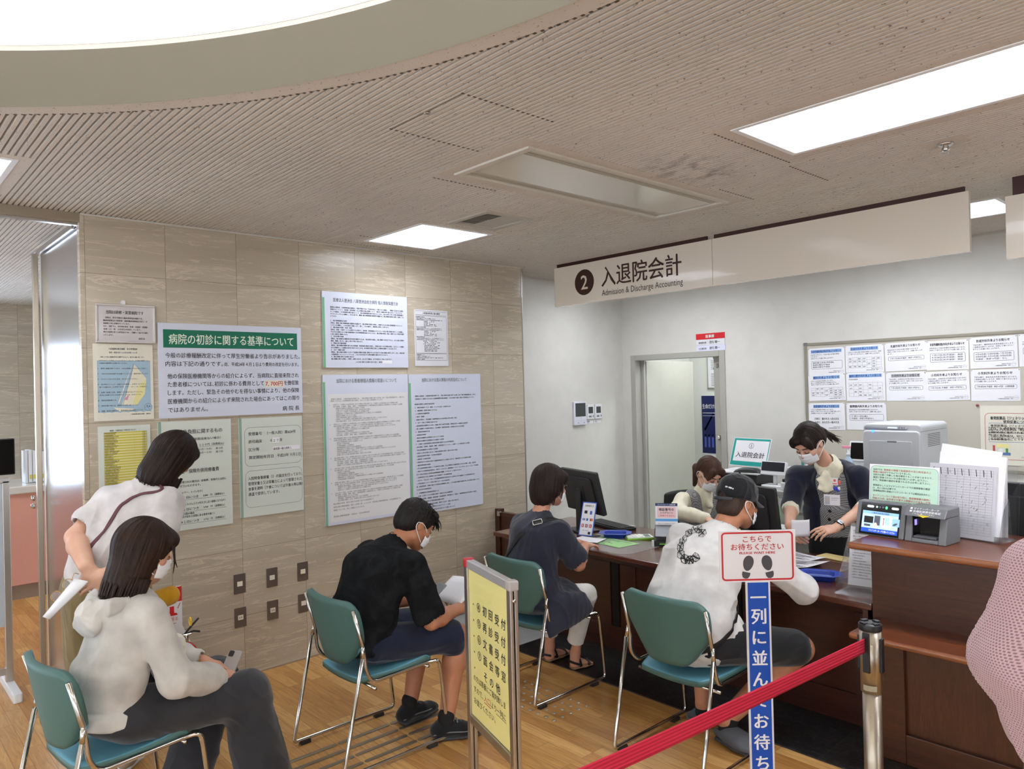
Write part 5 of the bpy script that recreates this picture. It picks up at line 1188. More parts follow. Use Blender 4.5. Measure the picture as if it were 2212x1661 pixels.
p.text('マイナンバーカードを置いてください', .132, .0215, .0115, 5, w=.125, align='c', bold=.03, lift=.0016); p.text('八尾徳洲会総合病院', .118, .1065, .0095, 6, w=.085, align='c', lift=.0016)
for x, y, w, h, m in ((.042, .060, .045, .032, 7), (.092, .052, .028, .046, 8), (.130, .045, .042, .056, 5), (.142, .056, .022, .038, 3), (.178, .056, .034, .036, 3)): p.rect(x, y, x+w, y+h, m, .0014)
p.poly([(.133, .085), (.137, .092), (.141, .085)], 9, .002); p.rect(.1355, .056, .1385, .085, 9, .002); p.disc(.100, .052, .008, 10, .002, ry=.013); p.disc(.192, .066, .012, 8, .002, ry=.005, rot=.5); p.rect(.045, .044, .075, .054, 8, .0016)
for x in (.050, .168): p.border(x, .1345, x+.034, .1455, .0054, .0001, 5, .0012); p.poly(rrect(x, .1345, x+.034, .1455, .0054), 5, .0012)
for x, c in ((.098, 5), (.113, 8), (.127, 8)): p.disc(x, .140, .0048, c, .0012)
p.poly(rrect(.139, .133, .149, .147, .0045), 4, .0014)
SCR = M('screen_glow_blue', (176, 210, 246), .2, emit=.75); p.build('touch_screen', [BLACKG, SCR, M('screen_band_blue', (30, 80, 190), .2, emit=.6), M('screen_panel_blue', (140, 186, 232), .2, emit=.6), M('led_green', (70, 255, 120), .2, emit=2.0), M('lit_white', (235, 240, 245), .3, emit=.4), INK, BLACKP, M('icon_grey', (96, 104, 116), .4), REDINK, M('icon_hand', (236, 214, 190), .4, emit=.4)], t)
b = MB(); 
wedge(b, .035, .215, -.05, .10, .118, .158, .052-.02); wedge(b, .035, .065, -.05, .10, .0, .118, .03); wedge(b, .182, .215, -.05, .10, .0, .118, .03); wedge(b, .065, .182, .06, .10, .0, .118, .0); wedge(b, .065, .182, -.05, .06, .0, .018, .004); b.build('scanner_case', RG, t, bevel=.004)
b = MB(); b.box((.066, .0, .018), (.181, .055, .117), mat=K); b.box((.066, -.03, .018), (.070, .055, .117), mat=K); b.build('scan_bay', BLACKG, t)
b = MB(); b.box((.0705, -.02, .072), (.0715, .03, .098), mat=K); b.build('scan_light', M('violet_light', (170, 150, 250), .3, emit=1.0), t)
b = MB(); b.box((.074, -.045, .019), (.174, .02, .030), mat=K); b.build('card_stage', M('stage_grey', (84, 86, 90), .4), t, bevel=.003)
ku2 = (K.to_3x3() @ Vector((0, .032, .040))).normalized(); p = Print(K @ Vector((.035, -.05, .118)), kr, ku2); p.z = .001
p.text('■ マイナンバーカード', .022, .036, .0125, 0, w=.125, bold=.03); p.text('■ 各種医療費受給者証', .022, .0215, .0125, 0, w=.135, bold=.03); p.text('こちらに置いてください', .038, .010, .0095, 0, w=.095, bold=.02); p.poly([(.06, .008), (.115, .008), (.088, -.004)], 1)
p.build('lettering', [M('lettering_white', (236, 238, 240), .4), M('arrow_yellow', (244, 204, 40), .4)], t)
# green information card behind the reader
r, u = tilt_frame(0, (.955, -.04, 0), (0, 1, 0), radians(6)); t = thing('information_card', 'pale green rounded information card in a clear stand above the card reader', 'sign', (-1.37, 3.79, CT))
p = Print((-1.5632, 3.8000, 1.1713), r, u); W, H = .322, .208
p.slab(0, 0, W, H, .003, 0); p.rect(.006, .006, W-.004, H-.008, 1, .0006, r=.022); p.border(.006, .006, W-.004, H-.008, .022, .0012, 2, .0008)
card = [('当院では、', '保険証の情報で負担割合や窓口負担金の上', .020, 1), ('', '限額の確認', .020, 2), ('当院が必要と判断した場合確認することがありますので、', '', .020, 0), ('確認に同意されない方は受付窓口へお申し出下さい。', '', .020, 0), ('また、限度額の確認を希望される方はお申し出下さい。', '', .02, 0), ('', '', 0, 0), ('保険証もしくはマイナンバーカードでの保険情報の確認', '', .02, 0), ('は、月に1回は必要です。', '', .02, 0), ('（医療費助成等の情報はマイナンバーカードでは確認出来ません）', '', .02, 0)]
yy = H-.030; s = .0108
p.text('当院では、', .018, yy, s, 3, w=.048); p.text('保険証の情報で負担割合や窓口負担金の上', .069, yy, s, 4, w=.218, bold=.015); yy -= .0128
p.text('限額の確認', .018, yy, s, 4, w=.055, bold=.015); p.text('ができるようになりました。', .074, yy, s, 3, w=.122); yy -= .0128
for q, w in (('当院が必要と判断した場合確認することがありますので、', .275), ('確認に同意されない方は受付窓口へお申し出下さい。', .255), ('また、限度額の確認を希望される方はお申し出下さい。', .265)): p.text(q, .018, yy, s, 3, w=w, bold=.012); yy -= .0132
yy -= .012
for q, w in (('保険証もしくはマイナンバーカードでの保険情報の確認', .265), ('は、月に1回は必要です。', .115), ('（医療費助成等の情報はマイナンバーカードでは確認出来ません）', .265)): p.text(q, .018, yy, s, 3, w=w, bold=.012); yy -= .0136
yy -= .010
for q, w in (('マイナンバーカード読み取り時に、限度額情報の提供に', .268), ('同意すれば、お手続き不要で上限額以上の支払いが免', .268)): p.text(q, .018, yy, s, 4, w=w, bold=.015); yy -= .0132
p.text('除されます。', .018, yy, s, 4, w=.055, bold=.015); p.text('詳細は会計窓口までお尋ね下さい。', .076, yy, s, 3, w=.165)
p.build('card_sheet', [PAPER, M('card_green', (196, 228, 206), .5), M('card_line_green', (60, 120, 90), .5), INK, REDINK], t)
b = MB(); b.box((-1.52, 3.775, CT), (-1.24, 3.86, CT+.004)); b.build('stand_base', CLEAR, t); b = MB(frame_of(Vector((-1.52, 3.815, CT+.004)), r, u)); b.box((0, 0, -.006), (.30, .16, -.003)); b.build('stand_back', CLEAR, t)
# bundle of ledger sheets in a clear stand
t = thing('document_stand', 'clear acrylic document stand on the high counter holding the ledger sheets', 'document stand', (-1.15, 3.82, CT))
r, u = tilt_frame(0, (.90, -.16, 0), (-.5, .9, 0), radians(10)); r = Vector((.90, -.16, 0)).normalized(); bk = Vector((.16, .9, 0)).normalized()
b = MB(); q = Vector((-1.345, 3.88, CT)); b.prism([q, q+r*.34, q+r*.34+bk*.16, q+bk*.16], (0, 0, .004)); b.build('base', CLEAR, t)
for k, (ya, hh) in enumerate(((-.004, .12), (.075, .19), (.15, .33))):
    b = MB(frame_of(q+bk*ya+Vector((0, 0, .004)), r, Vector((0, 0, 1))+bk*.12)); b.box((0, 0, 0), (.34, hh, .003)); b.build('divider', CLEAR, t)
b = MB(); b.prism([q+r*.34+bk*-.01, q+r*.34+bk*.17, q+r*.34+bk*.20+Vector((0, 0, .26)), q+r*.34+bk*.05+Vector((0, 0, .15))], (.003, 0, 0)); b.build('side_plate', CLEAR, t)
for k, (dx, dy, w, h, rot, lab) in enumerate(((.01, .01, .300, .335, 0, 'ledger sheet of columns and handwriting, front sheet in the clear stand'), (.035, .03, .295, .36, -2, 'white ledger sheet directly behind the front one in the clear stand'), (.0, .055, .270, .40, -6, 'white sheet poking up at the back of the clear stand, tilted left'), (.055, .075, .285, .345, 3, 'white sheet leaning right at the back of the clear stand'))):
    rr = (r*cos(radians(rot))+Vector((0, 0, 1))*sin(radians(rot))).normalized(); p = Print(q+r*dx+bk*dy+Vector((0, 0, .006+(.03 if rot < 0 else 0))), rr, Vector((0, 0, 1))+bk*.16); p.slab(0, 0, w, h, .012 if k < 2 else .004, 0)
    if k == 0:
        for i in range(26): p.line([(.012, .02+i*.0118), (w-.012, .02+i*.0118)], .0006, 1)
        for x in (.012, .05, .08, .13, .16, .19, .23, .26, w-.012): p.line([(x, .02), (x, h-.02)], .0007, 1)
        random.seed(2)
        for i in range(60): p.line([(random.uniform(.02, w-.03), 0)]*0 or [(a, c) for a, c in ((lambda x0, y0: ((x0, y0), (x0+random.uniform(.003, .010), y0+random.uniform(-.006, .006)), (x0+.004, y0+.008)))(random.uniform(.02, w-.03), random.uniform(.03, h-.03)))], .0012, 2)
        for i in range(9): p.line([(.02+i*.032, h-.018), (.024+i*.032, h-.05)], .003, 2)
    tag(p.build('ledger_sheet', [M('ledger_grey_white', (206, 204, 209), .75) if k == 0 else PAPER, GREYINK, INK]), lab, 'paper', 'ledger sheets in the clear stand')
# black monitor on the staff side, at the right edge
t = thing('computer_monitor', 'large black monitor back behind the high counter at the right edge', 'monitor', (-.95, 4.28, .72))
b = MB(frame_of(Vector((-1.235, 4.25, .93)), (.99, -.05, 0), (0, -.10, 1))); b.rbox((0, 0, 0), (.62, .36, .028), .012); b.rbox((.12, .06, .028), (.50, .30, .045), .02); b.build('screen_housing', M('monitor_black', (40, 41, 42), .42), t, bevel=.005)
b = MB(); b.box((-.98, 4.27, .735), (-.90, 4.30, 1.05)); b.rbox((-1.06, 4.20, .72), (-.82, 4.40, .735), .02); b.build('stand', BLACKP, t, bevel=.003)
b = MB(); b.box((-1.46, 4.05, .69), (2.4, 4.72, .72)); b.box((-1.44, 4.66, .0), (-1.40, 4.70, .69)); b.box((2.3, 4.66, 0), (2.34, 4.70, .69)); tag(b.build('work_desk', mat_wood('mahogany_top2', (84, 42, 30), (106, 56, 40), rough=.22, coat=.6)), 'staff-side work surface behind the high counter', 'desk')

# ------------------------------------------------------------------ back office
SH = .9855
# laser printer
t = thing('laser_printer', 'big pale grey laser printer with a blue pilot light below the notice board', 'printer', (-2.03, 5.57, SH))
x0, x1, y0, y1, z0, z1 = -2.215, -1.835, 5.30, 5.82, SH, 1.492
b = MB(); b.rbox((x0, y0+.02, z0), (x1, y1, z1), .03, axis=1); b.rbox((x0+.003, y0, z0+.01), (x1-.003, y0+.022, z1-.045), .03, axis=1); b.build('body', LGREY, t, bevel=.012, seg=4)
b = MB(); b.rbox((x0+.05, y0-.006, z0+.12), (x1-.055, y0+.004, z1-.115), .008, axis=1); b.build('front_tray_door', M('printer_door', (198, 201, 204), .42), t, bevel=.003)
b = MB(); b.rbox((x0+.01, y0-.004, z0+.012), (x1-.01, y0+.004, z0+.105), .006, axis=1); b.build('paper_drawer', M('printer_door', (198, 201, 204), .42), t, bevel=.003)
b = MB(); b.box((x0+.17, y0-.007, z1-.125), (x0+.23, y0-.003, z1-.115)); b.build('door_grip', GREYP, t)
b = MB(F := frame_of(Vector((x0+.012, y0+.012, z1-.038)), (1, 0, 0), (0, .7, .7))); b.rbox((0, 0, 0), (.28, .030, .004), .012); b.build('control_panel', M('panel_grey', (84, 86, 90), .35), t, bevel=.001)
b = MB(F); b.box((.155, .008, .004), (.215, .020, .0052)); b.build('display', M('display_glow', (170, 220, 250), .2, emit=.9), t)
b = MB(F)
for i in range(3): b.lathe([(.006, .004), (.005, .007)], (.228+i*.016, .014, 0), 12, axis=(0, 0, 1))
b.build('buttons', GREYP, t)
b = MB(); b.ball((x0+.075, y0-.002, z1-.050), .008, n=12); b.build('pilot_light', M('pilot_blue', (40, 110, 255), .2, emit=6.0), t)
b = MB()
for i in range(8): b.box((x1-.001, y0+.13, z1-.075-i*.0115), (x1+.0008, y0+.36, z1-.070-i*.0115))
b.build('side_grille', M('grille_dark', (120, 122, 126), .6), t)
b = MB(); b.box((x1-.001, y0+.005, z1-.05), (x1+.0006, y1-.03, z1-.047)); b.build('lid_seam', GREYP, t)
p = Print((x1-.10, y0-.002, z1-.085), (1, 0, 0)); p.z = .001; p.text('LASER', 0, 0, .011, 0, w=.05); 
b = MB(); b.tube(bez([(x1+.004, y1-.06, z1-.25), (x1+.05, y1-.03, z1-.28), (x1+.06, y1+.02, z1-.40), (x1+.05, y1+.1, SH+.01)], 6), .004, 8); tag(b.build('cable', BLACKP), 'black power cord looping beside the laser printer', 'cord')
# pump bottle and small screen between the clerk and the printer
t = thing('pump_bottle', 'clear hand gel bottle with a pink pump left of the printer', 'bottle', (-2.40, 5.50, SH)); c = (-2.40, 5.50, 0)
b = MB(); b.lathe([(.032, SH), (.034, SH+.01), (.034, SH+.20), (.030, SH+.225), (.014, SH+.245), (.014, SH+.26)], c, 20); b.build('bottle_body', M('gel_clear', (196, 216, 236), .15, alpha=.75), t)
b = MB(); b.lathe([(.015, SH+.255), (.015, SH+.275), (.006, SH+.28), (.006, SH+.31)], c, 16); b.build('pump_neck', WPLAST, t)
b = MB(); b.rbox((-2.445, 5.492, SH+.31), (-2.385, 5.508, SH+.328), .004); b.build('pump_head', M('pump_pink', (240, 150, 180), .4), t, bevel=.003)
t = thing('small_terminal', 'small white device with a black screen left of the printer', 'device', (-2.34, 5.72, SH))
b = MB(); b.rbox((-2.46, 5.66, SH), (-2.235, 5.80, SH+.20), .012); b.build('case', WPLAST, t, bevel=.004)
b = MB(F2 := frame_of(Vector((-2.47, 5.655, SH+.205)), (1, 0, 0), (0, .25, 1))); b.rbox((0, 0, -.012), (.24, .15, 0), .008); b.build('screen_housing', WPLAST, t, bevel=.003)
b = MB(F2); b.box((.012, .014, 0), (.228, .138, .001)); b.build('screen', BLACKG, t)
# admission card sign on a black box
t = thing('storage_box', 'black box on the side table carrying the green-bordered sign', 'box', (-3.20, 5.45, .956))
b = MB(); b.rbox((-3.39, 5.30, .956), (-3.03, 5.62, 1.075), .01); b.build('box_body', BLACKP, t, bevel=.005); b = MB(); b.box((-3.40, 5.29, 1.075), (-3.02, 5.63, 1.085)); b.build('lid', WPLAST, t)
t = thing('counter_sign', 'slanted white sign with teal border reading two and admission and discharge accounting', 'sign', (-3.2, 5.45, 1.086))
r, u = tilt_frame(0, (.97, -.12, 0), (.1, 1, 0), radians(20)); p = Print((-3.3405, 5.4200, 1.1259), r, u); W, H = .355, .235
p.slab(0, 0, W, H, .004, 0); p.rect(.005, .005, W-.005, H-.005, 1, .0006); p.rect(.026, .040, W-.012, H-.022, 0, .0009); p.border(.158, .148, .202, .192, .0218, .003, 2, .0012); p.text('2', .180, .158, .032, 2, align='c', bold=.02, lift=.0012); p.text('入退院会計', .045, .075, .05, 2, w=.275, bold=.02, lift=.0014)
p.build('sign_face', [PAPER, M('teal_border', (20, 160, 150), .5), INK], t)
b = MB(); b.prism([Vector(p.F @ Vector((.06, .0, -.004))), Vector(p.F @ Vector((.06, .20, -.004))), Vector(p.F @ Vector((.06, .0, -.004)))+Vector((0, .13, .0))], (.24, -.03, 0)); b.build('stand', CLEAR, t)
b = MB(); K = Matrix.Translation((-3.13, 5.36, 1.0855)) @ Matrix.Rotation(radians(12), 4, 'Z')
def pouch(u, v):
    x = (2*u-1); y = (2*v-1); e = max(abs(x), abs(y))**6; return K @ Vector((.105*x, .05*y, .004+.032*(1-e)*(1-.3*x*x)))
b.grid(pouch, 14, 10); b.add([K @ Vector(q) for q in ((-.105, -.05, 0), (.105, -.05, 0), (.105, .05, 0), (-.105, .05, 0), (-.105, -.05, .005), (.105, -.05, .005), (.105, .05, .005), (-.105, .05, .005))], [(0, 3, 2, 1), (0, 1, 5, 4), (1, 2, 6, 5), (2, 3, 7, 6), (3, 0, 4, 7)])
tag(b.build('leather_pouch', M('pouch_black', (24, 25, 27), .35, bump=(60, .4))), 'black leather pouch lying in front of the teal-bordered sign', 'pouch')
# customer display and slip scanner on the shelf left of the standing clerk
t = thing('customer_display', 'white display stand with a black screen right of the teal-bordered sign', 'display', (-2.90, 5.38, SH))
b = MB(); b.rbox((-3.0, 5.30, SH), (-2.82, 5.44, SH+.018), .02); b.build('base', WPLAST, t, bevel=.005); b = MB(); b.tube([(-2.91, 5.37, SH+.015), (-2.91, 5.37, SH+.10)], .016, 12); b.build('post', WPLAST, t)
b = MB(F3 := frame_of(Vector((-3.02, 5.34, SH+.095)), (.98, -.05, 0), (0, .25, 1))); b.rbox((0, 0, -.03), (.21, .105, 0), .008); b.build('housing', WPLAST, t, bevel=.004); b = MB(F3); b.box((.006, .030, 0), (.20, .10, .0012)); b.build('screen', BLACKG, t)
t = thing('receipt_printer', 'white receipt printer with a black paper slot beside the standing clerk', 'printer', (-2.70, 5.30, SH))
b = MB(); b.rbox((-2.80, 5.22, SH), (-2.64, 5.42, SH+.06), .03); b.rbox((-2.795, 5.32, SH+.06), (-2.645, 5.42, SH+.165), .02); b.build('case', WPLAST, t, bevel=.008, seg=3); b = MB(); b.rbox((-2.79, 5.235, SH+.06), (-2.65, 5.318, SH+.082), .02); b.build('lid', BLACKP, t, bevel=.004); b = MB(); b.box((-2.76, 5.313, SH+.095), (-2.68, 5.3195, SH+.12)); b.build('paper_slot', BLACKG, t)
for k, (x, y, c, lab) in enumerate(((-2.86, 5.09, (206, 222, 214), 'clear spray bottle on the low trolley behind the black monitor'), (-2.76, 5.09, (150, 206, 150), 'green-labelled bottle on the low trolley behind the black monitor'))):
    t = thing('spray_bottle', lab, 'bottle', (x, y, .745), 0, 'bottles on the low trolley'); b = MB(); b.lathe([(.030, .745), (.032, .755), (.032, .87), (.014, .905), (.014, .93)], (x, y, 0), 18); b.build('bottle_body', M('bottle_%d_tint' % k, c, .25, alpha=.85), t); b = MB(); b.lathe([(.017, .925), (.017, .955), (.010, .965)], (x, y, 0), 16); b.build('cap', WPLAST, t)
t = thing('trolley', 'low white trolley between the two clerks', 'trolley', (-2.83, 5.08, 0)); b = MB(); b.box((-2.95, 5.02, .72), (-2.66, 5.17, .744)); b.build('tray', WPLAST, t, bevel=.003)
for x in (-2.94, -2.685):
    for y in (5.03, 5.145): b = MB(); b.box((x, y, .0), (x+.016, y+.016, .72)); b.build('leg', WPLAST, t)
b = MB(); b.box((-2.95, 5.02, .30), (-2.66, 5.17, .32)); b.build('shelf', WPLAST, t)
t = thing('document_file', 'teal document file standing upright beside the receipt printer', 'file', (-2.62, 5.34, SH)); b = MB(); b.box((-2.632, 5.24, SH), (-2.612, 5.46, SH+.28)); b.box((-2.612, 5.245, SH), (-2.600, 5.455, SH+.25), 1); b.build('file_cover', [M('file_teal', (90, 186, 170), .4, alpha=.9), PAPER], t)
# wall devices left of the office door
t = thing('intercom_panel', 'white video intercom panel with a dark screen on the left office wall', 'intercom', (XW, 5.47, 1.42)); YI, ZI = (-5.0700, 5.4269, 1.4123)[1], (-5.0700, 5.4269, 1.4123)[2]
def wallbox(t, y0, z0, w, h, d, scr, case):
    b = MB(); b.rbox((XW+.0005, y0, z0), (XW+d, y0+w, z0+h), .006, axis=0); b.build('case', case, t, bevel=.004)
    b = MB(); b.box((XW+d, y0+scr[0]*w, z0+scr[1]*h), (XW+d+.0015, y0+scr[2]*w, z0+scr[3]*h)); b.build('screen', M('dim_screen', (62, 64, 66), .15), t)
wallbox(t, YI, ZI, .185, .235, .028, (.10, .36, .90, .93), M('intercom_white', (224, 224, 234), .4))
p = Print((XW+.0290, YI, ZI), (0, 1, 0)); p.line([(.005, .045), (.18, .045)], .001, 0); p.line([(.092, 0.002), (.092, .045)], .001, 0); p.text('通話', .045, .018, .012, 0); p.text('解錠', .13, .018, .012, 0); p.text('受付', .088, .066, .010, 0); p.build('button_print', GREYINK, t)
for k, (dy, lab) in enumerate(((.205, 'small white air conditioner remote next to the intercom'), (.325, 'small white air conditioner remote farthest from the intercom'))):
    t = thing('wall_remote', lab, 'remote control', (XW, YI+dy+.05, 1.42), 0, 'air conditioner remotes on the office wall'); wallbox(t, YI+dy, ZI+.050, .105, .150, .018, (.16, .40, .80, .84), WPLAST)
    p = Print((XW+.0185, YI+dy, ZI+.050), (0, 1, 0)); p.rect(.018, .050, .085, .056, 1); p.rect(.02, .020, .06, .036, 0); p.rect(.08, .02, .094, .04, 0); p.build('buttons', [GREYINK, PAPER], t)
    p = Print((XW+.0015, YI+dy, ZI), (0, 1, 0)); p.slab(0, .008, .10, .038, .0008, 0); p.text(('事務所', '会計')[k], .01, .022, .014, 1); p.text('エアコン', .01, .010, .010, 1); tag(p.build('name_label', [PAPER, INK]), ('tiny printed label under the remote next to the intercom', 'tiny printed label under the remote farthest from the intercom')[k], 'label')
PO = (-5.0800, 6.7993, 0.4050)
t = thing('power_outlet', 'grey power outlet with two plugged cords low on the left office wall', 'outlet', PO); b = MB(); b.rbox((XW+.0005, PO[1]-.038, PO[2]-.062), (XW+.008, PO[1]+.038, PO[2]+.062), .005, axis=0); b.build('cover_plate', M('outlet_grey', (112, 110, 106), .4), t, bevel=.001)
for s in (-1, 1):
    b = MB(); b.rbox((XW+.008, PO[1]-.004+s*.012-.008, PO[2]-.02), (XW+.03, PO[1]+s*.012+.006, PO[2]+.008), .004, axis=0); b.tube(bez([(XW+.024, PO[1]+s*.012, PO[2]-.02), (XW+.03, PO[1]+s*.02, PO[2]-.12), (XW+.04, PO[1]+.06+s*.01, PO[2]-.28), (XW+.03, PO[1]+.2, .02)], 6), .004, 8); tag(b.build('cable', WPLAST), 'white cord plugged into the %s socket of the grey outlet' % ('left' if s < 0 else 'right'), 'cord', 'cords in the grey outlet')
# door plate, calendar and frame seen through the door
t = thing('door_plate', 'three-strip door plate with a red top strip above the office door', 'sign', (-4.0, YB, 2.19))
for k, (z, h, c) in enumerate(((2.222, .056, REDP), (2.166, .054, WPLAST), (2.110, .054, M('plate_lilac', (222, 222, 240), .4)))):
    p = Print((-4.157, YB-.007, z), (1, 0, 0)); p.slab(0, 0, .315 if k < 2 else .32, h, .006, 0)
    if k == 0: p.text('医事課', .157, .015, .032, 1, w=.092, align='c', bold=.04)
    else: p.text(('', '管理責任者', '火元責任者')[k], .03, .015, .021, 1, w=.085, bold=.02); p.text('酒匂 精一', .148, .014, .030, 1, w=.115, bold=.015)
    p.build('plate_strip', [c, WPLAST if k == 0 else INK], t)
YR = 7.615
t = thing('wall_calendar', 'wall calendar with a dark blue photo top seen through the office door', 'calendar', (-4.9, YR, 1.4)); CA = (-5.0383, 7.6100, 1.6508); CB = (-5.0265, 7.6100, 0.9760)
p = Print((CA[0], YR-.003, CB[2]), (1, 0, 0)); W, H = .34, CA[2]-CB[2]; p.slab(0, 0, W, H, .002, 0); p.rect(0, 0, W, H, 1, .0006); p.text('生命だけは平等だ', .01, H*.78, .062, 2, w=.32, bold=.02)
for i in range(6): p.rect(.03+i*.05, H*.10, .055+i*.05, H*.28, 3, .0009, r=.008); p.disc(.0425+i*.05, H*.31, .011, 4)
p.poly([(.02, H*.4), (.16, H*.72), (.17, H*.70), (.05, H*.4)], 5); p.poly([(.18, H*.9), (.26, H), (.23, H), (.17, H*.9)], 6); p.line([(.01, H*.70), (.33, H*.70)], .006, 2); p.line([(.01, H*.65), (.33, H*.65)], .004, 2)
p.build('photo_panel', [PAPER, M('calendar_blue', (26, 36, 92), .4), PAPER, M('figure_blue', (92, 104, 196), .5), M('figure_skin', (226, 180, 150), .5), M('light_streak', (180, 190, 226), .4), M('gold_streak', (220, 160, 80), .4)], t)
p = Print((CA[0]+.006, YR-.003, CB[2]-.46), (1, 0, 0)); p.slab(0, 0, .33, .455, .002, 0)
for c in range(2):
    for q in range(3):
        for i in range(6):
            for j in range(7): p.rect(.02+c*.16+j*.019, .31-q*.145+i*.017, .031+c*.16+j*.019, .318-q*.145+i*.017, 1)
        p.text(str(7+q*2+c), .02+c*.16, .425-q*.145, .02, 1)
p.build('date_sheet', [PAPER, GREYINK], t)
t = thing('picture_frame', 'slim framed certificate partly visible through the office door', 'frame', (-4.7, YR, 2.0)); FA = (-4.9416, 7.6000, 2.1240); FB = (-4.9406, 7.6000, 1.7319)
b = MB(); b.rbox((FA[0], YR-.02, FB[2]), (FA[0]+.36, YR-.001, FA[2]), .004, axis=1); b.build('frame', ALU, t, bevel=.003); p = Print((FA[0]+.014, YR-.0212, FB[2]+.014), (1, 0, 0)); HH = FA[2]-FB[2]-.028; p.rect(0, 0, .33, HH, 0)
for q in (.93, .58): p.rect(.07, HH*q, .26, HH*(q+.05), 1, .0008)
for i in range(26):
    if not 9 < i < 13: p.line([(.04, HH*.88-i*HH*.033), (.29, HH*.88-i*HH*.033)], .004, 2)
p.build('certificate', [PAPER, GREENB, GREYINK], t)
# ------------------------------------------------------------------ notice board and its sheets
t = thing('notice_board', 'large beige notice board with a grey metal frame on the back office wall', 'notice board', (-1.9, YB, 1.6)); nx0, nx1, nz0, nz1 = -3.062, .4, 1.10, 2.122
b = MB(); b.box((nx0+.02, YB-.014, nz0+.02), (nx1-.02, YB-.001, nz1-.02)); b.build('board_face', M('board_beige', (196, 190, 176), .8, bump=(300, .2)), t)
b = MB(); 
for lo, hi in (((nx0, nz0), (nx1, nz0+.024)), ((nx0, nz1-.024), (nx1, nz1)), ((nx0, nz0+.024), (nx0+.024, nz1-.024)), ((nx1-.024, nz0+.024), (nx1, nz1-.024))): b.box((lo[0], YB-.022, lo[1]), (hi[0], YB-.001, hi[1]))
b.build('frame', M('board_frame', (150, 144, 130), .4, .4), t, bevel=.003)
for x in (nx0, nx1):
    for z in (nz0, nz1): b = MB(); b.rbox((x-.004, YB-.024, z-.024 if z > 1.5 else z-.004), (x+.028, YB-.001, z+.004 if z > 1.5 else z+.024), .008, axis=1); b.build('corner_cap', M('corner_grey', (120, 122, 126), .4), t)
SHEETS = [('炎症性腸疾患(内科)外来よりお知らせ', 1, ['2025年４月より、下記の通り診療が開設', 'されます。', '何卒よろしくお願い申し上げます。'], ['西村東人先生(予約制)', '毎週水曜日/午前診', '毎週木曜日/午前診'], 'the top row, first from the left'),
 ('形成外科外来よりお知らせ', 1, ['４月より下記の通り外来が変更となります。何卒', 'ご了承下さいますよう、お願い申し上げます。'], None, 'the top row, second from the left'),
 ('乳腺外科外来よりお知らせ', 0, ['担当先生の下記の外来が休診となります。', '何卒ご了承くださいますよう、お願い申し上げ', 'ます。'], ['７月11日(金)午後診：休診→代診なし'], 'the top row, third from the left'),
 ('炎症性腸疾患(内科)外来よりお知らせ', 0, ['西村先生の下記の診療日が休診になります。', '何卒ご了承下さいますようお願い致します。'], ['７月17日(木)午前診：休診', '８月28日(木)午前診：休診', '９月25日(木)午前診：休診'], 'the top row, fourth from the left'),
 ('形成外科外来よりお知らせ', 0, ['下記の通り、織田先生の外来を休診いたします。', 'ご迷惑をお掛けしますが、何卒ご了承ください', 'ますようお願い申し上げます。'], ['６月16日(金)･６月27日(金)･７月４日(金)', '８月29日(金)･９月12日(金)･９月26日(金)', '午前診・休診→代診：なし'], 'the top row, fifth from the left'),
 ('眼科外来よりお知らせ', 1, ['４月より担当医が変更になります。', '新しい予約表は受付までお尋ね下さい。', '何卒ご了承下さいますようお願い致します。'], None, 'the middle row, first from the left'),
 ('歯科口腔外科外来よりお知らせ', 1, ['外来担当医表'], None, 'the middle row, second from the left'),
 ('小児科外来よりお知らせ', 2, ['下記の通り、石垣先生の外来が休診となります。', 'ご迷惑をお掛けしますが、何卒ご了承くださいます', 'ようお願い申し上げます。'], ['７月14日(月) 午前診：休診→代診なし'], 'the middle row, third from the left'),
 ('小児科外来よりお知らせ', 0, ['下記の通り、石垣先生の外来が休診となります。', 'ご迷惑をお掛けしますが、何卒ご了承くださいます', 'ようお願い申し上げます。'], ['７月17日(木) 午後診：休診→代診なし'], 'the middle row, fourth from the left'),
 ('小児科外来よりお知らせ', 0, ['下記の通り、新谷先生の外来が休診となります。', 'ご迷惑をお掛けしますが、何卒ご了承くださいます', 'ようお願い申し上げます。'], ['７月18日(木) 午前診：休診→代診：小児科医師'], 'the middle row, fifth from the left'),
 ('泌尿器科外来よりお知らせ', 1, ['７月より担当医が変更となります。', '何卒ご了承くださいますようお願い致します。', 'お間違えのないようお願い致します。'], 0, 'the bottom row, first from the left'),
 ('循環器内科外来よりお知らせ', 0, ['担当先生の下記の診療が休診となります。', '何卒ご了承下さいますよう、お願い致します。'], ['７月11日(金)', '午前診：休診→代診なし'], 'the bottom row, second from the left'),
 ('整形外科外来よりお知らせ', 0, ['下記の通り、外来を休診いたします。', '何卒ご了承ください。'], ['７月22日(火)', '午前診：休診'], 'cut off by the right photo edge')]
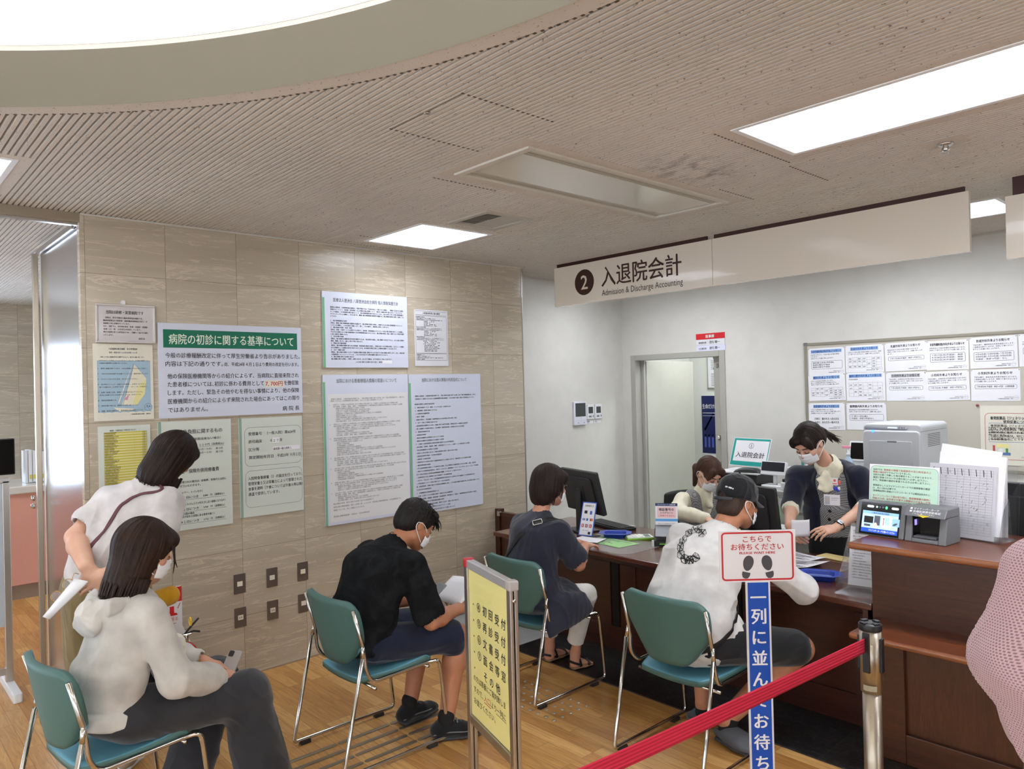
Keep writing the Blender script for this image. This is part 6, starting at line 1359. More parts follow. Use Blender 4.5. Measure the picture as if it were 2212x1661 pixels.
SHEETXY = [[(-3.029, 6.2, 2.075), (-2.718, 6.2, 2.077), (-2.717, 6.2, 1.855), (-3.026, 6.2, 1.848)], [(-2.699, 6.2, 2.08), (-2.394, 6.2, 2.081), (-2.396, 6.2, 1.863), (-2.709, 6.2, 1.858)], [(-2.391, 6.2, 2.081), (-2.081, 6.2, 2.087), (-2.09, 6.2, 1.863), (-2.393, 6.2, 1.856)], [(-2.078, 6.2, 2.079), (-1.792, 6.2, 2.078), (-1.794, 6.2, 1.857), (-2.09, 6.2, 1.856)], [(-1.792, 6.2, 2.085), (-1.492, 6.2, 2.088), (-1.495, 6.2, 1.859), (-1.794, 6.2, 1.857)], [(-3.031, 6.2, 1.844), (-2.717, 6.2, 1.851), (-2.719, 6.2, 1.624), (-3.028, 6.2, 1.625)], [(-2.705, 6.2, 1.854), (-2.396, 6.2, 1.856), (-2.402, 6.2, 1.623), (-2.708, 6.2, 1.624)], [(-2.386, 6.2, 1.848), (-2.094, 6.2, 1.849), (-2.099, 6.2, 1.622), (-2.392, 6.2, 1.623)], [(-2.094, 6.2, 1.839), (-1.791, 6.2, 1.846), (-1.794, 6.2, 1.621), (-2.103, 6.2, 1.622)], [(-1.788, 6.2, 1.85), (-1.478, 6.2, 1.849), (-1.478, 6.2, 1.62), (-1.794, 6.2, 1.621)], [(-3.025, 6.2, 1.609), (-2.715, 6.2, 1.613), (-2.725, 6.2, 1.39), (-3.035, 6.2, 1.378)], [(-2.708, 6.2, 1.609), (-2.392, 6.2, 1.612), (-2.391, 6.2, 1.395), (-2.71, 6.2, 1.387)], [(-1.481, 6.2, 2.088), (-1.218, 6.2, 2.091), (-1.221, 6.2, 1.862), (-1.486, 6.2, 1.862)]]
HL = M('heading_blue', (150, 186, 226), .6); LG = M('rule_grey', (150, 152, 158), .6); HG = M('heading_grey', (190, 190, 192), .6)
def pins(t, p, W, H):
    for s in (0.0, 1.0): b = MB(); q = p.F @ Vector((.006+s*(W-.012), H-.006, 0)); b.lathe([(.004, 0), (.003, .004)], q, 10, axis=(0, -1, 0)); b.build('push_pin', CHROME, t)
for i, (head, hl, body, box, where) in enumerate(SHEETS):
    pa, pb, pc, pd = [Vector(q) for q in SHEETXY[i]]
    r = (pb-pa); W = r.length; H = ((pa-pd).length+(pb-pc).length)/2; r = Vector((r.x, 0, r.z)); up = Vector((0, 0, 1))
    p = Print((pd.x, YB-.0165-.0006*(i % 3), pd.z), r, up); p.slab(0, 0, W, H, .0006, 0)
    hw = W*(.82 if len(head) > 12 else .70); y = H-.036
    if hl: p.rect(W/2-hw/2-.004, y-.006, W/2+hw/2+.004, y+.022, 2 if hl == 1 else 4)
    p.text(head, W/2, y, .022, 3 if hl == 1 else 1, w=hw, align='c', bold=.03)
    for k, s in enumerate(body): p.text(s, .022, y-.024-k*.0155, .0115, 1, w=min(W-.04, .0122*len(s)), bold=.012)
    yb = y-.024-len(body)*.0155-.004
    if box: 
        hb = .018*len(box)+.012; p.border(.026, yb-hb, W-.022, yb, .008, .0016, 1)
        for k, s in enumerate(box): p.text(s, .038, yb-.019-k*.018, .0145, 1, w=min(W-.075, .0165*len(s)), bold=.015)
    elif box is None:
        n = 4
        for k in range(n+1): p.line([(.022, .036+k*(yb-.04)/n), (W-.02, .036+k*(yb-.04)/n)], .001, 5)
        for k in range(8): p.line([(.022+k*(W-.042)/7, .036), (.022+k*(W-.042)/7, yb-.004)], .001, 5)
        random.seed(i)
        for k in range(7):
            for q in range(n):
                if random.random() < .65: p.text(random.choice(['石井', '山本', '交代', '予約', '休診', '手術', '再診']), .028+k*(W-.042)/7, .042+q*(yb-.04)/n, .011, 1, bold=.02)
    else:
        for k, s in enumerate(('月曜日　盤井先生→金丸先生', '木曜日　金丸先生→盤井先生')): p.text(s, .05, yb-.03-k*.03, .020, 1, w=W-.10, bold=.015)
    p.text('2025年６月16日', W-.045, .024, .008, 1, align='r'); p.text('八尾徳洲会総合病院　院長', W-.045, .013, .008, 1, align='r')
    for q in range(3): p.border(W-.04, .010, W-.012, .036, .0125, .0008, 5); p.disc(W-.034+q*.008, .024, .002, 5)
    t = thing('notice_sheet', 'white clinic notice pinned to the notice board, '+where, 'notice', tuple(p.F @ Vector((W/2, H/2, 0))), 0, 'clinic notices on the notice board')
    p.build('paper_sheet', [PAPER, INK, HL, BLUEINK, HG, LG], t); pins(t, p, W, H)
# generic medicine poster
GA, GB = (-1.7495, 6.2000, 1.5869), (-1.7389, 6.2000, 1.1602)
t = thing('medicine_poster', 'cream poster with a red rounded border about generic medicine, right end of the notice board', 'poster', (GA[0]+.2, YB, 1.4)); W, H = .45, GA[2]-GB[2]
p = Print((GB[0], YB-.018, GB[2]), (1, 0, 0)); p.slab(0, 0, W, H, .002, 0); p.border(.03, .04, W-.03, H-.055, .03, .003, 1)
p.text('後発医薬品（ジェネリック医薬品）の', W/2, H-.10, .026, 2, w=.32, align='c', bold=.03); p.text('使用促進について', W/2, H-.125, .024, 2, w=.16, align='c', bold=.03)
for i, (s, w) in enumerate((('　当病院では、患者負担の軽減、医療保険財政の', .35), ('改善に資するものとして、入院及び外来において', .36), ('後発医薬品（ジェネリック医薬品）を積極的に採', .36), ('用しています。', .11), ('ご不明な点がございましたら、主治医又は薬剤師', .36), ('にお尋ねください。', .14))): p.text(s, .05, H-.165-i*.017, .0135, 2, w=w, bold=.01)
p.border(.055, .165, W-.05, .30, 0, .0025, 3)
for i, (s, w) in enumerate((('後発医薬品（ジェネリック医薬品）', .32), ('とは、先発医薬品（新薬）の特許が', .32), ('切れた後に販売される、先発医薬品', .32), ('と同じ有効成分、同じ効能・効果を', .32), ('もつ医薬品のことです。', .21))): p.text(s, .065, .275-i*.024, .019, 2, w=w, bold=.03)
p.rect(.075, .07, .185, .09, 3); p.rect(.10, .125, .175, .15, 4); p.rect(.075, .09, .09, .14, 1); p.rect(.155, .09, .17, .12, 5); p.disc(.125, .105, .014, 6); p.border(.28, .09, .335, .145, .027, .002, 7); p.text('八尾徳洲会総合病院', .25, .055, .014, 2, w=.14)
p.build('poster_sheet', [M('poster_cream', (226, 222, 206), .5), M('poster_red', (190, 80, 76), .5), INK, M('poster_blue', (90, 120, 170), .5), YELP, M('poster_green', (80, 150, 80), .5), PAPER, LG], t)
b = MB(); b.lathe([(.008, 0), (.006, .008), (.009, .012)], (GA[0]-.004, YB-.016, GA[2]+.002), 12, axis=(0, -1, 0)); b.build('push_pin', M('pin_rose', (170, 80, 90), .4), t)
# ------------------------------------------------------------------ corridor beyond the opening
t = thing('corridor_counter', 'white-topped counter with pink front panels in the corridor beyond the opening', 'counter', (-8.35, 0, 0))
b = MB(); b.box((-8.75, -2.0, .95), (-7.98, 3.2, 1.02)); b.build('countertop', M('counter_white', (222, 218, 210), .25, coat=.4), t, bevel=.01)
for i in range(7): b = MB(); b.box((-8.03, -1.95+i*.72, .13), (-8.0, -1.95+i*.72+.712, .95)); b.build('front_panel', M('salmon_pink', (226, 166, 150), .5), t, bevel=.003)
b = MB(); b.box((-8.70, -1.95, 0), (-8.02, 3.1, .13)); b.build('plinth', M('plinth_taupe', (150, 132, 116), .5), t)
b = MB(); b.box((-8.70, -1.95, .13), (-8.04, 3.1, .949)); b.build('carcass', WPLAST, t)
c = (-8.4500, 1.2335, 1.2701)
t = thing('computer_monitor', 'black monitor on the white corridor counter at the left edge', 'monitor', (-8.4, c[1]-.25, 1.021)); b = MB(); b.rbox((-8.42, c[1]-.52, 1.10), (-8.38, c[1]+.02, 1.44), .01, axis=0); b.build('screen_housing', BLACKP, t, bevel=.004); b = MB(); b.box((-8.379, c[1]-.51, 1.11), (-8.377, c[1]+.01, 1.43)); b.build('screen', BLACKG, t); b = MB(); b.box((-8.44, c[1]-.3, 1.02), (-8.40, c[1]-.22, 1.2)); b.rbox((-8.5, c[1]-.38, 1.02), (-8.3, c[1]-.14, 1.032), .02); b.build('stand', BLACKP, t)
c = (-8.3000, 1.3796, 1.2003)
t = thing('file_stand', 'white file stand with lettered spines on the corridor counter beside the monitor', 'file stand', (-8.3, c[1], 1.021)); b = MB(); b.box((-8.40, c[1]-.07, 1.021), (-8.22, c[1]-.05, 1.32)); b.box((-8.40, c[1]-.05, 1.021), (-8.22, c[1]+.10, 1.03)); b.box((-8.40, c[1]+.08, 1.021), (-8.22, c[1]+.10, 1.30)); b.build('rack', WPLAST, t)
for i in range(4):
    b = MB(); y = c[1]-.046+i*.032; b.box((-8.38, y, 1.031), (-8.20, y+.027, 1.33-.012*i)); b.box((-8.199, y+.004, 1.06), (-8.1985, y+.023, 1.10), 1); p = [WPLAST, YELT]; tag(b.build('ring_binder', p), 'white ring binder in the corridor file stand, number %s from its left' % ('one', 'two', 'three', 'four')[i], 'binder', 'binders in the corridor file stand')
    q = Print((-8.1985, y+.003, 1.14), (0, 1, 0)); 
# sliding glass door edge with a lock
t = thing('sliding_door', 'folded-back steel sliding door edge with a lock, left of the marble wall', 'door', (-5.86, YM0-.03, 0))
b = MB(); b.box((-5.845, YM0-.045, .01), (-5.812, YM0-.012, 2.775)); b.build('stile', STEEL, t, bevel=.003)
b = MB(); b.box((-5.81, YM0-.025, 2.765), (-4.80, YM0-.012, 2.798)); b.build('top_rail', ALU, t)
zl = (-5.5907, 1.0000, 1.0917)[2]
b = MB(); b.lathe([(.020, 0), (.020, .012), (.012, .016), (.012, .024)], (-5.84, YM0-.055, zl), 16, axis=(0, -1, 0)); b.lathe([(.018, 0), (.018, .02)], (-5.84, YM0-.055, zl+.05), 16, axis=(0, -1, 0)); b.build('lock', CHROME, t)
# wheeled partition board at the far left
t = thing('partition_board', 'grey partition board on a white footed stand at the far left edge', 'partition', (-5.6, .6, 0))
b = MB(); b.rbox((-5.585, -.60, .40), (-5.555, .772, 1.285), .01, axis=0); b.build('panel', M('panel_bluegrey', (176, 184, 192), .5), t)
b = MB(); b.box((-5.59, .76, .03), (-5.55, .80, 1.30)); b.build('upright', ALU, t, bevel=.004)
b = MB(); b.box((-5.59, -.62, 1.285), (-5.55, .80, 1.315)); b.build('top_rail', ALU, t, bevel=.004)
b = MB(); b.rbox((-5.86, .755, .0), (-5.28, .805, .055), .015); b.build('foot', WPLAST, t, bevel=.006)
b = MB(); b.box((-5.585, -.6, .10), (-5.555, .76, .14)); b.build('cross_bar', ALU, t)
b = MB(); b.rbox((-5.86, -.625, .0), (-5.28, -.575, .055), .015); b.build('foot', WPLAST, t, bevel=.006); b = MB(); b.box((-5.59, -.62, .03), (-5.55, -.58, 1.30)); b.build('upright', ALU, t)
# fire extinguisher stand against the marble wall
t = thing('extinguisher_stand', 'white extinguisher stand board with red-topped instruction panel leaning at the marble wall', 'extinguisher stand', (-4.5, 1.5, 0))
EA, EB, EC, ED = (-4.5600, 1.5016, 0.6782), (-4.5600, 1.5045, 0.4495), (-4.5600, 1.5832, 0.1564), (-4.5600, 1.3310, 0.7067)
y1 = EA[1]; z1 = EA[2]; zm = EB[2]
p = Print((-4.60, y1-.235, .40), (0, 1, 0), (-.0, 0, 1)); 
b = MB(); b.prism([(-4.60, y1-.235, z1), (-4.60, y1, z1), (-4.60, y1, zm), (-4.60, EC[1]+.10, .0), (-4.60, y1-.335, .0), (-4.60, y1-.235, zm)], (-.012, 0, 0)); b.build('stand_board', WPLAST, t, bevel=.003)
p = Print((-4.599, y1-.235, zm), (0, 1, 0)); hh = z1-zm; W = .235; p.z = .001; p.rect(0, hh*.62, W, hh, 0); p.rect(0, 0, W, hh*.62, 1); p.text('消火器', .03, hh*.72, .04, 1, w=.15, bold=.03, lift=.0012)
p.poly([(.15, hh*.28), (.21, hh*.28), (.205, hh*.33), (.19, hh*.35), (.19, hh*.52), (.165, hh*.52), (.165, hh*.40), (.15, hh*.34)], 0); p.poly([(.05, hh*.28), (.11, hh*.28), (.10, hh*.46), (.06, hh*.46)], 0)
p.text('②振る', .15, hh*.15, .026, 0, w=.06); p.text('①ピンを抜く', .04, hh*.15, .022, 0, w=.08); p.line([(.21, hh*.45), (.225, hh*.58)], .004, 0); p.line([(.02, hh*.45), (.045, hh*.56)], .004, 0); p.line([(.03, hh*.08), (.10, hh*.08)], .003, 0); p.line([(.14, hh*.08), (.20, hh*.08)], .003, 0)
p.build('instruction_panel', [REDP, WPLAST], t)
b = MB(); b.box((-4.60, y1-.30, 0), (-4.36, y1+.05, .03)); b.build('tray', WPLAST, t, bevel=.004)
ex, ey = -4.47, (-4.4700, 1.4766, 0.3213)[1]
t = thing('fire_extinguisher', 'red fire extinguisher with black lever and yellow pin in front of the white stand board', 'fire extinguisher', (ex, ey, .031))
zt = (-4.4700, 1.4725, 0.3702)[2]
b = MB(); b.lathe([(.05, .031), (.066, .04), (.068, .07), (.068, zt-.06), (.055, zt-.02), (.03, zt+.005), (.016, zt+.012)], (ex, ey, 0), 28); b.build('cylinder', M('extinguisher_red', (190, 26, 28), .25, coat=.5), t)
b = MB(); b.lathe([(.017, zt+.01), (.017, zt+.045), (.012, zt+.06)], (ex, ey, 0), 16); b.box((ex-.012, ey-.018, zt+.045), (ex+.012, ey+.03, zt+.062)); b.build('valve', CHROME, t, bevel=.003)
b = MB(); b.tube(bez([(ex, ey-.005, zt+.06), (ex, ey+.03, zt+.095), (ex, ey+.075, zt+.135)], 5), (.006, .006, .006, .006, .006, .006, .006, .006, .006, .006, .005), 8); b.tube(bez([(ex, ey, zt+.055), (ex, ey+.04, zt+.066), (ex, ey+.08, zt+.055)], 5), .006, 8); b.build('lever', BLACKP, t)
b = MB(); b.tube([(ex+.016*cos(q), ey+.028+.0*q, zt+.125+.022*sin(q)) for q in [2*pi*i/16 for i in range(17)]], .005, 8); b.build('safety_pin', M('pin_yellow', (236, 196, 50), .4), t)
b = MB(); b.tube(bez([(ex+.01, ey-.018, zt+.05), (ex+.02, ey-.06, zt+.03), (ex+.03, ey-.085, zt-.06), (ex+.03, ey-.08, zt-.2), (ex+.03, ey-.07, zt-.3)], 6), .009, 10); b.build('hose', RUBBER, t)

# ------------------------------------------------------------------ people
SKIN = mat_skin('skin', (208, 156, 128)); SKINM = mat_skin('skin_tan', (188, 132, 100)); SKINP = mat_skin('skin_pale', (222, 178, 152))
HAIRB = mat_hair('hair_black_brown', (20, 14, 13), (52, 38, 33)); HAIRD = mat_hair('hair_dark_brown', (24, 16, 13), (58, 40, 32)); HAIRK = mat_hair('hair_black', (14, 12, 12), (46, 42, 42)); HAIRL = mat_hair('hair_light_brown', (96, 72, 50), (176, 146, 108))
MASKM = mat_fabric('mask_white', (232, 232, 234), 300, .15, .8, .02)
def lerp(a, b, t): return A(a)*(1-t)+A(b)*t
class Person:
    def __init__(self, label, loc, skin=SKIN, h=.0045):
        self.t = thing('person', label, 'person', loc); self.S = Solid(h); self.skin = skin
    def head(self, c, f, u, s=1.0):
        f = nrm(f); u = A(u); u = nrm(u-f*(u@f)); r = np.cross(f, u); c = A(c); self.c, self.f, self.u, self.r, self.s = c, f, u, r, s
        R = np.stack([r, f, u]); S = self.S; p = lambda x, y, z: c+(r*x+f*y+u*z)*s
        S.ell(p(0, -.012, .030), (.073*s, .094*s, .088*s), R, .02)
        S.ell(p(0, .030, -.030), (.060*s, .066*s, .078*s), R, .03)
        S.ell(p(0, .055, -.082), (.036*s, .034*s, .028*s), R, .03)          # chin
        S.cap(p(-.052, .005, -.070), p(0, .072, -.094), .018*s, .016*s, .03); S.cap(p(.052, .005, -.070), p(0, .072, -.094), .018*s, .016*s, .03)
        S.ell(p(0, .083, .030), (.050*s, .014*s, .012*s), R, .02)             # brow
        for q in (-1, 1):
            S.ell(p(q*.030, .098, .004), (.017*s, .012*s, .010*s), R, .012, True)   # eye socket
            S.ell(p(q*.030, .083, .003), (.014*s, .012*s, .010*s), R, .006)         # closed lid
            S.ell(p(q*.045, .066, -.025), (.022*s, .020*s, .018*s), R, .02)         # cheek
            S.ell(p(q*.075, -.006, -.008), (.010*s, .019*s, .031*s), R, .008); S.ell(p(q*.084, .000, -.004), (.006*s, .009*s, .018*s), R, .004, True)   # ear
        S.cap(p(0, .090, .012), p(0, .112, -.024), .008*s, .012*s, .012); S.ell(p(0, .104, -.030), (.017*s, .010*s, .009*s), R, .008)   # nose
        S.ell(p(0, .094, -.054), (.022*s, .008*s, .005*s), R, .006); S.ell(p(0, .091, -.064), (.018*s, .008*s, .006*s), R, .006)       # lips
        return self
    def neck(self, base, r=.052):
        self.S.cap(self.c-self.u*.055*self.s-self.f*.022*self.s, base, r*.96, r*1.08, .03); self.nb = A(base); return self
    def P(self, x, y, z): return self.c+(self.r*x+self.f*y+self.u*z)*self.s
    def arm(self, sh, el, wr, r=(.047, .038, .036, .025)):
        self.S.cap(sh, el, r[0], r[1], .03); m = lerp(el, wr, .3); self.S.cap(el, m, r[1], r[2]*1.08, .02); self.S.cap(m, wr, r[2]*1.08, (r[3]*1.2, r[3]*.92), .02, ax=nrm(np.cross(A(wr)-A(el), [0, 0, 1.0]))); return self
    def leg(self, hip, kn, an, r=(.075, .052, .055, .034)):
        self.S.cap(hip, kn, r[0], r[1], .03); m = lerp(kn, an, .32)-nrm(A(an)-A(kn))*0; self.S.cap(kn, m, r[1], r[2], .03); self.S.cap(m, an, r[2], r[3], .03); return self
    def hand(self, wr, d, n, left=False, curl=(.5, .55, .6, .65), thumb=.5, s=1.0):
        """d: where the fingers point, n: out of the back of the hand"""
        d = nrm(d); n = A(n); n = nrm(n-d*(n@d)); l = np.cross(d, n) if left else np.cross(n, d); wr = A(wr); S = self.S
        S.cap(wr, wr+d*.028*s, (.028*s, .019*s), (.034*s, .016*s), .015, ax=l)
        S.cap(wr+d*.028*s, wr+d*.078*s, (.036*s, .015*s), (.040*s, .013*s), .012, ax=l)
        for i, (sc, off) in enumerate(((.95, .031), (1.05, .0105), (.98, -.0105), (.80, -.031))):
            b = wr+d*((.086 if i in (1, 2) else .081)*s)+l*off*s; a = 0; sp = off*1.2
            dd = nrm(d+l*sp)
            for k, L in enumerate((.044, .027, .021)):
                a += curl[i]*(.75, 1.0, .7)[k]; q = dd*cos(a)-n*sin(a); e = b+q*L*sc*s
                S.cap(b, e, (.0088, .0078, .0070)[k]*s, (.0078, .0070, .0058)[k]*s, .004); b = e
        b = wr+d*.022*s+l*.026*s-n*.004*s; q = nrm(d*.72+l*(.75-.35*thumb)-n*.35*thumb); e = b+q*.044*s; S.cap(b, e, .0135*s, .0105*s, .012)
        q = nrm(d*.95+l*(.25-.5*thumb)-n*.45*thumb); e2 = e+q*.032*s; S.cap(e, e2, .0102*s, .009*s, .005); q = nrm(q-l*.25*thumb); S.cap(e2, e2+q*.022*s, .0088*s, .0066*s, .004)
        return self
    def core(self, *a, **k): self.S.cap(*a, **k); return self
    def body(self):
        P, Q = self.S.mesh(); P = relax(P, Q, 1, .4); o = mesh_obj('body', P, Q, self.skin, self.t); return o
    def cloth(self, name, S, mat, amp=.004, freq=9, dirn=(0, 0, 1), stretch=.3, seed=1, smooth=2, extra=None, label=None, parent=None):
        P, Q = S.mesh(); P = relax(P, Q, smooth, .5); P = folds(P, Q, amp, freq, dirn, stretch, seed) if amp else P; P = relax(P, Q, 1, .3)
        o = mesh_obj(name, P, Q, mat, parent or self.t, extra); self.last = (P, Q)
        if label: o['label'] = label
        return o
    def mask(self, drop=0.0):
        """pleated face mask with ear loops"""
        b = MB(); s = self.s
        def fn(u, v):
            a = (u-.5)*2*1.12; w = v-.5; y = .020+.082*cos(a)+.018*max(0, cos(a*1.5))*(1-(2*w-.2)**2*.7)
            return Vector(self.P(.073*sin(a)*(1-.10*abs(w)), y+.0025*sin(w*22)*cos(a), -.052-drop+w*.088*(1-.22*abs(u-.5)*2)-.012*(1-cos(a))))
        b.grid(fn, 20, 12); o = b.build('face_mask', MASKM, self.t, solid=.0025)
        b = MB()
        for q in (-1, 1):
            b.tube(bez([self.P(q*.066, .055, -.020-drop), self.P(q*.079, .015, .004), self.P(q*.082, -.026, .002), self.P(q*.083, -.030, -.025), self.P(q*.076, .0, -.050), self.P(q*.064, .050, -.080-drop)], 5), .0022, 6)
        b.build('ear_loop', MASKM, self.t)
        return o
    def eyes(self):
        b = MB()
        for q in (-1, 1):
            b.tube(bez([self.P(q*.016, .0955, .001), self.P(q*.03, .0985, -.004), self.P(q*.045, .089, .0)], 4), .0016, 6)
        b.build('eyelash', INK, self.t); b = MB()
        for q in (-1, 1): b.tube(bez([self.P(q*.014, .0985, .026), self.P(q*.032, .0975, .032), self.P(q*.050, .083, .026)], 4), [(.004, .0025)]*9, 6)
        b.build('eyebrow', HAIRB, self.t)
    def hair(self, parts, mat, cut=None, seed=1, amp=.0035, freq=105, locks=None, extra=None, name='hair', h=.004):
        """parts: list of fn(S, person); cut: face opening; locks: list of tip strands"""
        S = Solid(h); R = np.stack([self.r, self.f, self.u]); self.R = R
        for fn in parts: fn(S)
        if cut: cut(S)
        P, Q = S.mesh(); P = relax(P, Q, 2, .5); L = (P-self.c) @ R.T; ang = np.arctan2(L[:, 0], -L[:, 1]); rad = np.hypot(L[:, 0], L[:, 1])
        q = np.stack([np.cos(ang)*freq*.1, np.sin(ang)*freq*.1, L[:, 2]*6], -1); q2 = q*[3, 3, 1]
        n = vnoise(q, seed)*.7+vnoise(q2, seed+1)*.5; w = np.clip(rad/.06, .15, 1)
        P = P+vnormals(P, Q)*(n*amp*w)[:, None]
        b = MB(); random.seed(seed)
        for st, en, r0 in (locks or []):
            mid = lerp(st, en, .5)+np.array([random.uniform(-.006, .006) for _ in range(3)]); pth = bez([st, mid, en], 4)
            b.tube(pth, [(r0*(1-.9*(i/(len(pth)-1))**1.6), r0*.5*(1-.9*(i/(len(pth)-1))**1.6)) for i in range(len(pth))], 6)
        return mesh_obj(name, P, Q, mat, self.t, b)
    def rim_locks(self, z0, z1, n, rx, ry, a0=-2.5, a1=2.5, r0=.009, out=.0, seed=3, jit=.012):
        random.seed(seed); L = []
        for i in range(n):
            a = a0+(a1-a0)*(i+random.random()*.8)/n; x, y = sin(a), -cos(a)
            L.append((self.P(x*rx*.97, y*ry*.97, z0+random.uniform(0, .02)), self.P(x*(rx+out), y*(ry+out), z1+random.uniform(-jit, jit)), r0*random.uniform(.7, 1.3)))
        return L
def shoe(per, heel, toe, mat, sole_mat, top=.07, w=.043, kind='sneaker', name='shoe', extra=None):
    heel = A((*heel[:2], heel[2] if len(heel) > 2 else 0)); toe = A((*toe[:2], toe[2] if len(toe) > 2 else 0)); d = toe-heel; L = np.linalg.norm(d); d = d/L; z = A((0, 0, 1)); ax = nrm(np.cross(d, z)); up = np.cross(ax, d)
    S = Solid(.004); p = lambda t, h: heel+d*L*t+up*h
    S.cap(p(.13, .045), p(.80, .038), (w*.80, .032), (w*.98, .026), .02, ax=ax); S.cap(p(.62, .034), p(.90, .030), (w, .028), (w*.74, .020), .02, ax=ax)
    if kind == 'sneaker': S.cap(p(.16, .05), p(.22, top-.02), (w*.82, .04), (w*.80, .040), .02, ax=ax); S.cap(p(.25, .06), p(.55, .055), (w*.8, .036), (w*.85, .028), .03, ax=ax); S.cap(p(.28, top+.01), p(.30, top+.07), .036, .040, .004, sub=True)
    if kind == 'clog': S.cap(p(.40, .05), p(.70, .05), (w, .042), (w, .034), .03, ax=ax); S.cap(p(.10, .075), p(.22, .09), .034, .036, .01, sub=True)
    S.ell(p(.5, -.5), (1, 1, .5), None, .001, True) if False else None
    P, Q = S.mesh(); P[:, 2] = np.maximum(P[:, 2], min(heel[2], toe[2])+.004); o = mesh_obj(name, P, Q, mat, per.t)
    S = Solid(.004); S.cap(p(.12, .012), p(.55, .012), (w*.84, .013), (w*.90, .013), .01, ax=ax); S.cap(p(.55, .012), p(.90, .014), (w*1.06, .013), (w*.80, .013), .01, ax=ax); P, Q = S.mesh(); P[:, 2] = np.maximum(P[:, 2], min(heel[2], toe[2])+.0005); mesh_obj('sole', P, Q, sole_mat, o)
    return o, p, ax, up

# ---- man in black on the chair by the marble wall
pr = Person('person in black shirt and navy shorts seated by the marble wall, head bowed', (-3.34, 1.95, 0), SKINM)
pr.head((-3.335, 2.30, 1.082), (.10, .80, -.58), (0, .57, .82)).neck((-3.34, 2.17, .985))
pr.core((-3.34, 1.95, .57), (-3.34, 2.04, .86), (.13, .09), (.14, .09), .03, ax=(1, 0, 0)); pr.core((-3.34, 2.04, .86), (-3.34, 2.15, .96), (.14, .08), (.08, .06), .03, ax=(1, 0, 0))
pr.core((-3.14, 2.14, .92), (-3.54, 2.14, .92), .05, .05, .04)
RE, RW, LE, LW = (-3.085, 2.215, .632), (-3.17, 2.46, .628), (-3.60, 2.23, .63), (-3.46, 2.44, .625)
pr.arm((-3.135, 2.15, .91), RE, RW, (.048, .042, .042, .029)).arm((-3.545, 2.15, .91), LE, LW, (.048, .042, .042, .029))
pr.hand(RW, (-.35, 1, -.02), (.5, .1, .85), False, (.45, .5, .55, .6), .9, 1.05).hand(LW, (.35, 1, .05), (-.5, .1, .85), True, (.45, .5, .55, .6), .9, 1.05)
pr.leg((-3.24, 1.97, .55), (-3.14, 2.42, .50), (-3.115, 2.32, .10), (.075, .055, .058, .038)).leg((-3.44, 1.97, .55), (-3.45, 2.42, .50), (-3.41, 2.295, .10), (.075, .055, .058, .038)); pr.core((-3.34, 1.95, .57), (-3.30, 2.0, .55), .12, .1, .04)
pr.body(); pr.mask(); pr.eyes()
S = Solid(.006); X1 = (1, 0, 0)
S.cap((-3.34, 1.95, .53), (-3.34, 1.975, .68), (.195, .140), (.20, .145), .05, ax=X1, end=.5); S.cap((-3.34, 1.975, .68), (-3.34, 2.05, .87), (.205, .150), (.215, .135), .05, ax=X1)
S.cap((-3.34, 2.05, .87), (-3.34, 2.14, .965), (.205, .125), (.10, .075), .05, ax=X1); S.cap((-3.15, 2.13, .925), (-3.53, 2.13, .925), .068, .068, .05); S.cap((-3.34, 2.16, .97), (-3.34, 2.185, 1.0), .070, .062, .02)
for sx in (-1, 1):
    x = -3.34+sx*.20; e = A(RE if sx > 0 else LE); sh = A((x, 2.15, .905)); S.cap(sh, lerp(sh, e, .84), (.070, .074), (.074, .086), .035, ax=X1); S.cap(lerp(sh, e, .92), lerp(sh, e, 1.3), .066, .066, .004, sub=True)
S.cap((-3.34, 2.185, 1.0), pr.c-pr.u*.03, .058, .058, .004, sub=True)
BLK = mat_blotch('black_mottled_cotton', (18, 19, 21), (31, 33, 35), 11); pr.cloth('shirt', S, BLK, .006, 8, (1, .2, -.25), .22, 3)
S = Solid(.006)
for sx in (-1, 1):
    hip = (-3.34+sx*.10, 1.97, .545); kn = (-3.14, 2.42, .505) if sx > 0 else (-3.45, 2.42, .505); S.cap(hip, lerp(hip, kn, .90), (.108, .096), (.092, .084), .04, ax=X1); S.cap(lerp(hip, kn, .98), lerp(hip, kn, 1.2), .070, .07, .004, sub=True); S.cap(lerp(hip, kn, .80), A(lerp(hip, kn, .86))+A((0, .03, -.06)), (.09, .06), (.085, .06), .03, ax=X1)
S.cap((-3.34, 1.96, .545), (-3.34, 1.97, .64), (.185, .125), (.185, .125), .04, ax=X1, end=.6)
NAVYS = mat_fabric('navy_shorts', (26, 32, 52)); pr.cloth('shorts', S, NAVYS, .005, 11, (.2, 1, 0), .3, 4)
def ccap(S): 
    R = pr.R
    S.ell(pr.P(0, -.016, .036), (.086, .107, .098), R, .02); S.ell(pr.P(0, -.06, -.015), (.076, .055, .065), R, .03); S.ell(pr.P(0, .07, .085), (.06, .035, .03), R, .03)
def ccut(S): S.ell(pr.P(0, .135, -.045), (.11, .10, .105), pr.R, .012, True); S.ell(pr.P(0, -.02, -.115), (.10, .12, .045), pr.R, .01, True); S.ell(pr.P(.085, .01, -.03), (.03, .035, .04), pr.R, .01, True); S.ell(pr.P(-.085, .01, -.03), (.03, .035, .04), pr.R, .01, True)
random.seed(9); lk = []
for i in range(110):
    a = random.uniform(-pi, pi); b_ = random.uniform(.05, 1.25); x, y, z = sin(a)*cos(b_)*.086, -.016+cos(a)*cos(b_)*.106, .036+sin(b_)*.098
    st = pr.P(x, y, z); lk.append((st, pr.P(x*1.05+random.uniform(-.02, .02), y*1.04+.022+random.uniform(-.01, .01), z*1.02-.006+random.uniform(-.006, .01)), .0075))
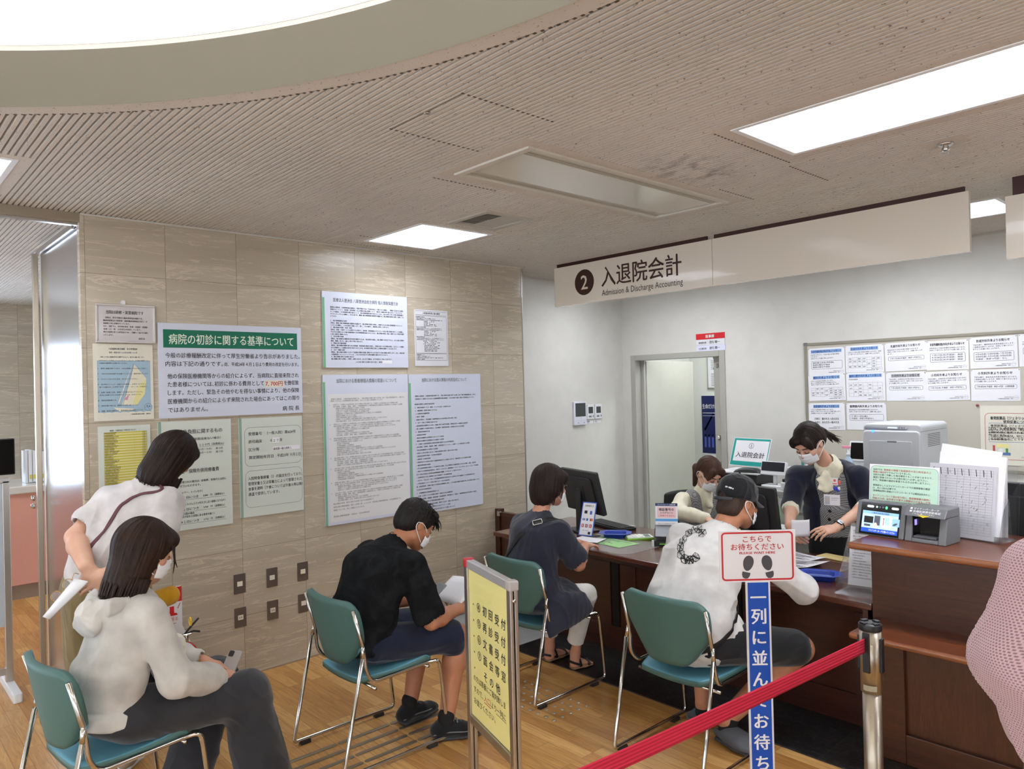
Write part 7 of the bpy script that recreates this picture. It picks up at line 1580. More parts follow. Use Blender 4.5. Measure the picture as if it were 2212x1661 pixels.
for i in range(16): x = random.uniform(-.06, .06); lk.append((pr.P(x, .085, .075), pr.P(x*1.1, .118+random.uniform(0, .015), .035+random.uniform(-.015, .015)), .007))
pr.hair([ccap], HAIRK, ccut, 4, .003, 90, lk)
SNK = mat_fabric('sneaker_black', (26, 27, 29), 200, .5); SOLE = M('sole_dark_grey', (58, 58, 60), .7)
for hl, te in (((-3.150, 2.235), (-3.015, 2.485)), ((-3.402, 2.205), (-3.43, 2.49))):
    o, p, ax, up = shoe(pr, hl, te, SNK, SOLE, .085, .047); b = MB()
    for k in range(4): q = p(.42+k*.075, .098-k*.011); b.tube([q-ax*.026, q+up*.008, q+ax*.026], .0035, 6)
    b.tube(bez([p(.05, .04)-ax*.036, p(.3, .05)-ax*.044, p(.6, .045)-ax*.049, p(.85, .04)-ax*.036], 4), .0035, 6); b.tube(bez([p(.05, .04)+ax*.036, p(.3, .05)+ax*.044, p(.6, .045)+ax*.049, p(.85, .04)+ax*.036], 4), .0035, 6); b.build('laces', M('lace_grey', (110, 112, 114), .8), o)
    S = Solid(.004); a = A(p(.30, .06)); S.cap(a, a+A((0, 0, .055)), .041, .043, .01); P_, Q_ = S.mesh(); mesh_obj('sock', P_, Q_, M('sock_black', (20, 20, 22), .9), pr.t)
# papers and pouch in his hands
def sheet(name, label, q, mats=PAPER, th=.0006, bend=.0, cat='paper', n=10, solid=None, extra=None):
    q = [A(k) for k in q]; nn = nrm(np.cross(q[1]-q[0], q[3]-q[0]))
    b = MB(); b.grid(lambda u, v: Vector(q[0]*(1-u)*(1-v)+q[1]*u*(1-v)+q[2]*u*v+q[3]*(1-u)*v+nn*bend*sin(pi*u)), n, 4); o = b.build(name, mats, solid=th); return tag(o, label, cat)
sheet('paper_sheet', 'white leaflet held by the seated man in black, nearer the marble wall', [(-3.40, 2.43, .635), (-3.16, 2.45, .640), (-3.15, 2.60, .745), (-3.39, 2.59, .74)], bend=.012)
sheet('paper_sheet', 'second white sheet fanned out above the first in the hands of the man in black', [(-3.36, 2.47, .645), (-3.17, 2.49, .665), (-3.12, 2.62, .765), (-3.31, 2.62, .745)], bend=.010)
S = Solid(.004); S.cap((-3.40, 2.43, .645), (-3.40, 2.52, .70), (.05, .012), (.045, .010), .01, ax=(1, 0, 0)); P_, Q_ = S.mesh(); tag(mesh_obj('pouch', P_, Q_, M('pouch_grey', (120, 126, 124), .5)), 'grey pouch held beside the white leaflets by the man in black', 'pouch')

# ---- woman in the navy dress at the desk
pr = Person('person in a navy dress with black shoulder strap seated at the desk', (-3.275, 3.05, 0), SKIN)
pr.head((-3.268, 3.262, 1.195), (.12, .97, -.20), (0, .2, .98)).neck((-3.275, 3.19, 1.04), .047)
pr.core((-3.275, 3.05, .58), (-3.275, 3.14, .9), (.12, .08), (.13, .08), .03, ax=X1); pr.core((-3.275, 3.14, .9), (-3.275, 3.18, 1.0), (.12, .07), (.06, .05), .03, ax=X1); pr.core((-3.11, 3.19, .955), (-3.44, 3.19, .955), .042, .042, .03)
RE, RW, LE, LW = (-3.055, 3.28, .735), (-3.25, 3.555, .775), (-3.53, 3.30, .74), (-3.40, 3.57, .78)
pr.arm((-3.10, 3.19, .945), RE, RW, (.044, .038, .036, .024)).arm((-3.45, 3.19, .945), LE, LW, (.044, .038, .036, .024))
pr.hand(RW, (-.2, 1, -.08), (.1, .0, 1), False, (.25, .3, .35, .4), .4, .92).hand(LW, (.25, 1, -.08), (-.1, .0, 1), True, (.3, .35, .4, .45), .4, .92)
pr.leg((-3.18, 3.07, .55), (-3.165, 3.46, .505), (-3.285, 3.475, .10), (.06, .042, .040, .028)).leg((-3.37, 3.07, .55), (-3.43, 3.46, .505), (-3.495, 3.455, .10), (.06, .042, .040, .028)); pr.core((-3.275, 3.05, .57), (-3.25, 3.1, .55), .11, .1, .04)
for an, te in (((-3.285, 3.475, .10), (-3.262, 3.585)), ((-3.495, 3.455, .10), (-3.50, 3.63))):
    te = A((*te, .028)); pr.S.cap(an, A(an)-A((0, .01, .065)), .032, .030, .02); pr.S.cap(A(an)-A((0, .0, .055)), te-nrm(te-A(an))*A((1, 1, 0))*.03, (.032, .028), (.036, .014), .02, ax=X1)
    for k in range(4): pr.S.cap(te+A(((k-1.5)*.016, -.03, .0)), te+A(((k-1.5)*.017, .0-.004*abs(k-1), -.004)), .0085, .0075, .006)
pr.body(); pr.mask(); pr.eyes()
NAVY = mat_fabric('navy_linen', (42, 44, 58), 350, .3)
S = Solid(.006)
S.cap((-3.275, 3.14, .91), (-3.275, 3.175, .985), (.165, .10), (.085, .065), .05, ax=X1); S.cap((-3.12, 3.18, .945), (-3.43, 3.18, .945), .060, .060, .05)
S.cap((-3.275, 3.06, .60), (-3.275, 3.14, .91), (.200, .135), (.175, .11), .06, ax=X1); S.cap((-3.275, 3.085, .535), (-3.275, 3.08, .64), (.225, .15), (.205, .14), .05, ax=X1, end=.5)
S.cap((-3.275, 3.10, .535), (-3.27, 3.30, .535), (.23, .085), (.215, .085), .05, ax=X1); S.cap((-3.045, 3.08, .53), (-3.02, 3.12, .43), (.035, .13), (.025, .15), .04, ax=X1); S.cap((-3.045, 3.22, .53), (-3.02, 3.24, .44), (.035, .11), (.025, .13), .04, ax=X1); S.cap((-3.50, 3.10, .53), (-3.53, 3.16, .44), (.035, .13), (.025, .15), .04, ax=X1); S.cap((-3.275, 3.175, .985), (-3.275, 3.20, 1.03), .062, .056, .03)
for sx in (-1, 1):
    e = A(RE if sx > 0 else LE); sh = A((-3.275+sx*.17, 3.185, .935)); S.cap(sh, lerp(sh, e, .80), (.062, .066), (.072, .082), .035, ax=X1); S.cap(lerp(sh, e, .86), lerp(sh, e, 1.3), .062, .062, .004, sub=True)
S.cap((-3.275, 3.20, 1.035), pr.c-pr.u*.02, .053, .053, .004, sub=True)
pr.cloth('dress', S, NAVY, .006, 8, (.1, .1, 1), .22, 6); DP, DQ = pr.last
WPANT = mat_fabric('white_cotton', (222, 219, 212), 350, .25)
S = Solid(.005)
for hip, kn, an in (((-3.18, 3.10, .55), (-3.165, 3.465, .50), (-3.283, 3.475, .175)), ((-3.37, 3.10, .55), (-3.43, 3.465, .50), (-3.493, 3.457, .175))): S.cap(hip, kn, .082, .064, .03); S.cap(kn, an, .064, .052, .02, end=.15);
pr.cloth('trousers', S, WPANT, .002, 11, (0, .3, 1), .4, 7)
SAND = M('sandal_black', (24, 24, 26), .5); SSOLE = M('sandal_cork', (150, 116, 84), .7)
for hl, te in (((-3.292, 3.435), (-3.258, 3.60)), ((-3.498, 3.41), (-3.50, 3.645))):
    d_ = nrm(A((te[0]-hl[0], te[1]-hl[1], 0))); ax = A((d_[1], -d_[0], 0)); q = lambda t, s_, z: Vector(A((*hl, 0))*(1-t)+A((*te, 0))*t+ax*s_+A((0, 0, z)))
    S = Solid(.004); S.cap(q(.1, 0, .013), q(.55, 0, .013), (.034, .013), (.036, .013), .01, ax=ax); S.cap(q(.55, 0, .013), q(.92, 0, .013), (.042, .013), (.032, .013), .01, ax=ax); P_, Q_ = S.mesh(); P_[:, 2] = np.maximum(P_[:, 2], .0005); o = mesh_obj('sandal', P_, Q_, SSOLE, pr.t)
    b = MB(); b.tube(bez([q(.35, -.034, .02), q(.30, -.03, .06), q(.28, 0, .085), q(.30, .03, .06), q(.35, .034, .02)], 5), [(.004, .011)]*21, 6, flat=(0, 0, 1)); b.tube(bez([q(.72, -.042, .02), q(.66, -.02, .05), q(.62, .0, .056), q(.66, .02, .05), q(.72, .042, .02)], 5), [(.003, .014)]*21, 6); b.tube(bez([q(.33, -.034, .03), q(.06, -.03, .05), q(-.02, 0, .055), q(.06, .03, .05), q(.33, .034, .03)], 5), [(.003, .008)]*21, 6); b.build('strap', SAND, o)
def dcap(S):
    R = pr.R; S.ell(pr.P(0, -.016, .035), (.096, .114, .100), R, .02); S.ell(pr.P(0, -.035, -.035), (.099, .092, .075), R, .04); S.ell(pr.P(0, -.055, -.085), (.075, .055, .055), R, .03); S.ell(pr.P(0, .075, .060), (.07, .04, .04), R, .03)
def dcut(S): S.ell(pr.P(0, .155, -.06), (.085, .10, .115), pr.R, .012, True); S.ell(pr.P(0, .08, -.15), (.07, .10, .07), pr.R, .01, True)
pr.hair([dcap], HAIRB, dcut, 14, .004, 95, pr.rim_locks(-.06, -.118, 46, .088, .10, -1.5, 1.5, .010, -.006)+pr.rim_locks(.0, -.072, 24, .096, .10, -2.1, 2.1, .009))
b = MB()
for q in (-1, 1):
    b.tube([Vector(pr.P(q*.033+.026*cos(a), .108-abs(q*.033+.026*cos(a))*.25, .002+.018*sin(a))) for a in [2*pi*i/20 for i in range(21)]], .0024, 6); b.tube(bez([pr.P(q*.058, .092, .008), pr.P(q*.080, .05, .010), pr.P(q*.084, -.01, .006), pr.P(q*.082, -.03, -.012)], 4), .0024, 6)
b.tube([pr.P(-.008, .107, .004), pr.P(0, .11, .007), pr.P(.008, .107, .004)], .002, 6); b.build('glasses', M('frame_dark', (50, 40, 36), .3), pr.t)
# shoulder strap laid over the back of the dress
def drape(P, Q, pts, w, up=(0, 0, 1), lift=.003, n=40, th=.002, inward=None):
    """strap that lies on a garment: points are pressed onto the surface from outside along 'inward'"""
    bv = BVHTree.FromPolygons([Vector(p) for p in P], [tuple(q) for q in Q]); path = bez(pts, max(2, n//(len(pts)-1))); out = []
    for i, p in enumerate(path):
        loc, nn, _, _ = bv.find_nearest(p); out.append((loc, nn))
    L = [];
    for i, (p, nn) in enumerate(out):
        t_ = (out[min(i+1, len(out)-1)][0]-out[max(i-1, 0)][0]).normalized(); s_ = t_.cross(nn).normalized(); row = []
        for k in (-1, -.5, 0, .5, 1):
            l2, n2, _, _ = bv.find_nearest(p+s_*w*.5*k+nn*.01); row.append(l2+n2*lift)
        L.append(row)
    L = [[sum((L[max(0, min(len(L)-1, i+d))][k] for d in (-2, -1, 0, 1, 2)), Vector())/5 for k in range(5)] for i in range(len(L))]
    b = MB(); b.grid(lambda u, v: L[min(len(L)-1, int(round(u*(len(L)-1))))][int(round(v*4))], len(L)-1, 4); return b, bv, out
b, bv, out = drape(DP, DQ, [(-3.12, 3.30, .98), (-3.14, 3.20, 1.03), (-3.20, 3.10, .98), (-3.34, 3.0, .86), (-3.47, 2.97, .75), (-3.50, 3.0, .68)], .036); b.build('bag_strap', M('strap_black', (22, 22, 24), .6), pr.t, solid=.007)
loc, nn, _, _ = bv.find_nearest(Vector((-3.20, 3.09, .985))); F = frame_of(loc+nn*.006, Vector((.55, .3, .6)), Vector((-.7, 0, .6))); q = Print(loc+nn*.007, Vector((.5, .35, .35)).cross(nn), nn.cross(Vector((.5, .35, .35)).cross(nn))); q.border(-.018, -.028, .018, .028, .006, .003, 0); o = q.build('strap_buckle', M('buckle_metal', (170, 164, 150), .35, 1.0), pr.t, solid=.003)
S = Solid(.005); S.cap((-3.515, 3.02, .56), (-3.515, 3.14, .56), (.03, .06), (.03, .06), .01, ax=X1); P_, Q_ = S.mesh(); mesh_obj('shoulder_bag', P_, Q_, M('strap_black', (22, 22, 24), .6), pr.t)

# ---- man with the black cap at the desk
pr = Person('person in white long-sleeved top, black cap and shorts seated at the desk', (-2.15, 3.02, 0), SKINM)
pr.head((-2.085, 3.455, 1.180), (.22, .93, -.28), (0, .28, .96), 1.03).neck((-2.11, 3.36, 1.055), .060)
pr.core((-2.15, 3.02, .58), (-2.14, 3.2, .88), (.15, .10), (.16, .10), .03, ax=X1); pr.core((-2.14, 3.2, .88), (-2.12, 3.32, 1.0), (.15, .09), (.08, .07), .03, ax=X1); pr.core((-1.93, 3.32, .985), (-2.33, 3.30, .985), .055, .055, .04)
RE, RW, LE, LW = (-1.765, 3.50, .775), (-2.0, 3.755, .785), (-2.50, 3.48, .775), (-2.25, 3.79, .785)
pr.arm((-1.915, 3.32, .985), RE, RW, (.05, .042, .042, .03)).arm((-2.345, 3.30, .985), LE, LW, (.05, .042, .042, .03))
pr.hand(RW, (-.7, .7, -.1), (.1, .1, 1), False, (.5, .6, .65, .7), .8, 1.03).hand(LW, (.6, .8, -.1), (-.1, .1, 1), True, (.25, .3, .35, .4), .4, 1.03)
pr.leg((-2.04, 3.05, .56), (-1.80, 3.52, .475), (-2.075, 3.285, .115), (.088, .062, .064, .042)).leg((-2.26, 3.05, .56), (-2.36, 3.52, .475), (-2.27, 3.375, .115), (.088, .062, .064, .042)); pr.core((-2.15, 3.02, .58), (-2.13, 3.1, .56), .13, .12, .04)
for an, te in (((-2.075, 3.285, .10), (-1.96, 3.25, .03)), ((-2.27, 3.375, .10), (-2.20, 3.50, .03))): pr.S.cap(an, A(an)-A((.01, 0, .055)), .036, .036, .02); pr.S.cap(A(an)-A((0, 0, .05)), te, .032, .026, .02)
pr.body(); pr.mask(); pr.eyes()
WTEE = mat_fabric('white_jersey', (206, 204, 201), 420, .18)
S = Solid(.006)
S.cap((-2.15, 3.065, .525), (-2.15, 3.07, .68), (.225, .152), (.23, .155), .05, ax=X1, end=.55); S.cap((-2.15, 3.06, .68), (-2.14, 3.19, .88), (.235, .165), (.225, .145), .05, ax=X1); S.cap((-2.14, 3.19, .88), (-2.125, 3.31, 1.0), (.21, .125), (.10, .085), .05, ax=X1)
S.cap((-1.955, 3.31, .985), (-2.31, 3.29, .985), .074, .074, .05); S.cap((-2.15, 3.10, .575), (-2.03, 3.20, .59), (.17, .12), (.14, .11), .06, ax=X1); S.cap((-2.12, 3.31, 1.0), (-2.113, 3.35, 1.05), .085, .070, .03)
for sx, e, w in ((1, RE, RW), (-1, LE, LW)):
    sh = A((-2.13+sx*.20, 3.31, .98)); e = A(e); w = A(w); S.cap(sh, e, .078, .064, .04); S.cap(e, lerp(e, w, .90), .064, .046, .03); S.cap(lerp(e, w, .97), lerp(e, w, 1.2), .034, .034, .004, sub=True)
S.cap((-2.112, 3.355, 1.06), pr.c-pr.u*.02, .064, .064, .004, sub=True)
o = pr.cloth('shirt', S, WTEE, .009, 7, (1, .4, -.5), .22, 21); EP, EQ = pr.last
# black line print across the shoulder blade and a dark flap at the hem
bv = BVHTree.FromPolygons([Vector(p) for p in EP], [tuple(q) for q in EQ])
def press(p, d, lift=.002):
    loc, nn, _, _ = bv.ray_cast(Vector(p)-Vector(d)*.5, Vector(d)); return (loc+nn*lift, nn) if loc else (None, None)
b = MB(); random.seed(12); inn = Vector((-.35, .92, -.15)).normalized(); rx = Vector((.92, .35, 0)).normalized(); uz = rx.cross(inn)*-1 if rx.cross(inn).z < 0 else rx.cross(inn)
PC = (-2.2200, 3.3188, 0.9731); cen = Vector(PC)
def stroke(p0, p1, w):
    pts = []
    for i in range(5):
        q, nn = press(cen+rx*(p0[0]+(p1[0]-p0[0])*i/4)+uz*(p0[1]+(p1[1]-p0[1])*i/4), inn)
        if q is None: return
        pts.append((q, nn))
    vs = []
    for i, (q, nn) in enumerate(pts):
        t_ = (pts[min(i+1, 4)][0]-pts[max(i-1, 0)][0]).normalized(); s_ = t_.cross(nn).normalized()*w/2; vs += [q+s_, q-s_]
    b.add(vs, [(2*i, 2*i+1, 2*i+3, 2*i+2) for i in range(4)], 0)
ringp = [(.055*cos(a)*1.0, .072*sin(a)) for a in [radians(50+260*i/9) for i in range(10)]]
hexes = []
for i, (x, y) in enumerate(ringp):
    R_ = .021; ph = random.random()*2; H6 = [(x+R_*cos(ph+pi*k/3)*random.uniform(.8, 1.15), y+R_*sin(ph+pi*k/3)*random.uniform(.8, 1.15)) for k in range(6)]
    for k in range(6): stroke(H6[k], H6[(k+1) % 6], random.choice((.0022, .003, .0045)))
    for k in (0, 1, 2): stroke(H6[k], H6[k+3], random.choice((.0018, .003, .006)))
    stroke((x-.012, y+.01), (x+.012, y-.008), .004)
b.build('back_print', M('print_black', (24, 24, 26), .7), o)
b, bv2, out = drape(EP, EQ, [(-1.85, 3.20, .72), (-1.86, 3.12, .67), (-1.88, 3.05, .62), (-1.93, 2.98, .58), (-2.02, 2.93, .545), (-2.12, 2.90, .52)], .026); b.build('hem_band', M('print_black', (24, 24, 26), .7), o, solid=.002)
BSH = mat_fabric('black_shorts', (22, 22, 24)); S = Solid(.006)
for hip, kn in (((-2.04, 3.07, .56), (-1.80, 3.52, .48)), ((-2.26, 3.07, .56), (-2.36, 3.52, .48))): S.cap(hip, lerp(hip, kn, .92), (.125, .105), (.098, .09), .04, ax=X1); S.cap(lerp(hip, kn, 1.0), lerp(hip, kn, 1.2), .076, .076, .004, sub=True)
S.cap((-2.15, 3.07, .56), (-2.15, 3.07, .64), (.215, .14), (.21, .14), .04, ax=X1, end=.6); pr.cloth('shorts', S, BSH, .004, 10, (0, 1, .1), .3, 8)
CL = M('clog_grey', (82, 84, 88), .75)
for hl, te in (((-2.145, 3.30), (-1.885, 3.235)), ((-2.31, 3.29), (-2.215, 3.52))): shoe(pr, hl, te, CL, M('clog_sole', (64, 66, 70), .8), .07, .056, 'clog', 'clog')
for an in ((-2.075, 3.285, .0), (-2.27, 3.375, .0)):
    S = Solid(.004); S.cap(A(an)+A((0, 0, .06)), A(an)+A((.012 if an[0] > -2.2 else -.004, .012, .125)), .044, .045, .01); P_, Q_ = S.mesh(); mesh_obj('sock', P_, Q_, M('sock_black', (20, 20, 22), .9), pr.t)
def ecap(S): S.ell(pr.P(0, -.018, .022), (.079, .099, .083), pr.R, .02); S.ell(pr.P(0, -.060, -.045), (.070, .050, .050), pr.R, .03)
def ecut(S): S.ell(pr.P(0, .115, -.03), (.12, .10, .12), pr.R, .01, True); S.ell(pr.P(.085, .005, -.02), (.03, .035, .045), pr.R, .01, True); S.ell(pr.P(-.085, .005, -.02), (.03, .035, .045), pr.R, .01, True); S.ell(pr.P(0, -.04, -.125), (.12, .12, .045), pr.R, .01, True)
pr.hair([ecap], mat_hair('hair_cropped', (38, 30, 27), (84, 64, 54)), ecut, 5, .0012, 160)
# the cap, worn forward, with strap at the back
CAPM = mat_fabric('cap_black', (25, 26, 29), 300, .35); S = Solid(.004); S.ell(pr.P(0, -.012, .062), (.093, .112, .082), pr.R, .01); S.ell(pr.P(0, -.012, .030), (.094, .113, .05), pr.R, .03)
S.ell(pr.P(0, .0, -.075), (.2, .2, .098), pr.R, .004, True); S.ell(pr.P(0, -.135, .005), (.034, .03, .030), pr.R, .008, True)
P_, Q_ = S.mesh(); P_ = folds(relax(P_, Q_, 2), Q_, .003, 22, pr.u, .5, 3); o = mesh_obj('cap', P_, Q_, CAPM, pr.t)
b = MB()
def brim(u, v):
    a = (u-.5)*2*1.15; rr = 1+v*.62*cos(a*.95); return Vector(pr.P(.088*sin(a)*(1+.05*v), -.012+.106*cos(a)+v*.072*cos(a*1.1), .024-.016*v-.022*sin(a)**2*v))
shell(b, brim, 18, 6, tuple(pr.u*.0025), 0, 0); b.build('cap_brim', CAPM, o)
b = MB(); b.tube(bez([pr.P(-.060, -.102, -.001), pr.P(-.03, -.122, -.003), pr.P(.0, -.128, -.004), pr.P(.03, -.122, -.003), pr.P(.060, -.102, -.001)], 5), [(.002, .010)]*21, 6, flat=tuple(pr.u)); b.build('back_strap', M('strap_dark_grey', (52, 52, 54), .6), o)
b = MB(); b.tube(bez([pr.P(.020, -.118, .055), pr.P(.042, -.108, .052), pr.P(.056, -.099, .048)], 5), [(.0025, .006)]*11, 6, flat=tuple(pr.u)); b.build('cap_badge', M('badge_pale', (200, 200, 198), .5), o)
b = MB(); b.ball(pr.P(0, -.012, .143), .007, n=10); b.build('cap_button', CAPM, o)

# ---- woman in the pale hoodie at the lower left
pr = Person('person in a pale hoodie and charcoal trousers looking at a phone, lower left', (-3.33, .72, 0), SKIN)
fB = A((-.12, .99, 0)); rB = A((.99, .12, 0)); B0 = A((-3.298, .757, 0))
def bp(x, y, z): return B0+rB*x+fB*y+A((0, 0, z))
pr.head((-3.305, .935, 1.168), (.06, .93, -.36), (0, .36, .93)).neck(bp(.0, .145, 1.02), .047)
pr.core(bp(0, .04, .60), bp(0, .09, .9), (.09, .06), (.12, .07), .03, ax=rB); pr.core(bp(0, .09, .9), bp(0, .13, 1.0), (.12, .07), (.06, .05), .03, ax=rB); pr.core(bp(.17, .13, .945), bp(-.17, .13, .945), .042, .042, .03)
RE, RW, LE, LW = bp(.235, .20, .685), bp(.150, .425, .60), bp(-.235, .20, .69), bp(-.02, .43, .635)
pr.arm(bp(.175, .13, .94), RE, RW, (.044, .038, .036, .024)).arm(bp(-.175, .13, .94), LE, LW, (.044, .038, .036, .024))
pr.hand(RW, fB*.9-rB*.35-A((0, 0, .12)), A((.35, -.15, .9)), False, (.5, .55, .6, .65), .8, .93).hand(LW, fB*.75+rB*.55-A((0, 0, .30)), A((-.2, .2, .95)), True, (.45, .5, .6, .7), .8, .93)
pr.leg(bp(.085, .09, .545), bp(.16, .53, .50), bp(.20, .56, .10), (.065, .052, .052, .032)).leg(bp(-.085, .09, .545), bp(-.10, .53, .50), bp(-.02, .30, .10), (.065, .052, .052, .032)); pr.core(bp(0, .04, .58), bp(0, .09, .57), .08, .07, .04)
pr.body(); pr.mask(); pr.eyes()
HOOD = mat_fabric('hoodie_fleece', (194, 190, 184), 380, .3)
S = Solid(.006); S.cap(bp(0, .03, .60), bp(0, .045, .72), (.163, .118), (.172, .120), .05, ax=rB, end=.4); S.cap(bp(0, .045, .72), bp(0, .10, .90), (.172, .120), (.168, .108), .05, ax=rB); S.cap(bp(0, .095, .90), bp(0, .125, .975), (.16, .10), (.09, .07), .05, ax=rB); S.cap(bp(.150, .125, .945), bp(-.150, .125, .945), .062, .062, .05)
S.cap(bp(0, .035, .54), bp(0, .035, .58), (.184, .142), (.182, .136), .012, ax=rB, end=.2)
for e, w, sx in ((RE, RW, 1), (LE, LW, -1)):
    sh = bp(sx*.17, .13, .935); S.cap(sh, e, .066, .066, .04); S.cap(e, lerp(e, w, .70), .066, .060, .03); S.cap(lerp(e, w, .60), lerp(e, w, .74), .066, .058, .012); S.cap(lerp(e, w, .80), lerp(e, w, .93), .044, .042, .008); S.cap(lerp(e, w, .98), lerp(e, w, 1.2), .034, .034, .004, sub=True)
S.cap(bp(-.085, .10, .98), bp(-.06, .02, .955), .026, .030, .03); S.cap(bp(.085, .10, .98), bp(.06, .02, .955), .026, .030, .03); S.cap(bp(-.05, .015, .935), bp(.05, .015, .935), (.032, .05), (.032, .05), .05, ax=fB); S.cap(bp(-.085, .12, .98), bp(-.03, .20, .955), .030, .024, .02); S.cap(bp(.085, .12, .98), bp(.03, .20, .955), .030, .024, .02)
S.cap(bp(0, .09, .99), pr.c-pr.u*.02, .058, .056, .006, sub=True); S.cap(bp(-.045, .045, 1.01), bp(.045, .045, 1.01), .036, .036, .015, sub=True)
pr.cloth('hoodie', S, HOOD, .007, 8, (.15, .25, 1), .3, 33)
S = Solid(.005); S.chain([bp(.060, .20, .955), bp(.098, .12, .985), bp(.092, .03, .985), bp(.0, -.020, .965), bp(-.092, .03, .985), bp(-.098, .12, .985), bp(-.060, .20, .955)], [.020, .029, .032, .036, .032, .029, .020], .02); S.ell(bp(-.015, -.028, .925), (.105, .042, .058), np.stack([rB, fB, A((0, 0, 1))]), .035); S.ell(bp(-.10, .0, .935), (.038, .04, .05), None, .02)
S.cap(bp(0, .10, .98), pr.c-pr.u*.02, .062, .060, .006, sub=True); pr.cloth('hood', S, HOOD, .007, 12, (1, .2, .3), .35, 34)
CHAR = mat_fabric('charcoal_trousers', (50, 50, 54), 380, .25); S = Solid(.006)
S.cap(bp(0, .04, .525), bp(0, .045, .56), (.168, .122), (.155, .11), .03, ax=rB, end=.5)
hip, kn, an = bp(.085, .09, .54), bp(.165, .53, .50), bp(.215, .585, .10); S.cap(hip, kn, (.115, .105), (.100, .092), .05, ax=rB); S.cap(kn, an, (.098, .092), (.118, .118), .05, ax=rB)
hip, kn, an = bp(-.085, .09, .54), bp(-.10, .53, .50), bp(-.01, .32, .10); S.cap(hip, kn, (.115, .105), (.100, .092), .05, ax=rB); S.cap(kn, an, (.095, .09), (.105, .105), .05, ax=rB)
pr.cloth('trousers', S, CHAR, .006, 8, (.1, .6, -.6), .25, 35)
for hl, te in ((bp(.19, .54, 0), bp(.23, .77, 0)), (bp(-.035, .28, 0), bp(.01, .50, 0))): shoe(pr, hl, te, M('shoe_white', (214, 212, 208), .6), M('shoe_sole_white', (226, 224, 220), .6), .06, .042)
def bcap(S):
    R = pr.R; S.ell(pr.P(0, -.016, .034), (.094, .113, .104), R, .02); S.cap(pr.P(0, -.024, .0), pr.P(0, -.028, -.115), (.098, .094), (.106, .084), .04, ax=pr.r); S.ell(pr.P(0, .075, .062), (.072, .042, .040), R, .03)
def bcut(S): S.ell(pr.P(0, .165, -.07), (.086, .115, .15), pr.R, .012, True); S.cap(pr.P(0, .10, -.17), pr.P(0, .12, -.26), .078, .08, .01, sub=True)
pr.hair([bcap], HAIRD, bcut, 24, .0045, 105, pr.rim_locks(-.11, -.205, 70, .104, .098, -1.9, 1.9, .013, .004, 5, .012)+[(pr.P(.070, .085, .05), pr.P(.088, .125, -.035), .006), (pr.P(.072, .08, .05), pr.P(.092, .115, -.06), .006), (pr.P(-.070, .085, .05), pr.P(-.088, .115, -.035), .006)])
# phone in her hands and tote on her lap
ph = thing('smartphone', 'silver smartphone held by the woman in the pale hoodie', 'smartphone', tuple(bp(.06, .50, .58))); q = bp(.075, .505, .60); F = frame_of(Vector(q), Vector(rB*.8+fB*.3), Vector(fB*.55+A((0, 0, .62))))
b = MB(F); b.rbox((-.036, -.07, -.004), (.036, .078, .004), .010); b.build('phone_case', M('phone_silver', (176, 170, 164), .35, .3), ph, bevel=.0015)
b = MB(F); b.rbox((-.033, -.067, -.0046), (.033, .075, -.0041), .008); b.build('screen', BLACKG, ph)
b = MB(F); b.rbox((-.030, .048, .004), (-.004, .074, .006), .006); b.build('camera_bump', BLACKP, ph)
S = Solid(.006); S.cap(bp(.0, .27, .63), bp(.0, .30, .755), (.12, .045), (.10, .03), .03, ax=rB); P_, Q_ = S.mesh(); P_ = folds(P_, Q_, .008, 9, (0, 0, 1), .5, 3); bag = mesh_obj('tote_bag', P_, Q_, mat_fabric('bag_beige', (212, 206, 190), 250, .3)); tag(bag, 'crumpled beige cloth bag on the lap of the woman in the pale hoodie', 'bag')
S = Solid(.006); S.cap((-3.44, .86, .07), (-3.30, .98, .08), (.07, .07), (.08, .08), .04); S.cap((-3.40, .90, .10), (-3.36, .92, .20), (.05, .03), (.03, .02), .03); P_, Q_ = S.mesh(); P_[:, 2] = np.maximum(P_[:, 2], .001); P_ = folds(P_, Q_, .010, 12, (.3, .2, 1), .6, 9); P_[:, 2] = np.maximum(P_[:, 2], .001); tag(mesh_obj('shopping_bag', P_, Q_, M('bag_white', (226, 226, 224), .4)), 'crumpled white bag on the floor under the chair at the lower left', 'bag')

# ---- woman bending to read the boards
pr = Person('person standing and bending toward the wall boards in a white top with a maroon strap', (-4.06, .98, 0), SKINP)
sA = nrm((.68, .73, -.06)); fA = nrm((-.73, .68, 0))
pr.head((-4.035, 1.295, 1.487), (-.62, .66, -.42), (.12, .45, .88)).neck((-4.035, 1.175, 1.395), .046)
pr.core((-4.05, .99, .92), (-4.02, 1.10, 1.22), (.12, .08), (.13, .08), .03, ax=sA); pr.core((-4.02, 1.10, 1.22), (-4.03, 1.17, 1.36), (.12, .07), (.06, .05), .03, ax=sA); pr.core((-4.11, 1.0, 1.285), (-3.91, 1.22, 1.275), .042, .042, .03)
LE, LW, RE, RW = (-4.0728, 0.8464, 1.1357), (-3.8592, 0.8443, 1.0283), (-3.7849, 1.1190, 1.0768), (-3.8042, 0.9050, 0.9923)
LS, RS = (-4.125, .99, 1.275), (-3.90, 1.225, 1.265)
pr.arm(LS, LE, LW, (.050, .044, .046, .029)).arm(RS, RE, RW, (.048, .042, .042, .027))
hd = A((-3.8196, 0.8585, 0.9604))
pr.hand(LW, hd-A(LW)+A((.02, .03, -.02)), nrm(-A((-.74, .67, 0)))*1.0+A((0, 0, .2)), True, (.5, .6, .7, .75), .5, .95).hand(RW, A((-3.8482, 0.8272, 0.9529))-A(RW), nrm(-A((-.74, .67, 0)))+A((0, 0, .3)), False, (.45, .5, .55, .6), .5, .95)
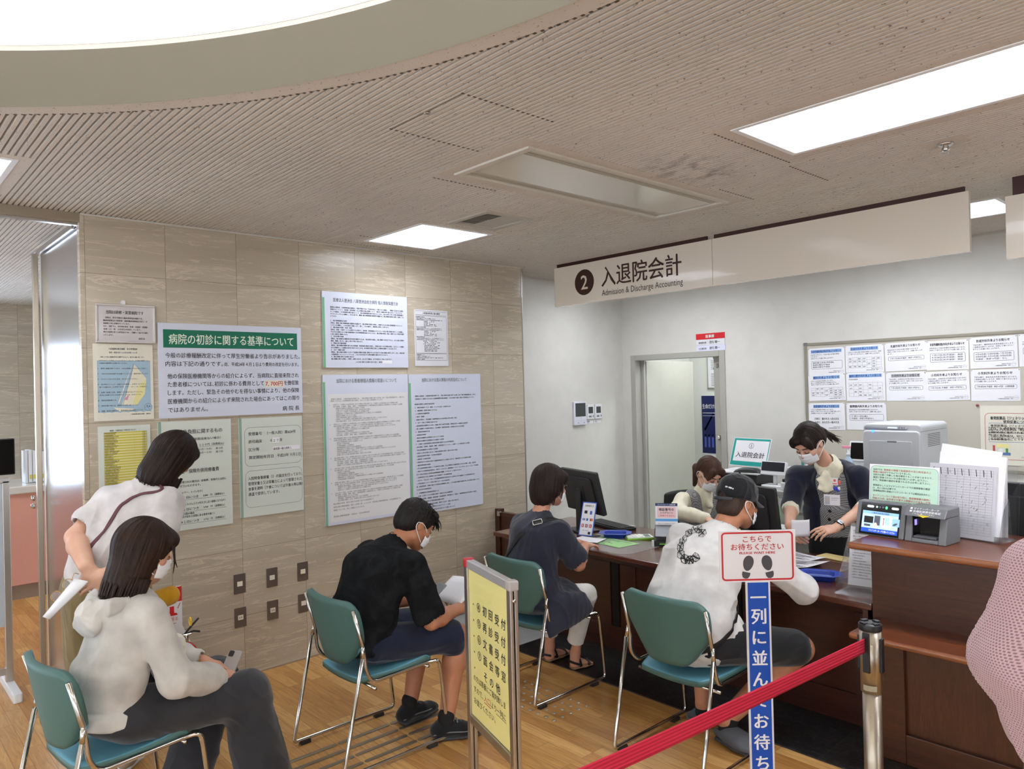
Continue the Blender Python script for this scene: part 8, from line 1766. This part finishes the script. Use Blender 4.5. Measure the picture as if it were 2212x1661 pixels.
pr.leg(A((-4.05, .98, .90))+sA*.09, A((-4.03, 1.02, .47))+sA*.085, A((-4.04, .99, .09))+sA*.08, (.08, .055, .055, .035)).leg(A((-4.05, .98, .90))-sA*.09, A((-4.08, 1.02, .47))-sA*.085, A((-4.09, .99, .09))-sA*.08, (.08, .055, .055, .035)); pr.core((-4.05, .98, .92), (-4.05, .99, .86), .13, .12, .04)
pr.body(); pr.eyes()
S = Solid(.006); S.cap((-4.055, .965, .93), (-4.05, 1.01, 1.06), (.185, .145), (.185, .145), .05, ax=sA); S.cap((-4.05, 1.01, 1.06), (-4.02, 1.10, 1.22), (.185, .145), (.185, .125), .05, ax=sA); S.cap((-4.02, 1.10, 1.22), (-4.03, 1.165, 1.345), (.165, .11), (.08, .065), .05, ax=sA); S.cap((-4.10, 1.01, 1.285), (-3.92, 1.21, 1.275), .066, .066, .05)
for sh, e in ((LS, LE), (RS, RE)): S.cap(sh, lerp(sh, e, .52), .068, .078, .04); S.cap(lerp(sh, e, .64), lerp(sh, e, 1.2), .062, .062, .004, sub=True)
S.cap((-4.033, 1.17, 1.375), pr.c-pr.u*.02, .056, .056, .004, sub=True)
WT2 = mat_fabric('white_tee', (208, 203, 202), 420, .15); pr.cloth('top', S, WT2, .0075, 7, (.35, .5, 1), .25, 41); AP, AQ = pr.last
b, bv2, out = drape(AP, AQ, [(-3.97, 1.20, 1.40), (-3.8798, 1.1758, 1.4105), (-3.8618, 1.1065, 1.3917), (-3.8838, 1.0085, 1.3230), (-3.9112, 0.9341, 1.2527), (-3.9168, 0.8987, 1.1807), (-3.9851, 0.8987, 1.0731)], .020); b.build('bag_strap', M('strap_maroon', (96, 52, 60), .6), pr.t, solid=.003)
KH = mat_fabric('khaki_cotton', (128, 112, 78), 300, .3); S = Solid(.006); S.cap((-4.055, .975, .86), (-4.055, .975, .95), (.19, .15), (.18, .14), .05, ax=sA)
for q, x in ((1, -4.04), (-1, -4.09)): S.cap(A((-4.055, .97, .86))+sA*.09*q, A((x, .99, .16))+sA*.085*q, .115, .105, .04)
pr.cloth('trousers', S, KH, .007, 9, (0, 0, 1), .25, 43)
for q, x in ((1, -4.04), (-1, -4.09)): a = A((x, .97, 0))+sA*.08*q; shoe(pr, a-fA*.05, a+fA*.18, M('shoe_beige', (176, 160, 140), .6), M('shoe_sole_white', (226, 224, 220), .6), .06, .042)
def acap(S): R = pr.R; S.ell(pr.P(0, -.016, .034), (.094, .113, .102), R, .02); S.cap(pr.P(0, -.032, .0), pr.P(0, -.045, -.115), (.100, .098), (.095, .082), .05, ax=pr.r); S.ell(pr.P(0, .075, .060), (.072, .042, .040), R, .03)
def acut(S): S.ell(pr.P(0, .16, -.06), (.086, .11, .13), pr.R, .012, True); S.cap(pr.P(0, .10, -.15), pr.P(0, .12, -.22), .075, .08, .01, sub=True)
pr.hair([acap], HAIRB, acut, 27, .004, 100, pr.rim_locks(-.10, -.195, 60, .095, .095, -2.0, 2.0, .011, .002, 6, .016))
pch = Solid(.005); c = A((-4.0200, 1.2076, 0.7824)); pch.cap(c-A((0, .05, .02)), c+A((0, .05, .0)), (.045, .055), (.045, .05), .03); P_, Q_ = pch.mesh(); mesh_obj('shoulder_pouch', P_, Q_, mat_fabric('mustard', (206, 152, 36), 250, .3), pr.t)
sheet('paper_slip', 'folded white slip held behind the back of the bending woman', [(-3.8590, 0.6673, 0.8389), (-3.8372, 0.6914, 0.8258), (-3.7858, 0.8362, 0.9748), (-3.8532, 0.7916, 0.9841)], bend=.014, th=.0008)
gl = thing('eyeglasses', 'thin gold round eyeglasses dangling from the hands of the bending woman', 'eyeglasses', (-3.8895, 0.7520, 0.9330)); b = MB(); b2 = MB(); g1 = A((-3.8606, 0.7688, 0.9621)); g2 = A((-3.8737, 0.7250, 0.9143)); ux = nrm(g2-g1); uy = nrm(np.cross(ux, nrm((-.74, .67, 0))))
for g in (g1, g2):
    ringp = [Vector(g+(ux*cos(a)*.023+uy*sin(a)*.023)) for a in [2*pi*i/24 for i in range(25)]]; b.tube(ringp, .0016, 6); b2.add([Vector(g)+(q-Vector(g))*.93 for q in ringp[:24]], [tuple(range(24))])
b.tube([g1+ux*.023, (g1+g2)/2+uy*.006, g2-ux*.023], .0015, 6); b.tube(bez([g1-ux*.023, g1-ux*.035+A((0, 0, .02)), (-3.8614, 0.8123, 0.9999)], 4), .0015, 6); b.build('frame', M('gold_frame', (196, 160, 84), .25, 1.0), gl); b2.build('lens', M('lens_violet', (196, 190, 206), .05, alpha=.25), gl)

# ---- clerk seated behind the desk
CREAMB = mat_fabric('cream_blouse', (232, 226, 200), 420, .15); TWEED = mat_tweed('grey_tweed'); NAVK = mat_fabric('navy_knit', (28, 31, 48), 500, .35)
pr = Person('person seated behind the desk in a cream blouse and grey vest, dark ponytail', (-3.2, 4.95, 0), SKINP)
c = A((-3.1749, 4.8672, 1.1214)); rF = nrm((.35, .93, 0)); fF = nrm((.93, -.35, 0))
pr.head(c, (.72, -.22, -.55), (.4, -.1, .85), .98).neck(c+A((-.075, .03, -.145)), .045)
nb = pr.nb; ch = nb+A((-.05, .02, -.14)); wa = A((nb[0]-.10, nb[1]+.06, .66)); pr.core(wa, ch, (.11, .08), (.13, .08), .03, ax=rF)
RS, LS = nb-rF*.165+A((-.02, 0, -.06)), nb+rF*.165+A((-.02, 0, -.06)); RE, LE = A((-3.3008, 4.6264, 0.8532)), LS+A((.05, .03, -.25)); RW, LW = A((-3.0028, 4.5826, 0.8312)), LE+A((.22, -.10, .02))
pr.arm(RS, RE, RW, (.04, .036, .034, .023)).arm(LS, LE, LW, (.04, .036, .034, .023)); pr.hand(RW, (.8, -.5, -.1), (.1, .1, 1), False, (.4, .5, .5, .6), .5, .9).hand(LW, (.9, -.3, -.1), (.1, .1, 1), True, (.4, .5, .5, .6), .5, .9)
for s_ in (-1, 1): q = wa+rF*.09*s_; pr.leg(q-A((0, 0, .10)), q+fF*.42-A((0, 0, .12)), q+fF*.40-A((0, 0, .56)), (.07, .05, .05, .03))
pr.core(wa, wa-A((0, 0, .10)), .11, .11, .04); pr.body(); pr.mask(); pr.eyes()
S = Solid(.006); S.cap(wa, ch, (.15, .105), (.15, .095), .05, ax=rF); S.cap(ch, nb, (.14, .085), (.065, .055), .05, ax=rF); S.cap(RS, LS, .052, .052, .05); S.cap(nb, nb+pr.u*.03, .058, .056, .02)
for sh, e, w in ((RS, RE, RW), (LS, LE, LW)): S.cap(sh, e, .060, .056, .03); S.cap(e, lerp(e, w, .9), .056, .042, .03)
S.cap(nb+pr.u*.035, c, .048, .048, .004, sub=True); S.cap(nb+fF*.055+A((0, 0, .0)), nb+fF*.085-A((0, 0, .10)), .035, .022, .03); pr.cloth('blouse', S, CREAMB, .006, 10, (.3, .3, 1), .3, 51)
S = Solid(.005); S.cap(wa-A((0, 0, .02)), ch, (.162, .116), (.152, .108), .04, ax=rF); S.cap(ch-rF*.05, nb-rF*.095-A((0, 0, .035)), (.10, .10), (.052, .070), .03, ax=rF); S.cap(ch+rF*.05, nb+rF*.095-A((0, 0, .035)), (.10, .10), (.052, .070), .03, ax=rF); S.cap(nb+fF*.08+A((0, 0, .02)), ch+fF*.10, .07, .04, .01, sub=True); S.cap(nb, nb+A((0, 0, .15)), .072, .08, .01, sub=True); pr.cloth('vest', S, TWEED, .002, 12, (0, 0, 1), .4, 52)
S = Solid(.006); S.cap(wa-A((0, 0, .06)), wa+fF*.36-A((0, 0, .10)), (.18, .10), (.15, .08), .05, ax=rF); pr.cloth('skirt', S, M('skirt_black', (24, 24, 26), .8), .003, 10, (1, 0, 0), .4, 53)
def fcap(S): S.ell(pr.P(0, -.016, .034), (.084, .104, .097), pr.R, .02); S.ell(pr.P(0, -.05, -.02), (.078, .06, .07), pr.R, .03); S.ell(pr.P(.045, .07, .04), (.035, .03, .055), pr.R, .02); S.ell(pr.P(-.045, .07, .04), (.035, .03, .055), pr.R, .02); S.cap(pr.P(0, -.10, -.04), pr.P(0, -.125, -.055), .026, .030, .015); S.cap(pr.P(0, -.125, -.055), pr.P(0, -.125, -.055)+A((-.035, .01, -.135)), .034, .014, .02)
def fcut(S): S.ell(pr.P(0, .125, -.03), (.075, .07, .10), pr.R, .012, True); S.ell(pr.P(.088, .005, -.02), (.03, .035, .04), pr.R, .01, True); S.ell(pr.P(-.088, .005, -.02), (.03, .035, .04), pr.R, .01, True)
pr.hair([fcap], mat_hair('hair_chestnut', (44, 27, 21), (92, 62, 48)), fcut, 54, .003, 110)
t = thing('office_chair', 'black office chair under the seated clerk behind the desk', 'chair', (float(wa[0]), float(wa[1]), 0)); X0, Y0 = float(wa[0]), float(wa[1])
S = Solid(.008); S.cap(wa-A((0, 0, .17))-rF*.10, wa-A((0, 0, .17))+rF*.10+fF*.06, (.20, .035), (.20, .035), .02, ax=fF); P_, Q_ = S.mesh(); mesh_obj('seat', P_, Q_, M('chair_black', (28, 28, 30), .7), t)
S = Solid(.008); q = wa-fF*.19; S.cap(q+A((0, 0, .02)), q+A((0, 0, .26)), (.19, .03), (.17, .03), .02, ax=rF); P_, Q_ = S.mesh(); mesh_obj('backrest', P_, Q_, M('chair_black', (28, 28, 30), .7), t)
b = MB(); b.lathe([(.025, .05), (.025, .48)], (X0, Y0, 0), 14); b.build('column', BLACKP, t); b = MB(); b.tube([q-A((0, 0, .17)), q+A((0, 0, .10))], .018, 8); b.build('back_stem', BLACKP, t)
for k in range(5): b = MB(); a = 2*pi*k/5; b.tube([(X0, Y0, .07), (X0+.26*cos(a), Y0+.26*sin(a), .055)], (.022, .014), 8); b.ball((X0+.26*cos(a), Y0+.26*sin(a), .027), .026, n=10); b.build('leg', BLACKP, t)

# ---- clerk standing behind the desk
pr = Person('person standing behind the desk in a navy cardigan, grey tweed vest and cream scarf', (-2.2, 4.76, 0), SKINP)
c = A((-2.2256, 4.5417, 1.4095)); pr.head(c, (-.10, -.76, -.60), (-.08, -.58, .8), .98).neck(A((-2.1861, 4.7351, 1.2310)), .045); nb = pr.nb
aG = nrm((.97, .0, 0)); LS, RS = A((-2.0258, 4.7630, 1.1862)), A((-2.3488, 4.6159, 1.1775)); aG = nrm(LS-RS); fG = nrm(np.cross(aG, (0, 0, -1.0))); fG = fG if fG[1] < 0 else -fG
wa = A((-2.185, 4.80, .98)); ch = A((-2.20, 4.765, 1.16)); pel = A((-2.18, 4.82, .84))
pr.core(pel, wa, (.12, .09), (.11, .08), .03, ax=aG); pr.core(wa, ch, (.11, .08), (.13, .08), .03, ax=aG); pr.core(ch, nb, (.12, .07), (.05, .05), .03, ax=aG)
RE, RW, LE, LW = A((-2.3218, 4.4684, 1.0123)), A((-2.2198, 4.2541, 0.9262)), A((-1.9323, 4.7183, 1.0317)), A((-1.9926, 4.3553, 0.9228))
pr.arm(RS, RE, RW, (.043, .038, .035, .024)).arm(LS, LE, LW, (.043, .038, .035, .024))
pr.hand(RW, A((-2.1520, 4.2100, 0.8804))-RW, (-.55, -.5, .5), False, (.35, .5, .6, .7), .7, .9).hand(LW, A((-2.0583, 4.1940, 0.9166))-LW, (.2, -.55, .75), True, (.30, .45, .55, .65), .8, .92)
for s_ in (-1, 1): q = pel+aG*.085*s_; pr.leg(q, A((q[0], q[1], .46)), A((q[0], q[1]+.01, .08)), (.08, .055, .055, .035))
pr.body(); pr.mask(-.004); pr.eyes()
S = Solid(.005); S.cap(wa, ch, (.155, .112), (.158, .110), .05, ax=aG); S.cap(pel+A((0, 0, -.02)), wa, (.18, .135), (.155, .112), .05, ax=aG, end=.3); S.cap(ch, nb, (.15, .09), (.06, .05), .05, ax=aG); S.cap(nb+A((0, 0, .05)), ch+fG*.11+A((0, 0, .02)), .075, .050, .01, sub=True); pr.cloth('vest', S, TWEED, .003, 9, (.2, 0, 1), .4, 61); VP, VQ = pr.last
S = Solid(.005); S.cap(nb, nb+pr.u*.045-pr.f*.01, .060, .060, .02); S.cap(nb+fG*.03, ch+fG*.075+A((0, 0, .0)), (.085, .05), (.05, .03), .03, ax=aG); S.cap(nb, ch, (.10, .06), (.12, .08), .04, ax=aG); S.cap(nb+pr.u*.05, c, .050, .050, .004, sub=True)
kb = nb+fG*.105-A((.03, 0, .035)); S.ell(kb, (.026, .024, .028), None, .01)
for a_, l_ in ((-2.3, .085), (-1.9, .10), (-1.2, .095), (-.6, .07)): S.cap(kb, kb+aG*cos(a_)*l_*.55*-1+A((0, 0, sin(a_)*l_))+fG*.012, (.016, .014), (.034, .008), .010, ax=aG)
pr.cloth('blouse', S, CREAMB, .005, 14, (.2, .1, 1), .35, 62)
for e, w in ((LE, LW), (RE, RW)): S = Solid(.005); S.cap(lerp(e, w, .02), lerp(e, w, .22), .054, .050, .01); S.cap(lerp(e, w, .30), lerp(e, w, .5), .040, .040, .004, sub=True); pr.cloth('shirt_cuff', S, CREAMB, .003, 16, (1, 0, 0), .4, 63)
S = Solid(.006); S.cap(pel, wa, (.205, .150), (.185, .135), .05, ax=aG, end=.3); S.cap(wa, ch, (.185, .135), (.188, .125), .05, ax=aG); S.cap(ch, lerp(ch, nb, .75), (.175, .105), (.10, .07), .05, ax=aG); S.cap(RS, LS, .062, .062, .05)
for sh, e, w in ((RS, RE, RW), (LS, LE, LW)): S.cap(sh, e, .066, .058, .04); S.cap(e, lerp(e, w, .12), .058, .054, .02); S.cap(lerp(e, w, .2), lerp(e, w, .6), .046, .046, .004, sub=True)
S.cap(pel+fG*.17-A((0, 0, .1)), ch+fG*.15, (.150, .10), (.105, .09), .015, ax=aG, sub=True); S.cap(ch+fG*.15, nb+fG*.08+A((0, 0, .08)), (.105, .09), (.075, .08), .015, ax=aG, sub=True); S.cap(nb-fG*.0, c, .072, .075, .01, sub=True)
pr.cloth('cardigan', S, NAVK, .006, 8, (.2, .1, 1), .3, 64)
S = Solid(.006); S.cap(pel+A((0, 0, .02)), pel-A((0, 0, .12)), (.172, .128), (.165, .13), .04, ax=aG)
for s_ in (-1, 1): q = pel+aG*.085*s_; S.cap(q-A((0, 0, .1)), A((q[0], q[1], .12)), .095, .085, .04)
pr.cloth('trousers', S, M('trouser_black', (26, 27, 30), .8), .003, 9, (0, 0, 1), .3, 65)
for s_ in (-1, 1): q = pel+aG*.085*s_; shoe(pr, (q[0], q[1]+.06), (q[0], q[1]-.18), M('shoe_black', (24, 24, 26), .4), SOLE, .06, .04)
def gcap(S): S.ell(pr.P(0, -.016, .034), (.086, .106, .099), pr.R, .02); S.ell(pr.P(0, -.055, -.01), (.078, .06, .07), pr.R, .03); S.ell(pr.P(.03, .072, .055), (.05, .032, .045), pr.R, .02); S.ell(pr.P(-.045, .072, .05), (.035, .030, .05), pr.R, .02); S.cap(pr.P(0, -.10, -.02), pr.P(0, -.14, -.035), .026, .032, .015); S.cap(pr.P(0, -.14, -.035), pr.P(-.02, -.20, -.12), (.036, .03), (.020, .016), .02)
random.seed(4); lk = [(pr.P(random.uniform(-.03, .01), -.175, -.085+random.uniform(-.02, .02)), pr.P(random.uniform(-.06, .02), -.215+random.uniform(-.02, .02), -.165+random.uniform(-.03, .03)), .008) for i in range(26)]
pr.hair([gcap], HAIRB, fcut, 66, .003, 110, lk)
# badges, buttons, watch
bv = BVHTree.FromPolygons([Vector(p) for p in VP], [tuple(q) for q in VQ])
for k in range(4): q, nn, _, _ = bv.find_nearest(Vector(ch+fG*.15-A((.02, 0, .06+.065*k)))); b = MB(); b.lathe([(.0095, 0), (.0095, .003), (.006, .005)], q, 14, axis=nn); b.build('button', BLACKG, pr.t)
FN = Vector((.25, -.93, .2)); lp = Vector((-2.0322, 4.4586, 1.1877)); ra = Vector((.96, .25, 0)); BG = [M('badge_white', (226, 224, 226), .4), M('badge_red', (230, 96, 80), .5), M('badge_blue', (48, 70, 190), .4), INK]
p = Print(lp, ra); p.slab(-.017, -.022, .017, .022, .003, 0); p.disc(0, .006, .008, 1); p.rect(-.012, -.016, .012, -.010, 1); p.build('pocket_badge', BG, pr.t); b = MB(); b.ball(lp+ra*.026-Vector((0, 0, .006)), (.010, .006, .014), n=10); b.build('red_charm', BG[1], pr.t); b = MB(); b.ball(lp-Vector((-.006, .004, .042)), (.013, .009, .013), n=12); b.ball(lp-Vector((-.02, .004, .052)), (.009, .007, .011), n=10); b.build('blue_charm', BG[2], pr.t); b = MB(); b.ball(lp-Vector((-.026, .002, .040)), (.009, .006, .011), n=10); b.build('pale_charm', BG[0], pr.t)
p = Print(Vector((-2.0366, 4.4248, 1.0796)), ra); p.slab(-.045, -.032, .045, .032, .003, 0); p.rect(-.04, -.028, -.012, .022, 3, .0006); p.disc(-.026, .0, .009, 1, .001); p.line([(-.004, .012), (.038, .012)], .004, 3); p.line([(-.004, .0), (.03, .0)], .003, 3); p.build('name_badge', [BG[0], M('badge_photo', (206, 176, 156), .5), BG[2], M('badge_grey', (176, 178, 186), .5)], pr.t)
b = MB(); q = lerp(LW, LE, .12); ax_ = nrm(LE-LW); a1 = nrm(np.cross(ax_, (0, 0, 1))); a2 = np.cross(a1, ax_); b.tube([Vector(q+(a1*cos(t_)*.030+a2*sin(t_)*.024)) for t_ in [2*pi*i/24 for i in range(25)]], [(.009, .0022)]*25, 6, flat=tuple(ax_)); o = b.build('watch_strap', M('watch_grey', (96, 88, 84), .4, .6), pr.t)
nf = nrm(A((.3, -.75, .55))); nf = nrm(nf-ax_*(nf@ax_)); b = MB(frame_of(Vector(q+nf*.026), Vector(ax_), Vector(np.cross(nf, ax_)))); b.rbox((-.016, -.018, -.004), (.016, .018, .006), .006); b.build('watch_face', BLACKG, o, bevel=.002)
m0 = A((-2.1109, 4.1656, 0.9411)); b = MB()
def roll(u, v): a = -1.0+2.3*u; return Vector(m0+A((.672, .74, 0))*(.055*sin(a)*1.1-.005)+A((.74, -.67, 0))*(.03*cos(a))+A((0, 0, -.045+.095*v)))
b.grid(roll, 14, 5); tag(b.build('paper_sheet', PAPER, solid=.0012), 'curled white papers held in both hands of the standing clerk', 'paper')

# ---- woman in the pink open-knit shawl at the right edge
pr = Person('person at the right edge in a pink open-knit shawl with light brown hair', (-.38, 2.19, 0), SKINP)
fH = nrm((-.62, .78, 0)); rH = nrm((.78, .62, 0)); H0 = A((-.355, 2.21, 0)); hp = lambda x, y, z: H0+rH*x+fH*y+A((0, 0, z))
pr.head(hp(0, .04, 1.535), fH-A((0, 0, .15)), (0, 0, 1)).neck(hp(0, -.01, 1.40), .046)
pr.core(hp(0, 0, .88), hp(0, 0, 1.12), (.13, .09), (.12, .08), .03, ax=rH); pr.core(hp(0, 0, 1.12), hp(0, -.01, 1.34), (.12, .08), (.10, .06), .03, ax=rH); pr.core(hp(-.15, -.01, 1.345), hp(.15, -.01, 1.345), .042, .042, .03)
for s_ in (-1, 1):
    e = hp(s_*.225, -.02, 1.13); w = hp(s_*.14, .20, 1.08); pr.arm(hp(s_*.165, -.01, 1.335), e, w, (.044, .038, .036, .024)); pr.hand(w, fH-rH*s_*.5, A((0, 0, 1))+rH*s_*.4, s_ < 0, (.4, .5, .5, .6), .5, .92); pr.leg(hp(s_*.09, 0, .86), hp(s_*.09, .02, .46), hp(s_*.09, 0, .08), (.08, .055, .055, .035))
pr.core(hp(0, 0, .88), hp(0, 0, .84), .13, .12, .04); pr.body(); pr.eyes(); pr.mask()
NET = mat_net('pink_open_knit'); S = Solid(.006); S.cap(hp(0, -.01, .93), hp(0, -.01, 1.15), (.21, .155), (.205, .14), .05, ax=rH, end=.3); S.cap(hp(0, -.01, 1.15), hp(0, -.01, 1.34), (.20, .135), (.13, .085), .05, ax=rH); S.cap(hp(-.15, -.01, 1.34), hp(.15, -.01, 1.34), .066, .066, .05)
for s_ in (-1, 1): S.cap(hp(s_*.165, -.01, 1.325), hp(s_*.225, -.02, 1.13), .066, .082, .05); S.cap(hp(s_*.225, -.02, 1.13), hp(s_*.15, .14, 1.08), .080, .070, .04); S.cap(hp(s_*.23, -.01, 1.10), hp(s_*.19, -.0, .93), (.05, .12), (.04, .12), .04, ax=rH)
S.cap(hp(0, -.01, 1.37), pr.c, .060, .062, .008, sub=True); pr.cloth('shawl', S, NET, .012, 6, (.1, .1, 1), .2, 71)
S = Solid(.006); S.cap(hp(0, 0, .84), hp(0, 0, .95), (.18, .135), (.17, .13), .04, ax=rH)
for s_ in (-1, 1): S.cap(hp(s_*.09, 0, .84), hp(s_*.09, .0, .14), .10, .09, .04)
pr.cloth('trousers', S, mat_fabric('dark_denim', (44, 48, 62)), .005, 9, (0, 0, 1), .3, 72)
for s_ in (-1, 1): shoe(pr, hp(s_*.09, -.06, 0), hp(s_*.10, .18, 0), M('shoe_black', (24, 24, 26), .4), SOLE, .06, .042)
def hcap(S): S.ell(pr.P(0, -.016, .034), (.093, .112, .102), pr.R, .02); S.cap(pr.P(0, -.045, .0), pr.P(0, -.075, -.24), (.098, .085), (.10, .05), .05, ax=pr.r); S.ell(pr.P(0, .075, .062), (.072, .042, .040), pr.R, .03)
pr.hair([hcap], HAIRL, bcut, 73, .004, 100, pr.rim_locks(-.22, -.33, 50, .10, .085, -1.5, 1.5, .011, .004, 8, .03)+[(pr.P(-.095, -.02, -.12), pr.P(-.13, .01, -.27), .007), (pr.P(-.09, .02, -.10), pr.P(-.125, .06, -.25), .006)])
